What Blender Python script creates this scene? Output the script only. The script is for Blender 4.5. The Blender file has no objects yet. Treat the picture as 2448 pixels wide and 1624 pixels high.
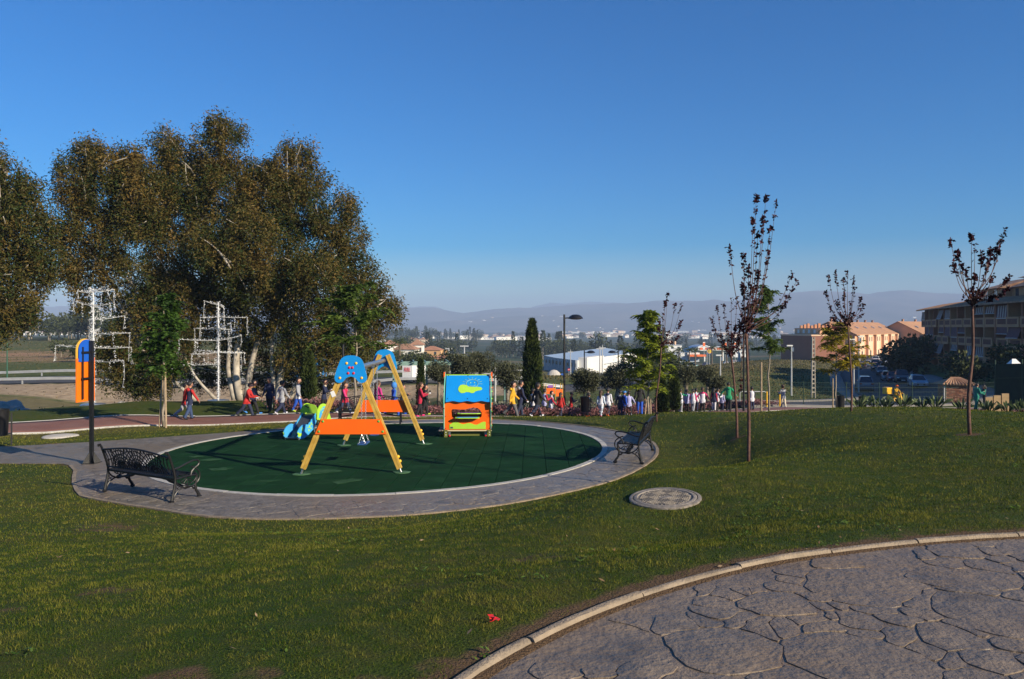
import bpy, bmesh, math, random
import numpy as np
from mathutils import Vector, Matrix, Quaternion, noise as mnoise
R = math.radians
sc = bpy.context.scene
col = sc.collection
random.seed(7)
rng = np.random.default_rng(7)

# ------------------------------------------------------------------ camera
F, CX, HZ, EYE = 1875.0, 1224.0, 782.0, 3.05      # focal length in photo pixels, horizon row, eye height
cam_d = bpy.data.cameras.new('camera')
cam = bpy.data.objects.new('camera', cam_d)
col.objects.link(cam)
cam_d.sensor_fit = 'HORIZONTAL'
cam_d.sensor_width = 23.5
cam_d.lens = 23.5 * F / 2448.0
cam_d.shift_y = -30.0 / 2448.0
cam_d.clip_start = 0.1
cam_d.clip_end = 40000
cam.location = (0, 0, EYE)
cam.rotation_euler = (R(90), 0, 0)
sc.camera = cam

# ------------------------------------------------------------------ sky, sun, exposure
SUN_AZ = math.atan2(0.80, -0.60)       # clockwise from +y
SUN_EL = R(23.0)
TO_SUN = Vector((math.sin(SUN_AZ) * math.cos(SUN_EL), math.cos(SUN_AZ) * math.cos(SUN_EL), math.sin(SUN_EL)))
world = bpy.data.worlds.new('World')
sc.world = world
world.use_nodes = True
wn = world.node_tree
bg = wn.nodes['Background']
sky = wn.nodes.new('ShaderNodeTexSky')
sky.sky_type = 'NISHITA'
sky.sun_disc = False
sky.sun_elevation = SUN_EL
sky.sun_rotation = SUN_AZ
sky.altitude = 100
sky.air_density = 1.0
sky.dust_density = 0.35
sky.ozone_density = 4.5
hs = wn.nodes.new('ShaderNodeHueSaturation')
hs.inputs['Saturation'].default_value = 1.88
hs.inputs['Hue'].default_value = 0.509
wn.links.new(sky.outputs[0], hs.inputs['Color'])
wn.links.new(hs.outputs[0], bg.inputs[0])
bg.inputs[1].default_value = 0.08
sun_d = bpy.data.lights.new('sun', 'SUN')
sun_d.energy = 5.0
sun_d.angle = R(0.5)
sun_d.color = (1.0, 0.87, 0.66)
sun = bpy.data.objects.new('sun', sun_d)
col.objects.link(sun)
sun.rotation_euler = (-TO_SUN).to_track_quat('-Z', 'Y').to_euler()
sun.location = (60, -60, 60)
sc.view_settings.view_transform = 'Standard'
sc.view_settings.look = 'None'
sc.view_settings.gamma = 1
sc.view_settings.use_curve_mapping = False
sc.view_settings.exposure = 0.78
cy = sc.cycles
cy.use_denoising = True
cy.denoiser = 'OPENIMAGEDENOISE'
cy.max_bounces = 5
cy.diffuse_bounces = 2
cy.glossy_bounces = 2
cy.transmission_bounces = 3
cy.transparent_max_bounces = 6
cy.volume_bounces = 0
cy.caustics_reflective = False
cy.caustics_refractive = False

# ------------------------------------------------------------------ naming helpers
def tag(o, label=None, cat=None, group=None, kind=None):
    if label: o['label'] = label
    if cat: o['category'] = cat
    if group: o['group'] = group
    if kind: o['kind'] = kind
    return o

def empty(name, loc=(0, 0, 0), rz=0.0, label=None, cat=None, group=None):
    o = bpy.data.objects.new(name, None)
    col.objects.link(o)
    o.location = loc
    o.rotation_euler = (0, 0, rz)
    o.empty_display_size = 0.2
    return tag(o, label, cat, group)

def copy_tree(o, parent=None):
    c = o.copy()
    col.objects.link(c)
    c.parent = parent
    for ch in list(o.children):
        copy_tree(ch, c)
    return c

# ------------------------------------------------------------------ materials
def mat(name, rgb, rough=0.7, var=0.18, scale=6.0, bump=0.0, bscale=None, metal=0.0, spec=0.5, rgb2=None,
        detail=4.0, coat=0.0, sub=None, emit=None):
    """Principled material whose colour wanders between two tones over object space."""
    m = bpy.data.materials.new(name)
    m.use_nodes = True
    nt = m.node_tree
    b = nt.nodes['Principled BSDF']
    b.inputs['Roughness'].default_value = rough
    b.inputs['Metallic'].default_value = metal
    b.inputs['Specular IOR Level'].default_value = spec
    b.inputs['Coat Weight'].default_value = coat
    c1 = tuple(max(0, v * (1 - var)) for v in rgb) if rgb2 is None else rgb
    c2 = tuple(min(1, v * (1 + var)) for v in rgb) if rgb2 is None else rgb2
    tc = nt.nodes.new('ShaderNodeTexCoord')
    n = nt.nodes.new('ShaderNodeTexNoise')
    n.inputs['Scale'].default_value = scale
    n.inputs['Detail'].default_value = detail
    r = nt.nodes.new('ShaderNodeValToRGB')
    r.color_ramp.elements[0].position = 0.33
    r.color_ramp.elements[1].position = 0.67
    r.color_ramp.elements[0].color = (*c1, 1)
    r.color_ramp.elements[1].color = (*c2, 1)
    nt.links.new(tc.outputs['Object'], n.inputs['Vector'])
    nt.links.new(n.outputs['Fac'], r.inputs['Fac'])
    nt.links.new(r.outputs['Color'], b.inputs['Base Color'])
    if bump:
        n2 = nt.nodes.new('ShaderNodeTexNoise')
        n2.inputs['Scale'].default_value = bscale or scale * 6
        n2.inputs['Detail'].default_value = 5
        bp = nt.nodes.new('ShaderNodeBump')
        bp.inputs['Strength'].default_value = bump
        bp.inputs['Distance'].default_value = 0.02
        nt.links.new(tc.outputs['Object'], n2.inputs['Vector'])
        nt.links.new(n2.outputs['Fac'], bp.inputs['Height'])
        nt.links.new(bp.outputs['Normal'], b.inputs['Normal'])
    if emit:
        b.inputs['Emission Color'].default_value = (*rgb, 1)
        b.inputs['Emission Strength'].default_value = emit
    return m

def leafmat(name, c1, c2, rough=0.55, trans=0.35, scale=1.2, spec=0.12):
    """Leaf: per-leaf colour from a random vertex attribute plus clump noise, with translucency."""
    m = bpy.data.materials.new(name)
    m.use_nodes = True
    nt = m.node_tree
    b = nt.nodes['Principled BSDF']
    out = nt.nodes['Material Output']
    at = nt.nodes.new('ShaderNodeAttribute'); at.attribute_name = 'tone'
    tc = nt.nodes.new('ShaderNodeTexCoord')
    n = nt.nodes.new('ShaderNodeTexNoise'); n.inputs['Scale'].default_value = scale
    add = nt.nodes.new('ShaderNodeMath'); add.operation = 'ADD'
    sub = nt.nodes.new('ShaderNodeMath'); sub.operation = 'MULTIPLY_ADD'
    sub.inputs[1].default_value = 0.9; sub.inputs[2].default_value = -0.45
    r = nt.nodes.new('ShaderNodeValToRGB')
    r.color_ramp.elements[0].position = 0.1; r.color_ramp.elements[1].position = 0.9
    r.color_ramp.elements[0].color = (*c1, 1); r.color_ramp.elements[1].color = (*c2, 1)
    nt.links.new(tc.outputs['Object'], n.inputs['Vector'])
    nt.links.new(n.outputs['Fac'], sub.inputs[0])
    nt.links.new(at.outputs['Fac'], add.inputs[0]); nt.links.new(sub.outputs[0], add.inputs[1])
    nt.links.new(add.outputs[0], r.inputs['Fac'])
    nt.links.new(r.outputs['Color'], b.inputs['Base Color'])
    b.inputs['Roughness'].default_value = rough
    b.inputs['Specular IOR Level'].default_value = spec
    tr = nt.nodes.new('ShaderNodeBsdfTranslucent')
    nt.links.new(r.outputs['Color'], tr.inputs['Color'])
    mx = nt.nodes.new('ShaderNodeMixShader'); mx.inputs[0].default_value = trans
    nt.links.new(b.outputs[0], mx.inputs[1]); nt.links.new(tr.outputs[0], mx.inputs[2])
    nt.links.new(mx.outputs[0], out.inputs['Surface'])
    return m

_MC = {}
def paint(rgb, rough=0.45, var=0.06, scale=5.0, **k):
    key = (tuple(round(v, 3) for v in rgb), rough, var, scale, tuple(sorted(k.items())))
    if key not in _MC:
        _MC[key] = mat('paint_%d' % len(_MC), rgb, rough, var, scale, **k)
    return _MC[key]

# ------------------------------------------------------------------ mesh collector
class MB:
    def __init__(s):
        s.v = []; s.f = []; s.m = []; s.mi = 0; s.M = None
    def _add(s, vs, fs, mi=None):
        o = len(s.v)
        if s.M is not None:
            vs = [s.M @ Vector(p) for p in vs]
        s.v += [tuple(p) for p in vs]
        s.f += [tuple(i + o for i in f) for f in fs]
        s.m += [s.mi if mi is None else mi] * len(fs)
        return s
    def box(s, c, d, rot=None, mi=None):
        x, y, z = d[0] / 2, d[1] / 2, d[2] / 2
        vs = [Vector((sx * x, sy * y, sz * z)) for sz in (-1, 1) for sy in (-1, 1) for sx in (-1, 1)]
        if rot is not None:
            vs = [rot @ p for p in vs]
        c = Vector(c)
        return s._add([p + c for p in vs], [(0, 2, 3, 1), (4, 5, 7, 6), (0, 1, 5, 4), (2, 6, 7, 3), (0, 4, 6, 2), (1, 3, 7, 5)], mi)
    def b2(s, lo, hi, mi=None):
        return s.box([(a + b) / 2 for a, b in zip(lo, hi)], [b - a for a, b in zip(lo, hi)], None, mi)
    def bar(s, p0, p1, w, h, up=(0, 0, 1), mi=None):
        p0, p1 = Vector(p0), Vector(p1)
        y = (p1 - p0); L = y.length; y.normalize()
        x = y.cross(Vector(up))
        if x.length < 1e-4: x = y.cross(Vector((1, 0, 0)))
        x.normalize(); z = x.cross(y)
        rot = Matrix((x, y, z)).transposed()
        return s.box((p0 + p1) / 2, (w, L, h), rot, mi)
    def tube(s, pts, r, n=6, closed=False, cap=True, mi=None):
        pts = [Vector(p) for p in pts]
        N = len(pts)
        rs = r if isinstance(r, (list, tuple)) else [r] * N
        vs = []; fs = []
        prev = None
        for i, p in enumerate(pts):
            if closed:
                t = pts[(i + 1) % N] - pts[i - 1]
            else:
                t = pts[min(i + 1, N - 1)] - pts[max(i - 1, 0)]
            if t.length < 1e-9: t = Vector((0, 0, 1))
            t.normalize()
            if prev is None:
                a = t.cross(Vector((0, 0, 1)))
                if a.length < 1e-3: a = t.cross(Vector((1, 0, 0)))
            else:
                a = prev - t * prev.dot(t)
                if a.length < 1e-4: a = t.cross(Vector((1, 0, 0)))
            a.normalize(); prev = a
            b = t.cross(a)
            for k in range(n):
                q = 2 * math.pi * k / n
                vs.append(p + (a * math.cos(q) + b * math.sin(q)) * rs[i])
        for i in range(N if closed else N - 1):
            j = (i + 1) % N
            for k in range(n):
                k2 = (k + 1) % n
                fs.append((i * n + k, i * n + k2, j * n + k2, j * n + k))
        if cap and not closed:
            fs.append(tuple(range(n - 1, -1, -1)))
            fs.append(tuple((N - 1) * n + k for k in range(n)))
        return s._add(vs, fs, mi)
    def cyl(s, p0, p1, r0, r1=None, n=12, cap=True, mi=None):
        return s.tube([p0, p1], [r0, r0 if r1 is None else r1], n, cap=cap, mi=mi)
    def ell(s, c, r, nu=10, nv=6, mi=None, rot=None):
        c = Vector(c); vs = []; fs = []
        rr = (r, r, r) if not isinstance(r, (tuple, list)) else r
        for j in range(1, nv):
            t = math.pi * j / nv
            for i in range(nu):
                q = 2 * math.pi * i / nu
                vs.append(Vector((rr[0] * math.sin(t) * math.cos(q), rr[1] * math.sin(t) * math.sin(q), rr[2] * math.cos(t))))
        vs.append(Vector((0, 0, rr[2]))); vs.append(Vector((0, 0, -rr[2])))
        T, B = len(vs) - 2, len(vs) - 1
        for j in range(nv - 2):
            for i in range(nu):
                k = (i + 1) % nu
                fs.append((j * nu + i, (j + 1) * nu + i, (j + 1) * nu + k, j * nu + k))
        for i in range(nu):
            k = (i + 1) % nu
            fs.append((T, i, k)); fs.append((B, (nv - 2) * nu + k, (nv - 2) * nu + i))
        if rot is not None: vs = [rot @ p for p in vs]
        return s._add([p + c for p in vs], fs, mi)
    def lathe(s, prof, c=(0, 0, 0), n=16, mi=None):
        c = Vector(c); vs = []; fs = []
        for (r, z) in prof:
            for i in range(n):
                q = 2 * math.pi * i / n
                vs.append(c + Vector((r * math.cos(q), r * math.sin(q), z)))
        for j in range(len(prof) - 1):
            for i in range(n):
                k = (i + 1) % n
                fs.append((j * n + i, j * n + k, (j + 1) * n + k, (j + 1) * n + i))
        return s._add(vs, fs, mi)
    def prism(s, pts, fr, th, mi=None, both=True):
        """flat outline pts (a,b) lifted by frame fr(a,b,t) from t=-th/2 to th/2, triangulated (concave ok)"""
        from mathutils.geometry import tessellate_polygon
        n = len(pts)
        tri = tessellate_polygon([[Vector((a, b, 0)) for a, b in pts]])
        vs = [fr(a, b, -th / 2) for a, b in pts] + [fr(a, b, th / 2) for a, b in pts]
        fs = [tuple(t) for t in tri] + [tuple(i + n for i in reversed(t)) for t in tri]
        fs += [(i, (i + 1) % n, (i + 1) % n + n, i + n) for i in range(n)]
        return s._add(vs, fs, mi)
    def build(s, name, mats, parent=None, smooth=False, fixn=True):
        me = bpy.data.meshes.new(name)
        me.from_pydata(s.v, [], s.f)
        if not isinstance(mats, (list, tuple)): mats = [mats]
        for m in mats: me.materials.append(m)
        if len(mats) > 1: me.polygons.foreach_set('material_index', s.m)
        if fixn:
            bm = bmesh.new(); bm.from_mesh(me); bmesh.ops.recalc_face_normals(bm, faces=bm.faces); bm.to_mesh(me); bm.free()
        if smooth:
            me.polygons.foreach_set('use_smooth', [True] * len(me.polygons))
            if smooth == 'auto':
                me.set_sharp_from_angle(angle=R(40))
        o = bpy.data.objects.new(name, me)
        col.objects.link(o)
        if parent is not None: o.parent = parent
        return o

def np_mesh(name, V, Fc, mats, parent=None, tone=None, smooth=False, midx=None):
    """fast mesh from numpy arrays; Fc (n,3) or (n,4)"""
    me = bpy.data.meshes.new(name)
    nf, k = Fc.shape
    me.vertices.add(len(V)); me.loops.add(nf * k); me.polygons.add(nf)
    me.vertices.foreach_set('co', np.ascontiguousarray(V, dtype=np.float32).ravel())
    me.loops.foreach_set('vertex_index', np.ascontiguousarray(Fc, dtype=np.int32).ravel())
    me.polygons.foreach_set('loop_start', np.arange(0, nf * k, k, dtype=np.int32))
    if not isinstance(mats, (list, tuple)): mats = [mats]
    for m in mats: me.materials.append(m)
    if midx is not None: me.polygons.foreach_set('material_index', np.ascontiguousarray(midx, dtype=np.int32))
    if smooth: me.polygons.foreach_set('use_smooth', np.ones(nf, dtype=bool))
    me.update(calc_edges=True)
    if tone is not None:
        a = me.attributes.new('tone', 'FLOAT', 'POINT')
        a.data.foreach_set('value', np.ascontiguousarray(tone, dtype=np.float32))
    o = bpy.data.objects.new(name, me)
    col.objects.link(o)
    if parent is not None: o.parent = parent
    return o

def sstep(a, b, x):
    t = np.clip((x - a) / (b - a), 0, 1)
    return t * t * (3 - 2 * t)

def vnoise(x, y, seed=0):
    """smooth lattice noise in -1..1, vectorised"""
    xi = np.floor(x).astype(np.int64); yi = np.floor(y).astype(np.int64); fx = x - xi; fy = y - yi
    def h(a, b):
        n = (a * 374761393 + b * 668265263 + seed * 974711) & 0xffffffff
        n = ((n ^ (n >> 13)) * 1274126177) & 0xffffffff
        return ((n ^ (n >> 16)) & 0xffff) / 32767.5 - 1
    u = fx * fx * (3 - 2 * fx); v = fy * fy * (3 - 2 * fy)
    return (h(xi, yi) * (1 - u) + h(xi + 1, yi) * u) * (1 - v) + (h(xi, yi + 1) * (1 - u) + h(xi + 1, yi + 1) * u) * v
# ------------------------------------------------------------------ terrain
def PW(px, py, d):                      # a sighted point at a known distance
    return (d * (px - CX) / F, d, EYE - d * (py - HZ) / F)

PB, PC_ = 0.0175, -0.005                # slope of the playground slab
PX0, PY0 = -3.2, 19.69
def plane_z(x, y): return PB * (x - PX0) + PC_ * (y - PY0)
def on_plane(px, py):
    u = (px - CX) / F; v = -(py - HZ) / F
    a = -(PB * PX0 + PC_ * PY0)
    t = (a - EYE) / (v - PB * u - PC_)
    return (u * t, t)

_inner = [(373,1095),(434,1068),(488,1054),(573,1043),(488,1166),(556,1175),(688,1182),(840,1183),(918,1181),(1067,1170),(1202,1154),(1307,1134),(1351,1122),(1398,1105),(1432,1061),(1378,1036),(1307,1021),(1188,1012),(985,1013)]
def smooth_loop(pix, c, n, passes=2):
    W = np.array([on_plane(*p) for p in pix]) - np.array(c)
    a = np.arctan2(W[:, 1], W[:, 0]); r = np.hypot(W[:, 0], W[:, 1])
    i = np.argsort(a); a, r = a[i], r[i]
    t = np.linspace(-np.pi, np.pi, n, endpoint=False)
    rr = np.interp(t, np.r_[a - 2 * np.pi, a, a + 2 * np.pi], np.r_[r, r, r])
    k = np.hanning(n // 8 * 2 + 1); k /= k.sum()
    for _ in range(passes):
        rr = np.convolve(np.r_[rr, rr, rr], k, 'same')[n:2 * n]
    return np.c_[c[0] + rr * np.cos(t), c[1] + rr * np.sin(t)]
INNER = smooth_loop(_inner, (PX0, PY0), 96, 1)
_outer = [(150,1108),(172,1113),(184,1125),(181,1140),(181,1155),(188,1172),(200,1185),(220,1190),(251,1196),(310,1206),(380,1216),(440,1226),(505,1234),(570,1238),(640,1240),(700,1240),(775,1239),(850,1236),(930,1233),(990,1229),(1055,1223),(1120,1216),(1190,1207),(1260,1195),(1320,1183),(1375,1171),(1420,1160),(1465,1147),(1505,1130),(1538,1112),(1558,1097),(1567,1085),(1568,1074),(1560,1060),(1535,1046),(1500,1036),(1430,1023),(1380,1017),(1330,1012),(1260,1007),(1184,1004),(1120,1003),(1050,1003),(980,1004),(918,1006),(860,1009),(800,1013),(740,1018),(681,1023),(562,1033),(385,1045),(207,1057),(20,1067)]
OUTER = np.array([on_plane(*p) for p in _outer] + [(-24.0, 23.0), (-24.0, 19.6), on_plane(0, 1107)])

_kerb = [(1110,1624),(1180,1580),(1250,1541),(1325,1503),(1400,1470),(1480,1439),(1560,1412),(1630,1391),(1700,1372),(1775,1354),(1850,1339),(1950,1324),(2050,1311),(2150,1300),(2250,1291),(2350,1284),(2448,1279)]
PATH_Z = 1.45
def on_path(px, py):
    t = F * (EYE - PATH_Z) / (py - HZ)
    return (t * (px - CX) / F, t)
KERB = np.array([(-4.2, -8.0), (-2.6, -3.0), (-1.35, 0.9), (-0.72, 2.55)] + [on_path(*p) for p in _kerb] + [(5.6, 6.35), (9.0, 6.9), (14.0, 7.4), (26.0, 8.0)])
PATHPOLY = np.vstack([KERB, [(26, -8.0)]])

BROWN = np.array([(-34, 20.5), (-24, 24.0), (-17, 27.0), (-12, 29.6), (-6, 31.3), (0, 32.8), (4.5, 36.5), (8.5, 42.0), (13, 47.0), (20, 50.5), (30, 52.0), (60, 53.0)])
def densify(P, step=0.6):
    P = np.asarray(P, float)
    # Catmull-Rom
    Q = np.vstack([2 * P[0] - P[1], P, 2 * P[-1] - P[-2]]); out = []
    for i in range(1, len(Q) - 2):
        n = max(2, int(np.linalg.norm(Q[i + 1] - Q[i]) / step))
        t = np.linspace(0, 1, n, endpoint=False)[:, None]
        a, b, c, d = Q[i - 1], Q[i], Q[i + 1], Q[i + 2]
        out.append(0.5 * (2 * b + (c - a) * t + (2 * a - 5 * b + 4 * c - d) * t ** 2 + (3 * b - a - 3 * c + d) * t ** 3))
    out.append(P[-1:])
    return np.vstack(out)
BROWN_D = densify(BROWN, 0.8)

def seg_dist(x, y, P, closed=True):
    best = np.full(np.shape(x), 1e9)
    n = len(P)
    for i in range(n if closed else n - 1):
        a = P[i]; b = P[(i + 1) % n]
        d = b - a; L = (d * d).sum() + 1e-12
        t = np.clip(((x - a[0]) * d[0] + (y - a[1]) * d[1]) / L, 0, 1)
        best = np.minimum(best, (x - a[0] - t * d[0]) ** 2 + (y - a[1] - t * d[1]) ** 2)
    return np.sqrt(best)
def inside(x, y, P):
    c = np.zeros(np.shape(x), bool); n = len(P); j = n - 1
    for i in range(n):
        xi, yi = P[i]; xj, yj = P[j]
        if yi != yj:
            c ^= ((yi > y) != (yj > y)) & (x < (xj - xi) * (y - yi) / (yj - yi) + xi)
        j = i
    return c

CTRL = [(-2.6,3.8,1.40),(-1,3.2,1.44),(-1.5,6,1.16),(-4,6,1.05),(-6,8,.60),(-3.5,9,.56),(-1,8,.88),(1,8,1.08),(0.5,10,.80),
        (-4,11.5,.14),(-8,12,.02),(-12,12,0),(-12,16,-.12),(-7,5,1.12),(-10,8,.55),(-17,18,-.3),(1.6,7.8,1.05),(1.9,9.8,1.17),(2.1,11,1.04),(3.2,12,.90),
        (1.72,8.8,1.12),(3.98,13.2,.79),(7.47,12.8,1.3),(5.17,18,.58),(8.43,19.5,.95),(4.25,23,.36),
        (3,6.8,1.30),(5,7.8,1.33),(8,8.6,1.46),(11,10,1.52),(14,14,1.42),(10,16,1.22),(6.2,15.5,.88),(5.2,10.5,1.15),
        (4.3,15.0,.42),(5.0,17.0,.46),(5.3,19.5,.48),(3.4,14.4,.36),(3.0,22.5,.16),(1.8,24.6,.08),
        PW(1970,977,24), PW(1600,986,25), PW(2250,980,24), PW(2448,993,22), (18,20,.75), (22,14,1.2),
        (9.5,31,-.62),(5,30,-.45),(15,30,-.5),(20,30,-.6),
        PW(1240,997,30), PW(1220,996,34), PW(1005,997,31), PW(590,994,31.4), PW(455,1004,30), PW(0,1025,26.6), PW(300,1000,29),
        PW(700,1016,27.5), PW(400,1030,26), PW(100,1050,24.5), PW(0,984,33), PW(338,961,38), PW(575,958,40), PW(740,962,39),
        PW(1530,991,44), PW(1400,996,40), PW(1700,985,47), PW(1873,975,50), PW(2100,979,52), PW(2335,978,52), PW(2448,985,52),
        (-28,44,-2.4),(-20,46,-2.5),(-12,50,-2.9),(-30,60,-3.7),(-20,62,-4.2),(-45,60,-2.9),(-40,76,-4.5),(-25,76,-4.7),(-45,45,-2.3),
        (-60,90,-3.2),(-45,90,-3.2),(-30,90,-3.2),(-15,90,-3.2),(-2,90,-3.4),(-28,83.8,-3.3),(-45,83.5,-3.3),(-12,84,-3.4),(0,84,-3.5),
        (-12,75,-4.6),(-4,74,-3.7),(-6,50,-2.3),PW(1040,960,60),PW(1100,950,68),
        PW(1300,965,60),PW(1450,960,62),PW(1340,945,85),PW(1340,908,180),PW(1480,900,200),PW(1450,885,330),
        PW(100,880,108),PW(100,852,150),PW(100,832,200),PW(100,816,260),PW(300,852,150),PW(300,815,260),PW(520,850,160),PW(520,815,280),
        PW(100,806,700),PW(300,806,700),PW(100,800,1500),PW(500,808,800),PW(500,800,1500),PW(150,786,2400),PW(500,790,2400),
        PW(950,882,130),PW(760,880,130),PW(950,852,250),PW(1035,858,450),PW(1180,858,450),PW(980,809,1200),PW(1150,815,1200),PW(980,812,2000),
        PW(1660,862,500),PW(1850,866,300),PW(2000,850,275),PW(2180,848,275),
        PW(1850,862,215),PW(1750,880,165),PW(1850,955,75),PW(1990,955,75),PW(1960,900,125),PW(1640,893,120),PW(1700,935,85),PW(1830,905,120),
        PW(2160,948,88),PW(2130,910,125),PW(2060,882,180),PW(2080,857,235),
        PW(2300,880,110),PW(2200,866,155),PW(2440,900,85),PW(2448,945,62),PW(2300,960,64),PW(2100,962,62),
        PW(1300,830,1000),PW(1700,830,1000),PW(2100,830,1000),PW(1300,800,3000),PW(1700,800,3000),PW(2200,800,3000),PW(900,800,3000)]
for k in range(0, len(_outer), 4):
    x, y = on_plane(*_outer[k]); CTRL.append((x, y, plane_z(x, y)))
for x, y in ((-18, 20.5), (-22, 21), (-3, 19.7), (-6, 17), (0, 22)): CTRL.append((x, y, plane_z(x, y)))
for r, z in ((3, 1.45), (8, 1.4), (20, 0.9), (50, -1.0), (100, -2.0), (300, -3), (1000, -8), (3000, -20)):
    CTRL.append((-r * math.sin(1.25), r * math.cos(1.25), z - (0.3 if r > 10 else 0)))
    CTRL.append((r * math.sin(1.25), r * math.cos(1.25), z + (0.6 if 10 < r < 400 else 0)))
CTRL = np.array(CTRL, float)
def _uv(x, y):
    r = np.maximum(np.hypot(x, y), 2.5)
    th = np.clip(np.arctan2(x, y), -1.45, 1.45)
    return 2.2 * th, np.log(r)
def _phi(d2): return d2 * np.log(d2 + 1e-9)
_cu, _cv = _uv(CTRL[:, 0], CTRL[:, 1])
_n = len(CTRL)
_A = np.zeros((_n + 3, _n + 3))
_A[:_n, :_n] = _phi((_cu[:, None] - _cu) ** 2 + (_cv[:, None] - _cv) ** 2) + np.eye(_n) * 2e-3
_Pm = np.c_[np.ones(_n), _cu, _cv]
_A[:_n, _n:] = _Pm; _A[_n:, :_n] = _Pm.T
# heights are fitted in metres per distance so that far and near points weigh alike
_scale = 3.0 + np.exp(_cv)
_w = np.linalg.solve(_A, np.r_[(CTRL[:, 2] - EYE) / _scale, 0, 0, 0])
def tps(x, y):
    sh = np.shape(x); x = np.ravel(x); y = np.ravel(y); out = np.empty(len(x))
    for i in range(0, len(x), 20000):
        u, v = _uv(x[i:i + 20000], y[i:i + 20000])
        K = _phi((u[:, None] - _cu) ** 2 + (v[:, None] - _cv) ** 2)
        out[i:i + 20000] = EYE + (3.0 + np.exp(v)) * (K @ _w[:_n] + _w[_n] + _w[_n + 1] * u + _w[_n + 2] * v)
    return out.reshape(sh)

ROADS = []          # (polyline, half width, carve depth)
def G(x, y, carve=False):
    x = np.asarray(x, float); y = np.asarray(y, float)
    r = np.hypot(x, y)
    z = tps(x, y)
    far = sstep(2500, 4000, r)
    z = z * (1 - far) + (-24.0) * far
    th = np.abs(np.arctan2(x, y)); b = sstep(1.3, 2.0, th)
    z = z * (1 - b) + 1.45 * b
    m = r < 45
    if m.any():
        xm, ym, zm = x[m], y[m], z[m]
        d = seg_dist(xm, ym, OUTER); ins = inside(xm, ym, OUTER)
        w = np.where(ins, 1.0, 1 - sstep(0.0, 2.4, d))
        zm = zm * (1 - w) + plane_z(xm, ym) * w
        if carve: zm = zm - np.where(ins, 0.10 * sstep(0.02, 0.3, d), 0.0) - 0.012 * (1 - sstep(0, .2, d))
        d = seg_dist(xm, ym, PATHPOLY); ins = inside(xm, ym, PATHPOLY)
        w = np.where(ins, 1.0, 1 - sstep(0.0, 2.0, d))
        zm = zm * (1 - w) + PATH_Z * w
        if carve: zm = zm - np.where(ins, 0.12 * sstep(0.05, 0.3, d), 0.0)
        z = z.copy(); z[m] = zm
    if carve:
        for P, hw, dep in ROADS:
            lo = P.min(0) - hw - 3; hi = P.max(0) + hw + 3
            m = (x > lo[0]) & (x < hi[0]) & (y > lo[1]) & (y < hi[1])
            if m.any():
                d = seg_dist(x[m], y[m], P, False)
                z = z.copy(); z[m] -= dep * (1 - sstep(hw * 0.96, hw + 0.25, d))
    return z
def G1(x, y): return float(G(np.array([x]), np.array([y]))[0])
def gp(px, d):                                  # a spot on the ground at distance d seen in column px
    x = d * (px - CX) / F
    return Vector((x, d, G1(x, d)))
ROADS.append((BROWN_D, 1.5, 0.06))
LROAD = densify([(-95, 88), (-60, 90), (-30, 90.5), (-10, 91.5), (4, 94), (14, 104), (19, 125), (17, 160), (16, 178)], 3)
STREET = densify([(14, 58), (24, 60), (32, 65), (39, 76), (45, 90), (49.5, 104), (55, 118), (63, 138), (73, 160), (83, 181), (96, 206), (111, 235), (125, 262)], 3)
ROADS.append((LROAD, 4.2, 0.10)); ROADS.append((STREET, 5.0, 0.14))

# sheet of ground: log-polar grid about the camera, fine inside the view
ang_in = np.radians(np.arange(-42, 42.01, 0.33))
ang_out = np.radians(np.r_[np.arange(46, 180, 5.0), np.arange(180, 314.1, 5.0)])
ang = np.r_[ang_in, ang_out]
rad = np.r_[0.4, 1.2, 2.0, np.exp(np.arange(math.log(2.6), math.log(120), 0.0135)), np.exp(np.arange(math.log(121.5), math.log(9000), 0.03))]
na, nr = len(ang), len(rad)
AA, RR = np.meshgrid(ang, rad)
GX, GY = RR * np.sin(AA), RR * np.cos(AA)
GZ = G(GX, GY, carve=True)
def lawn_relief(x, y):                  # small bumps of the turf, faded out beside paving
    out = np.zeros(np.shape(x)); m = (np.hypot(x, y) < 90) & (y > 0) & (np.abs(x) < y + 3)
    xm, ym = x[m], y[m]
    nz = .020 * vnoise(xm * .6, ym * .6, 3) + .011 * vnoise(xm * 2.1, ym * 2.1, 8)
    nd = np.minimum(np.where(inside(xm, ym, OUTER), 0, seg_dist(xm, ym, OUTER)), np.where(inside(xm, ym, PATHPOLY), 0, seg_dist(xm, ym, PATHPOLY)))
    nd = np.minimum(nd, np.maximum(seg_dist(xm, ym, BROWN_D, False) - 1.6, 0))
    out[m] = nz * sstep(0.1, 0.8, nd) * sstep(.4, .9, np.hypot(xm - 1.72, ym - 8.8))
    return out
GZ += lawn_relief(GX, GY)
V = np.c_[GX.ravel(), GY.ravel(), GZ.ravel()]
def ring_faces(j0, j1):
    fs = []
    for j in range(j0, j1):
        i = np.arange(na); k = (i + 1) % na
        fs.append(np.c_[j * na + i, j * na + k, (j + 1) * na + k, (j + 1) * na + i])
    return np.vstack(fs)
jl = int(np.searchsorted(rad, 62.0)); jv = int(np.searchsorted(rad, 8990))
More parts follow.
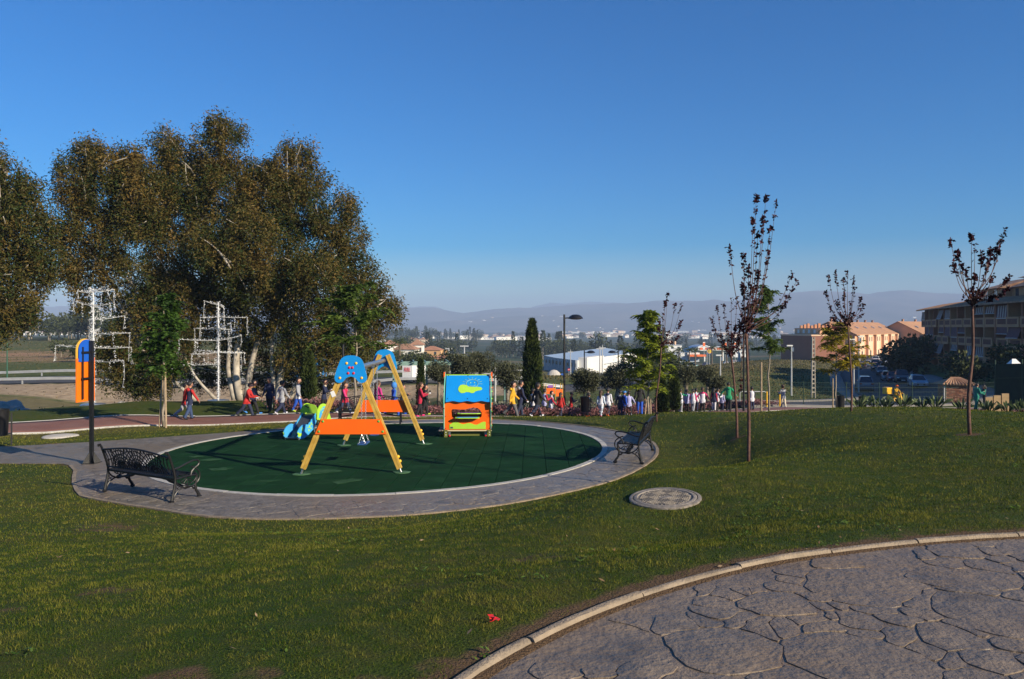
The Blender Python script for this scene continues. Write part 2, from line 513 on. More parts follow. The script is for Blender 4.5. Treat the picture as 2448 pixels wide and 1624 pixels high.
# ------------------------------------------------------------------ ground materials
def nodes(name):
    m = bpy.data.materials.new(name); m.use_nodes = True
    nt = m.node_tree
    return m, nt, nt.nodes['Principled BSDF']
def N(nt, t, **k):
    n = nt.nodes.new(t)
    for a, v in k.items():
        if a.startswith('i_'): n.inputs[int(a[2:]) if a[2:].isdigit() else a[2:].replace('_', ' ')].default_value = v
        else: setattr(n, a, v)
    return n
def mixc(nt, fac, a, b):
    n = nt.nodes.new('ShaderNodeMix'); n.data_type = 'RGBA'
    for s, v in ((0, fac), (6, a), (7, b)):
        if isinstance(v, (int, float)): n.inputs[s].default_value = v
        elif isinstance(v, tuple): n.inputs[s].default_value = (*v, 1)
        else: nt.links.new(v, n.inputs[s])
    return n.outputs[2]
def ramp(nt, x, a, b):
    n = N(nt, 'ShaderNodeMapRange', clamp=True)
    n.inputs[1].default_value = a; n.inputs[2].default_value = b
    nt.links.new(x, n.inputs[0]); return n.outputs[0]
def tex(nt, scale, detail=4, vec=None, t='ShaderNodeTexNoise', rough=0.55):
    n = nt.nodes.new(t); n.inputs['Scale'].default_value = scale
    if 'Detail' in n.inputs: n.inputs['Detail'].default_value = detail
    if t == 'ShaderNodeTexNoise': n.inputs['Roughness'].default_value = rough
    if vec is None:
        vec = nt.nodes.get('TC') or nt.nodes.new('ShaderNodeTexCoord'); vec.name = 'TC'; vec = vec.outputs['Object']
    nt.links.new(vec, n.inputs['Vector']); return n
def bumpn(nt, b, h, strength, dist=0.02):
    n = nt.nodes.new('ShaderNodeBump'); n.inputs['Strength'].default_value = strength; n.inputs['Distance'].default_value = dist
    nt.links.new(h, n.inputs['Height']); nt.links.new(n.outputs[0], b.inputs['Normal'])
def attr(nt, name):
    n = nt.nodes.new('ShaderNodeAttribute'); n.attribute_name = name; return n.outputs['Fac']

def lawn_material():
    m, nt, b = nodes('lawn_turf')
    fine = tex(nt, 60, 5); mid = tex(nt, 5, 5); big = tex(nt, 0.55, 4); spot = tex(nt, 6.5, 6)
    c = mixc(nt, ramp(nt, fine.outputs[0], .3, .7), (.024, .040, .004), (.090, .108, .016))
    c = mixc(nt, ramp(nt, mid.outputs[0], .45, .75), c, (.088, .076, .018))
    c = mixc(nt, ramp(nt, big.outputs[0], .4, .75), c, (.034, .066, .008))
    # worn patches of soil
    s = N(nt, 'ShaderNodeMath', operation='ADD'); nt.links.new(attr(nt, 'earth'), s.inputs[0])
    q = N(nt, 'ShaderNodeMath', operation='MULTIPLY_ADD', i_1=0.9, i_2=-0.45); nt.links.new(spot.outputs[0], q.inputs[0])
    nt.links.new(q.outputs[0], s.inputs[1])
    soil = mixc(nt, fine.outputs[0], (.085, .050, .026), (.17, .11, .062))
    c = mixc(nt, ramp(nt, s.outputs[0], .35, .6), c, soil)
    dry = mixc(nt, fine.outputs[0], (.085, .072, .018), (.15, .115, .042))
    s2 = N(nt, 'ShaderNodeMath', operation='ADD'); nt.links.new(attr(nt, 'dry'), s2.inputs[0]); nt.links.new(q.outputs[0], s2.inputs[1])
    c = mixc(nt, ramp(nt, s2.outputs[0], .3, .75), c, dry)
    nt.links.new(c, b.inputs['Base Color']); b.inputs['Roughness'].default_value = 0.9
    b.inputs['Specular IOR Level'].default_value = 0.15
    a = N(nt, 'ShaderNodeMath', operation='ADD'); nt.links.new(fine.outputs[0], a.inputs[0]); nt.links.new(mid.outputs[0], a.inputs[1])
    bumpn(nt, b, a.outputs[0], 0.9, 0.05)
    return m
def valley_material():
    m, nt, b = nodes('valley_fields')
    fine = tex(nt, 1.4, 6); mid = tex(nt, .12, 5)
    vo = tex(nt, .0045, t='ShaderNodeTexVoronoi'); vo2 = tex(nt, .018, t='ShaderNodeTexVoronoi')
    sep = N(nt, 'ShaderNodeSeparateColor'); nt.links.new(vo.outputs['Color'], sep.inputs[0])
    sep2 = N(nt, 'ShaderNodeSeparateColor'); nt.links.new(vo2.outputs['Color'], sep2.inputs[0])
    c = mixc(nt, ramp(nt, mid.outputs[0], .3, .7), (.036, .054, .022), (.085, .094, .045))
    c = mixc(nt, ramp(nt, sep.outputs[0], .45, .55), c, (.050, .074, .032))
    c = mixc(nt, ramp(nt, sep.outputs[1], .72, .76), c, (.135, .110, .065))
    c = mixc(nt, ramp(nt, sep2.outputs[0], .70, .74), c, (.038, .058, .026))
    c = mixc(nt, ramp(nt, fine.outputs[0], .50, .72), c, (.030, .036, .016))
    soil = mixc(nt, ramp(nt, fine.outputs[0], .3, .7), (.25, .135, .070), (.40, .255, .150))
    sand = mixc(nt, ramp(nt, fine.outputs[0], .3, .7), (.25, .18, .11), (.42, .32, .21))
    s = N(nt, 'ShaderNodeMath', operation='ADD'); nt.links.new(attr(nt, 'earth'), s.inputs[0])
    q = N(nt, 'ShaderNodeMath', operation='MULTIPLY_ADD', i_1=1.2, i_2=-0.6); nt.links.new(mid.outputs[0], q.inputs[0])
    nt.links.new(q.outputs[0], s.inputs[1])
    green = mixc(nt, ramp(nt, fine.outputs[0], .3, .7), (.050, .075, .018), (.115, .120, .040))
    c = mixc(nt, attr(nt, 'near'), c, green)
    c = mixc(nt, ramp(nt, s.outputs[0], .35, .65), c, soil)
    c = mixc(nt, attr(nt, 'bank'), c, sand)
    dry = mixc(nt, fine.outputs[0], (.10, .085, .035), (.20, .165, .080))
    s2 = N(nt, 'ShaderNodeMath', operation='ADD'); nt.links.new(attr(nt, 'dry'), s2.inputs[0]); nt.links.new(q.outputs[0], s2.inputs[1])
    c = mixc(nt, ramp(nt, s2.outputs[0], .3, .7), c, dry)
    nt.links.new(c, b.inputs['Base Color']); b.inputs['Roughness'].default_value = 0.95; b.inputs['Specular IOR Level'].default_value = 0.1
    bumpn(nt, b, fine.outputs[0], 0.8, 0.3)
    return m
M_LAWN, M_VALLEY = lawn_material(), valley_material()

def ground_attrs(x, y):
    r = np.hypot(x, y); n = len(x)
    earth = np.zeros(n); dry = np.zeros(n)
    for cx_, cy_, rr, s in ((-1.55, 3.58, .36, .55), (-1.2, 3.66, .22, .5), (-.62, 3.5, .24, .55), (-.35, 3.7, .22, .5), (-3.3, 5.0, .3, .5), (-2.9, 5.6, .35, .45),
                            (1.72, 8.8, .62, .75), (3.98, 13.2, .3, .8), (7.47, 12.8, .35, .8), (5.17, 18, .3, .7), (0.2, 6.3, .4, .5), (-6.0, 11.6, .8, .5), (3.2, 5.95, .5, .35)):
        earth = np.maximum(earth, s * (1 - sstep(rr * .35, rr, np.hypot(x - cx_, y - cy_))))
    dk = seg_dist(x, y, KERB, False)
    earth = np.maximum(earth, (0.85 * (1 - sstep(0.04, 0.30, dk))) * (y > 1))
    earth = np.maximum(earth, .36 * (1 - sstep(0.2, .9, dk)) * sstep(2.0, 3.0, x))
    do = seg_dist(x, y, OUTER)
    earth = np.maximum(earth, 0.8 * (1 - sstep(0.03, 0.16, do)))
    # dry strip between ring and red path
    db = seg_dist(x, y, BROWN_D, False)
    dry = np.maximum(dry, .62 * (y > 22) * (x < 2) * (1 - sstep(2.0, 5.5, db)) * (y < np.interp(x, BROWN_D[:, 0], BROWN_D[:, 1])))
    dry = np.maximum(dry, .28 * (1 - sstep(.2, 2.2, do)))
    # ditch, bank and open ground beyond the park
    th = np.arctan2(x, y)
    bank = sstep(75.0, 76.5, y) * (1 - sstep(85.3, 86.2, y)) * (1 - sstep(-1, 5, x))
    dry = np.maximum(dry, .8 * (x < -6) * sstep(41, 44, y) * (1 - sstep(74, 76, y)))
    fld = (y > 100) & (x < -20) & (r < 330)
    earth = np.maximum(earth, np.where(fld, .22 + .34 * sstep(118, 130, y) * (1 - sstep(170, 200, y)), 0))
    dry = np.maximum(dry, np.where((y > 100) & (x < -20) & (r < 420), .32 * sstep(170, 220, y) + .05, 0))
    dry = np.maximum(dry, np.where((x > 10) & (y > 110) & (y < 420) & (x < 0.62 * y), .62 * sstep(110, 150, y), 0))
    dry = np.maximum(dry, np.where((x > -90) & (x < 40) & (y > 110) & (y < 420), .35, 0))
    near = 1 - sstep(260, 420, r)
    return earth * (1 - bank), dry * (1 - bank), near, bank
def ground_piece(name, j0, j1, m, label=None):
    fs = ring_faces(j0, j1)
    lo = fs.min(); hi = fs.max() + 1
    o = np_mesh(name, V[lo:hi], fs - lo, m, smooth=True)
    e, d, nr_, bk = ground_attrs(V[lo:hi, 0], V[lo:hi, 1])
    for nm, a in (('earth', e), ('dry', d), ('near', nr_), ('bank', bk)):
        o.data.attributes.new(nm, 'FLOAT', 'POINT').data.foreach_set('value', a.astype(np.float32))
    tag(o, label, 'ground', kind='structure')
    return o
lawn = ground_piece('lawn', 0, jl, M_LAWN, 'mown green park lawn sloping down around the round playground')
valley = ground_piece('valley_ground', jl, nr - 1, M_VALLEY, 'fields and open land of the valley below the park')

# ------------------------------------------------------------------ mountains
_cr = [(-1400,740),(-400,738),(0,736),(170,732),(400,735),(700,738),(956,736),(1032,735),(1062,742),(1108,748),(1154,742),(1240,735),(1276,737),(1330,731),(1400,729),(1499,726),(1565,719),(1673,719),(1706,717),(1739,721),(1850,706),(1951,694),(2027,699),(2078,702),(2166,693),(2230,700),(2300,702),(2448,697),(2900,700),(3900,720)]
def mountain(name, rc, prof, r0, r1, seed, m, label, amp):
    a = np.arctan((np.arange(-1400, 3900, 7.0) - CX) / F)
    crest = np.interp(CX + F * np.tan(a), [p[0] for p in prof], [p[1] for p in prof])
    s = np.linspace(0, 1, 34)
    VV = []; 
    for k, t in enumerate(s):
        y = r0 + (rc - r0) * t * 1.0 if t <= 1 else r1
        for i, an in enumerate(a):
            yy = y; xx = yy * math.tan(an)
            zc = EYE + rc * (HZ - crest[i]) / F
            base = -24.0
            h = t ** 1.35
            rid = mnoise.fractal((xx * .0011 + seed, yy * .0011, seed), 1.0, 2.0, 5) * amp * math.sin(math.pi * min(t, 1)) ** .8
            fine = mnoise.fractal((xx * .006 + seed, seed, 4.0), 0.9, 2.0, 4) * 7 * t
            VV.append((xx, yy, base + (zc - base) * h + rid * (1 if t > .25 else t * 4) + fine))
    for i, an in enumerate(a):
        VV.append((r1 * math.tan(an), r1, -24.0))
    na_ = len(a); fs = []
    for k in range(len(s)):
        i = np.arange(na_ - 1)
        fs.append(np.c_[k * na_ + i, k * na_ + i + 1, (k + 1) * na_ + i + 1, (k + 1) * na_ + i])
    o = np_mesh(name, np.array(VV), np.vstack(fs), m, smooth=True)
    tag(o, label, 'mountains', kind='structure')
def hill_z(x, y):                       # lower slopes of the range, for the hillside towns
    if y <= 3900: return G1(x, y)
    t = (y - 3900) / 2100; cr = np.interp(CX + F * x / y, [p[0] for p in _cr], [p[1] for p in _cr]); zc = EYE + 6000 * (HZ - cr) / F
    rid = mnoise.fractal((x * .0011 + 1.3, y * .0011, 1.3), 1.0, 2.0, 5) * 55 * math.sin(math.pi * t) ** .8
    return -24 + (zc + 24) * t ** 1.35 + rid * min(1, 4 * t) + mnoise.fractal((x * .006 + 1.3, 1.3, 4.0), 0.9, 2.0, 4) * 7 * t
M_HILL = mat('mountain_scrub', (.060, .062, .040), .95, rgb2=(.150, .125, .090), scale=.004, detail=8, bump=.5, bscale=.02)
mountain('mountains', 6000, _cr, 3900, 7200, 1.3, M_HILL, 'hazy blue mountain range along the far side of the valley', 55)
mountain('mountain_peaks', 8200, [(-400,760),(880,760),(960,738),(1010,732),(1040,733),(1090,750),(1230,748),(1290,730),(1316,723),(1347,727),(1403,721),(1460,724),(1530,726),(1600,740),(3000,760)], 7100, 8800, 5.1, M_HILL, 'faint paler peaks rising behind the mountain range', 30)

# ------------------------------------------------------------------ playground slab, rim, rubber tiles
def concrete_material(name, k):
    m, nt, b = nodes(name)
    K = lambda r, g, bl: (r * k[0], g * k[1], bl * k[2])
    big = tex(nt, .7, 4); mid = tex(nt, 4.5, 6); fine = tex(nt, 38, 5); stain = tex(nt, 1.6, 3)
    c = mixc(nt, ramp(nt, mid.outputs[0], .3, .7), K(.120, .105, .090), K(.235, .206, .176))
    c = mixc(nt, ramp(nt, big.outputs[0], .42, .68), c, K(.190, .150, .108))
    c = mixc(nt, ramp(nt, stain.outputs[0], .58, .78), c, K(.060, .053, .047))
    c = mixc(nt, ramp(nt, fine.outputs[0], .56, .8), c, K(.08, .076, .078))
    nt.links.new(c, b.inputs['Base Color'])
    nt.links.new(ramp(nt, mid.outputs[0], -.2, 1.3), b.inputs['Roughness'])
    b.inputs['Specular IOR Level'].default_value = 0.45
    a = N(nt, 'ShaderNodeMath', operation='ADD'); nt.links.new(fine.outputs[0], a.inputs[0]); nt.links.new(mid.outputs[0], a.inputs[1])
    lump = tex(nt, 11, 6); a2 = N(nt, 'ShaderNodeMath', operation='MULTIPLY_ADD', i_1=2.5); nt.links.new(lump.outputs[0], a2.inputs[0]); nt.links.new(a.outputs[0], a2.inputs[2])
    bumpn(nt, b, a2.outputs[0], 0.6, 0.016)
    return m
M_CONC = concrete_material('stamped_concrete', (1, 1, 1))
M_PATH = concrete_material('stamped_path_concrete', (.98, .87, .75))
M_JOINT = mat('concrete_joint', (.088, .072, .056), .9, .3, 2.5, bump=.7, bscale=30, detail=7)
M_KERB = mat('kerb_concrete', (.25, .195, .135), .85, .22, 7, bump=.6, bscale=60)
M_RIM = mat('rim_concrete', (.42, .40, .36), .85, .12, 6, bump=.4, bscale=60)
M_RUBBER = mat('rubber_green', (.0024, .027, .0065), .9, rgb2=(.004, .039, .011), scale=2.2, bump=.5, bscale=220, detail=7, spec=.12)
M_RUBBER_W = mat('rubber_green_worn', (.004, .033, .009), .9, rgb2=(.009, .050, .016), scale=3.2, bump=.5, bscale=220, detail=7, spec=.12)
M_PAD = mat('rubber_patch', (.05, .13, .05), .8, .2, 8)

def poly_slab(name, loops, zf, top, th, m, label=None, parent=None):
    """horizontal slab bounded by loops (outer first), following height zf"""
    bm = bmesh.new(); edges = []
    for L in loops:
        vs = [bm.verts.new((p[0], p[1], zf(p[0], p[1]) + top)) for p in L]
        edges += [bm.edges.new((vs[i], vs[(i + 1) % len(vs)])) for i in range(len(vs))]
    bmesh.ops.triangle_fill(bm, use_beauty=True, edges=edges)
    g = bmesh.ops.extrude_face_region(bm, geom=bm.faces[:])
    vv = [e for e in g['geom'] if isinstance(e, bmesh.types.BMVert)]
    bmesh.ops.translate(bm, verts=vv, vec=(0, 0, -th))
    bmesh.ops.recalc_face_normals(bm, faces=bm.faces)
    me = bpy.data.meshes.new(name); bm.to_mesh(me); bm.free(); me.materials.append(m)
    o = bpy.data.objects.new(name, me); col.objects.link(o)
    if parent: o.parent = parent
    return o
_c = np.array((PX0, PY0))
RIM_OUT = _c + (INNER - _c) * (1 + 0.13 / np.linalg.norm(INNER - _c, axis=1))[:, None]
ring = poly_slab('paved_ring', [OUTER, RIM_OUT], plane_z, -0.004, 0.25, M_CONC)
tag(ring, 'grey stamped concrete path circling the green playground', 'path', kind='structure')
# rim: pale concrete kerb blocks round the rubber
RP = len(INNER); k = 0
rim_root = empty('rubber_rim', (0, 0, 0)); tag(rim_root, 'pale concrete kerb ring around the green rubber', 'kerb', kind='structure')
for s in range(0, RP, 3):
    ii = [(s + q) % RP for q in range(4)]
    mb = MB(); a = []; b_ = []
    for q, i in enumerate(ii):
        e = 0.004 if q == 0 else (-0.004 if q == 3 else 0)
        t = (INNER[(i + 1) % RP] - INNER[i - 1]); t /= np.linalg.norm(t)
        for P, L in ((INNER[i] + t * e, a), (RIM_OUT[i] + t * e, b_)):
            L.append(P)
    n4 = len(a)
    dz = random.uniform(.004, .016)
    vs = [(*p, plane_z(*p) + dz) for p in a] + [(*p, plane_z(*p) + dz) for p in b_] + [(*p, plane_z(*p) - .15) for p in a] + [(*p, plane_z(*p) - .15) for p in b_]
    fs = []
    for i in range(n4 - 1):
        fs += [(i, i + 1, n4 + i + 1, n4 + i), (i, 2 * n4 + i, 2 * n4 + i + 1, i + 1), (n4 + i, n4 + i + 1, 3 * n4 + i + 1, 3 * n4 + i)]
    fs += [(0, n4, 3 * n4, 2 * n4), (n4 - 1, 2 * n4 - 1, 4 * n4 - 1, 3 * n4 - 1)]
    mb._add(vs, fs); mb.build('kerb_stone', M_RIM, rim_root)
# rubber tiles, one metre square, clipped by the rim
def clip_poly(poly, P):
    """clip convex polygon P (list) by star-shaped loop: keep points inside via Sutherland-Hodgman against near-convex loop"""
    out = [np.array(p) for p in poly]
    n = len(P)
    for i in range(n):
        a = P[i]; b = P[(i + 1) % n]; e = b - a; nn = np.array((-e[1], e[0]))
        if not out: break
        dist = [float(np.dot(p - a, nn)) for p in out]
        if min(dist) >= 0: continue
        new = []
        for j in range(len(out)):
            p, q = out[j], out[(j + 1) % len(out)]; dp, dq = dist[j], dist[(j + 1) % len(out)]
            if dp >= 0: new.append(p)
            if (dp >= 0) != (dq >= 0): new.append(p + (q - p) * dp / (dp - dq))
        out = new
    return out
tiles_root = empty('rubber_floor', (0, 0, 0)); tag(tiles_root, 'dark green rubber tile floor of the round playground', 'playground floor', kind='structure')
base = poly_slab('underlay', [INNER], plane_z, -0.030, 0.08, mat('rubber_joint', (.006, .014, .010), .9), None, tiles_root)
TA = R(-1.5); TS = .5
tu = np.array((math.cos(TA), math.sin(TA))) * TS; tv = np.array((-math.sin(TA), math.cos(TA))) * TS
polys = []
for i in range(-13, 13):
    for j in range(-13, 13):
        o = _c + tu * i + tv * j; g = .010
        q = [o + tu * g + tv * g, o + tu * (1 - g) + tv * g, o + tu * (1 - g) + tv * (1 - g), o + tu * g + tv * (1 - g)]
        cpoly = clip_poly(q, INNER)
        if len(cpoly) < 3: continue
        ar = 0.5 * abs(sum(cpoly[k][0] * cpoly[(k + 1) % len(cpoly)][1] - cpoly[(k + 1) % len(cpoly)][0] * cpoly[k][1] for k in range(len(cpoly))))
        if ar > .004: polys.append((-ar / o[1] ** 3, i, j, cpoly))
polys.sort(key=lambda t: t[0]); rest = MB()
for k_, (_, i, j, cpoly) in enumerate(polys):
    mb = MB() if k_ < 298 else rest; n = len(cpoly); dz = random.uniform(-.0012, .0012); cc = sum(cpoly) / n
    tilt = (random.uniform(-.002, .002), random.uniform(-.002, .002))
    f = lambda p, e: (p[0], p[1], plane_z(p[0], p[1]) - .004 + dz + tilt[0] * (p[0] - cc[0]) + tilt[1] * (p[1] - cc[1]) - e)
    ins = [p + (cc - p) * .012 for p in cpoly]
    vs = [f(p, 0) for p in ins] + [f(p, .003) for p in cpoly] + [f(p, .03) for p in cpoly]
    fs = [tuple(range(n))] + [(a, n + a, n + (a + 1) % n, (a + 1) % n) for a in range(n)] + [(n + a, 2 * n + a, 2 * n + (a + 1) % n, n + (a + 1) % n) for a in range(n)]
    mb._add(vs, fs)
    if k_ < 298: mb.build('tile', M_RUBBER_W if random.random() < .25 else M_RUBBER, tiles_root)
tag(rest.build('far_tiles', M_RUBBER, tiles_root), kind='stuff')
M_SCUFF = mat('rubber_scuff', (.012, .050, .018), .9, rgb2=(.040, .095, .045), scale=6, detail=7, spec=.1)
# pale scuffs: thin glued repair patches
for px, py, w, h in ((765, 1128, .9, .3), (830, 1150, .55, .28), (500, 1100, .7, .16), (525, 1122, .6, .2), (470, 1092, .5, .12), (640, 1150, .5, .10)):
    x, y = on_plane(px, py); L = []
    for k in range(11):
        a = 2 * math.pi * k / 11; r_ = random.uniform(.55, 1.1)
        L.append((x + w / 2 * r_ * math.cos(a) + .3 * h * math.sin(a), y + h * 1.1 * r_ * math.sin(a)))
    poly_slab('worn_patch', [L], plane_z, .0045, .004, M_SCUFF, None, tiles_root)

# ------------------------------------------------------------------ stamped stones (irregular flags pressed in concrete)
def wig(x, y, a=.085, s=2.9):
    return (x + a * mnoise.noise((x * s, y * s, 1.7)) + a * .55 * mnoise.noise((x * s * 3.3, y * s * 3.3, 5.7)),
            y + a * mnoise.noise((x * s, y * s, 9.2)) + a * .5 * mnoise.noise((x * s * 3, y * s * 3, 3.3)))
def flagstones(seeds, wts, region, zf, parent, limit, gap, m, keep, edge=.075, depth=.011, rest='small_stones', hole=None, bev=.0012):
    """power-diagram cells clipped to region polygon; the largest become objects, the rest one joined part"""
    def cell(S, Wt, i):
        d = np.hypot(S[:, 0] - S[i, 0], S[:, 1] - S[i, 1]); idx = np.argsort(d)[1:40]
        h = .85
        poly = [S[i] + np.array(q) for q in ((-h, -h), (h, -h), (h, h), (-h, h))]
        for j in idx:
            dv = S[j] - S[i]; D = np.hypot(*dv) + 1e-9; u = dv / D
            off = D / 2 + (Wt[i] ** 2 - Wt[j] ** 2) / (2 * D) - gap / 2
            dist = [off - float(np.dot(p - S[i], u)) for p in poly]
            if min(dist) >= 0: continue
            new = []
            for k in range(len(poly)):
                p, q = poly[k], poly[(k + 1) % len(poly)]; a, b = dist[k], dist[(k + 1) % len(poly)]
                if a >= 0: new.append(p)
                if (a >= 0) != (b >= 0): new.append(p + (q - p) * a / (a - b))
            poly = new
            if len(poly) < 3: return None
        return poly
    S = np.array(seeds); Wt = np.array(wts); cells = []
    for it in range(3):
        polys = [cell(S, Wt, i) for i in range(len(S))]
        def area(P): return .5 * abs(sum(P[k][0] * P[k - 1][1] - P[k - 1][0] * P[k][1] for k in range(len(P))))
        good = np.array([p is not None and area(p) > (.0045 if it < 2 else .001) for p in polys])
        if it < 2: S, Wt = S[good], Wt[good]
    for poly, g_ in zip(polys, good):
        if not g_: continue
        c = sum(poly) / len(poly)
        if not keep(*c): continue
        pts = []; per = sum(np.hypot(*(poly[k] - poly[k - 1])) for k in range(len(poly)))
        for k in range(len(poly)):
            p, q = poly[k], poly[(k + 1) % len(poly)]
            n = max(1, int(np.hypot(*(q - p)) / min(edge, per / 18)))
            for t in range(n): pts.append(p + (q - p) * t / n)
        # round corners, wiggle edges
        P = np.array(pts)
        for _ in range(1):
            P = (np.roll(P, 1, 0) + 2 * P + np.roll(P, -1, 0)) / 4
        P = np.array([wig(*p) for p in P]); c = P.mean(0)
        ar = .5 * abs(np.dot(P[:, 0], np.roll(P[:, 1], -1)) - np.dot(P[:, 1], np.roll(P[:, 0], -1)))
        if ar < .002: continue
        if region is not None and not (inside(P[:, 0], P[:, 1], region).all()): 
            P = c + (P - c) * .999
            k_in = inside(P[:, 0], P[:, 1], region)
            if k_in.mean() < .45: continue
            for kk in np.where(~k_in)[0]:           # trim back to the border
                for t in np.linspace(.95, 0, 20):
                    q = c + (P[kk] - c) * t
                    if inside(q[:1], q[1:], region)[0]: break
                P[kk] = q
        if hole is not None and inside(P[:, 0], P[:, 1], hole).any(): continue
        cells.append((ar / (c[1] ** 3 + 1), P, c))
    cells.sort(key=lambda t: -t[0])
    big = None; joined = MB()
    for q, (ar, P, c) in enumerate(cells):
        n = len(P); dz = random.uniform(-.0015, .0015)
        inn = c + (P - c) * (1 - .012 / max(.05, math.sqrt(abs(np.dot(P[:, 0] - c[0], np.roll(P[:, 1] - c[1], -1)) - np.dot(P[:, 1] - c[1], np.roll(P[:, 0] - c[0], -1))) / 2 / 3.14)))
        mb = joined if q >= limit else MB()
        vs = [(c[0], c[1], zf(*c) + dz + .0015)] + [(*p, zf(*p) + dz) for p in inn] + [(*p, zf(*p) - bev + dz) for p in P] + [(*(c + (p - c) * 1.006), zf(*p) - depth - .008) for p in P]
        fs = [(0, 1 + k, 1 + (k + 1) % n) for k in range(n)]
        fs += [(1 + k, 1 + n + k, 1 + n + (k + 1) % n, 1 + (k + 1) % n) for k in range(n)]
        fs += [(1 + n + k, 1 + 2 * n + k, 1 + 2 * n + (k + 1) % n, 1 + n + (k + 1) % n) for k in range(n)]
        mb._add(vs, fs)
        if q < limit: mb.build('stone', m, parent, fixn=False, smooth='auto')
    if joined.f:
        tag(joined.build(rest, m, parent, fixn=False), kind='stuff')
    return len(cells)
# foreground path
fpath = empty('stamped_path', (0, 0, 0)); tag(fpath, 'grey stamped concrete path of irregular flags in front', 'path', kind='structure')
poly_slab('path_bed', [PATHPOLY], lambda x, y: PATH_Z, -0.0065, 0.3, M_PATH, None, fpath)
pr = random.Random(11)
def seed_flags(sample, area, big, small):
    S = []; W = []
    for rr, tries in big:
        for _ in range(int(tries * area)):
            x, y = sample()
            if all((x - s[0]) ** 2 + (y - s[1]) ** 2 > (.93 * (rr + w)) ** 2 for s, w in zip(S, W)):
                S.append((x, y)); W.append(rr)
    W = [w * .82 for w in W]; A = np.array(S); B = np.array(W); nb = len(S)
    for _ in range(int(small * area)):                    # chains of small stones between the slabs
        x, y = sample()
        d = np.sort((A[:, 0] - x) ** 2 + (A[:, 1] - y) ** 2 - B ** 2)
        if d[1] - d[0] > .05 or mnoise.noise((x * .9, y * .9, 2.2)) < -.22: continue
        w = pr.uniform(.045, .08)
        if all((x - s[0]) ** 2 + (y - s[1]) ** 2 > (.95 * (w + v)) ** 2 for s, v in zip(S[nb:], W[nb:])):
            S.append((x, y)); W.append(w)
    return S, W
def _fp():
    while True:
        x, y = pr.uniform(-1.2, 9.4), pr.uniform(2.0, 7.2)
        if abs(x) < .75 * y + 2.2 and inside(np.array([x]), np.array([y]), PATHPOLY)[0]: return x, y
seeds, wts = seed_flags(_fp, 27, ((.38, 40), (.25, 60), (.16, 70)), 190)
PINS = np.vstack([KERB[3:] + np.array((.045, -.07)), [(26, -8), (-.5, -8)]])
nst = flagstones(seeds, wts, PINS, lambda x, y: PATH_Z, fpath, 290, .009, M_PATH, lambda x, y: True)
print('flagstones', nst)
# kerb of the foreground path
kroot = empty('path_kerb', (0, 0, 0)); tag(kroot, 'rounded earth-stained concrete kerb edging the front path', 'kerb', kind='structure')
KD = densify(KERB[1:], .12); s_acc = np.r_[0, np.cumsum(np.hypot(*np.diff(KD, axis=0).T))]
seg0 = 0.0; si = 0
while seg0 < s_acc[-1] - .3 and seg0 < 26:
    L = pr.uniform(.75, 1.05); t = np.linspace(seg0 + .006, seg0 + L - .006, 8)
    X = np.interp(t, s_acc, KD[:, 0]); Y = np.interp(t, s_acc, KD[:, 1])
    mb = MB(); prof = [(-.032, -.15), (-.032, .008), (-.022, .022), (0, .027), (.022, .022), (.032, .006), (.032, -.15)]
    dz = pr.uniform(-.006, .006); dx = pr.uniform(-.008, .008); vs = []; fs = []
    for q in range(8):
        tx, ty = X[min(q + 1, 7)] - X[max(q - 1, 0)], Y[min(q + 1, 7)] - Y[max(q - 1, 0)]; l = math.hypot(tx, ty); nx, ny = -ty / l, tx / l
        for a, h in prof:
            jj = .004 * mnoise.noise((X[q] * 9 + a * 30, Y[q] * 9, h * 20))
            vs.append((X[q] + nx * (a + dx), Y[q] + ny * (a + dx), PATH_Z - .005 + h + dz + jj))
    np_ = len(prof)
    for q in range(7):
        for a in range(np_ - 1): fs.append((q * np_ + a, q * np_ + a + 1, (q + 1) * np_ + a + 1, (q + 1) * np_ + a))
    fs += [tuple(range(np_)), tuple(7 * np_ + a for a in range(np_ - 1, -1, -1))]
    mb._add(vs, fs); mb.build('kerb_stone', M_KERB, kroot, smooth='auto'); seg0 += L
# ring: shallow pressed flags along the near arc
def _rp():
    a = pr.uniform(-2.9, .35); q = pr.uniform(5.5, 7.0); return -3.18 + q * math.cos(a), 19.4 + q * math.sin(a)
seeds, wts = seed_flags(_rp, 25, ((.26, 60), (.18, 60)), 50)
cO = np.array((-3.18, 19.4)); OUT_IN = []
for p in OUTER[2:45]: OUT_IN.append(cO + (p - cO) * (1 - .10 / np.linalg.norm(p - cO)))
OUT_IN = np.array(OUT_IN); hole = _c + (RIM_OUT - _c) * 1.012
nst = flagstones(seeds, wts, OUT_IN, lambda x, y: plane_z(x, y) + .001, ring, 260, .008, M_CONC, lambda x, y: not inside(np.array([x]), np.array([y]), hole)[0] and seg_dist(np.array([x]), np.array([y]), hole)[0] > .05, depth=.002, hole=hole, bev=.0007)
print('ring stones', nst)
# narrow outer edging of the ring
eo = MB(); 
OE = np.array([cO + (p - cO) * (1 + .07 / np.linalg.norm(p - cO)) for p in OUTER[1:48]]); OI = OUTER[1:48]
for q in range(len(OI) - 1):
    a, b, c, d = OI[q], OI[q + 1], OE[q + 1], OE[q]
    f = lambda p, h: (p[0], p[1], plane_z(p[0], p[1]) + h)
    eo._add([f(a, .012), f(b, .012), f(c, .012), f(d, .012), f(a, -.12), f(b, -.12), f(c, -.12), f(d, -.12)],
            [(0, 1, 2, 3), (0, 4, 5, 1), (3, 2, 6, 7)])
eo.build('edging', M_KERB, ring)

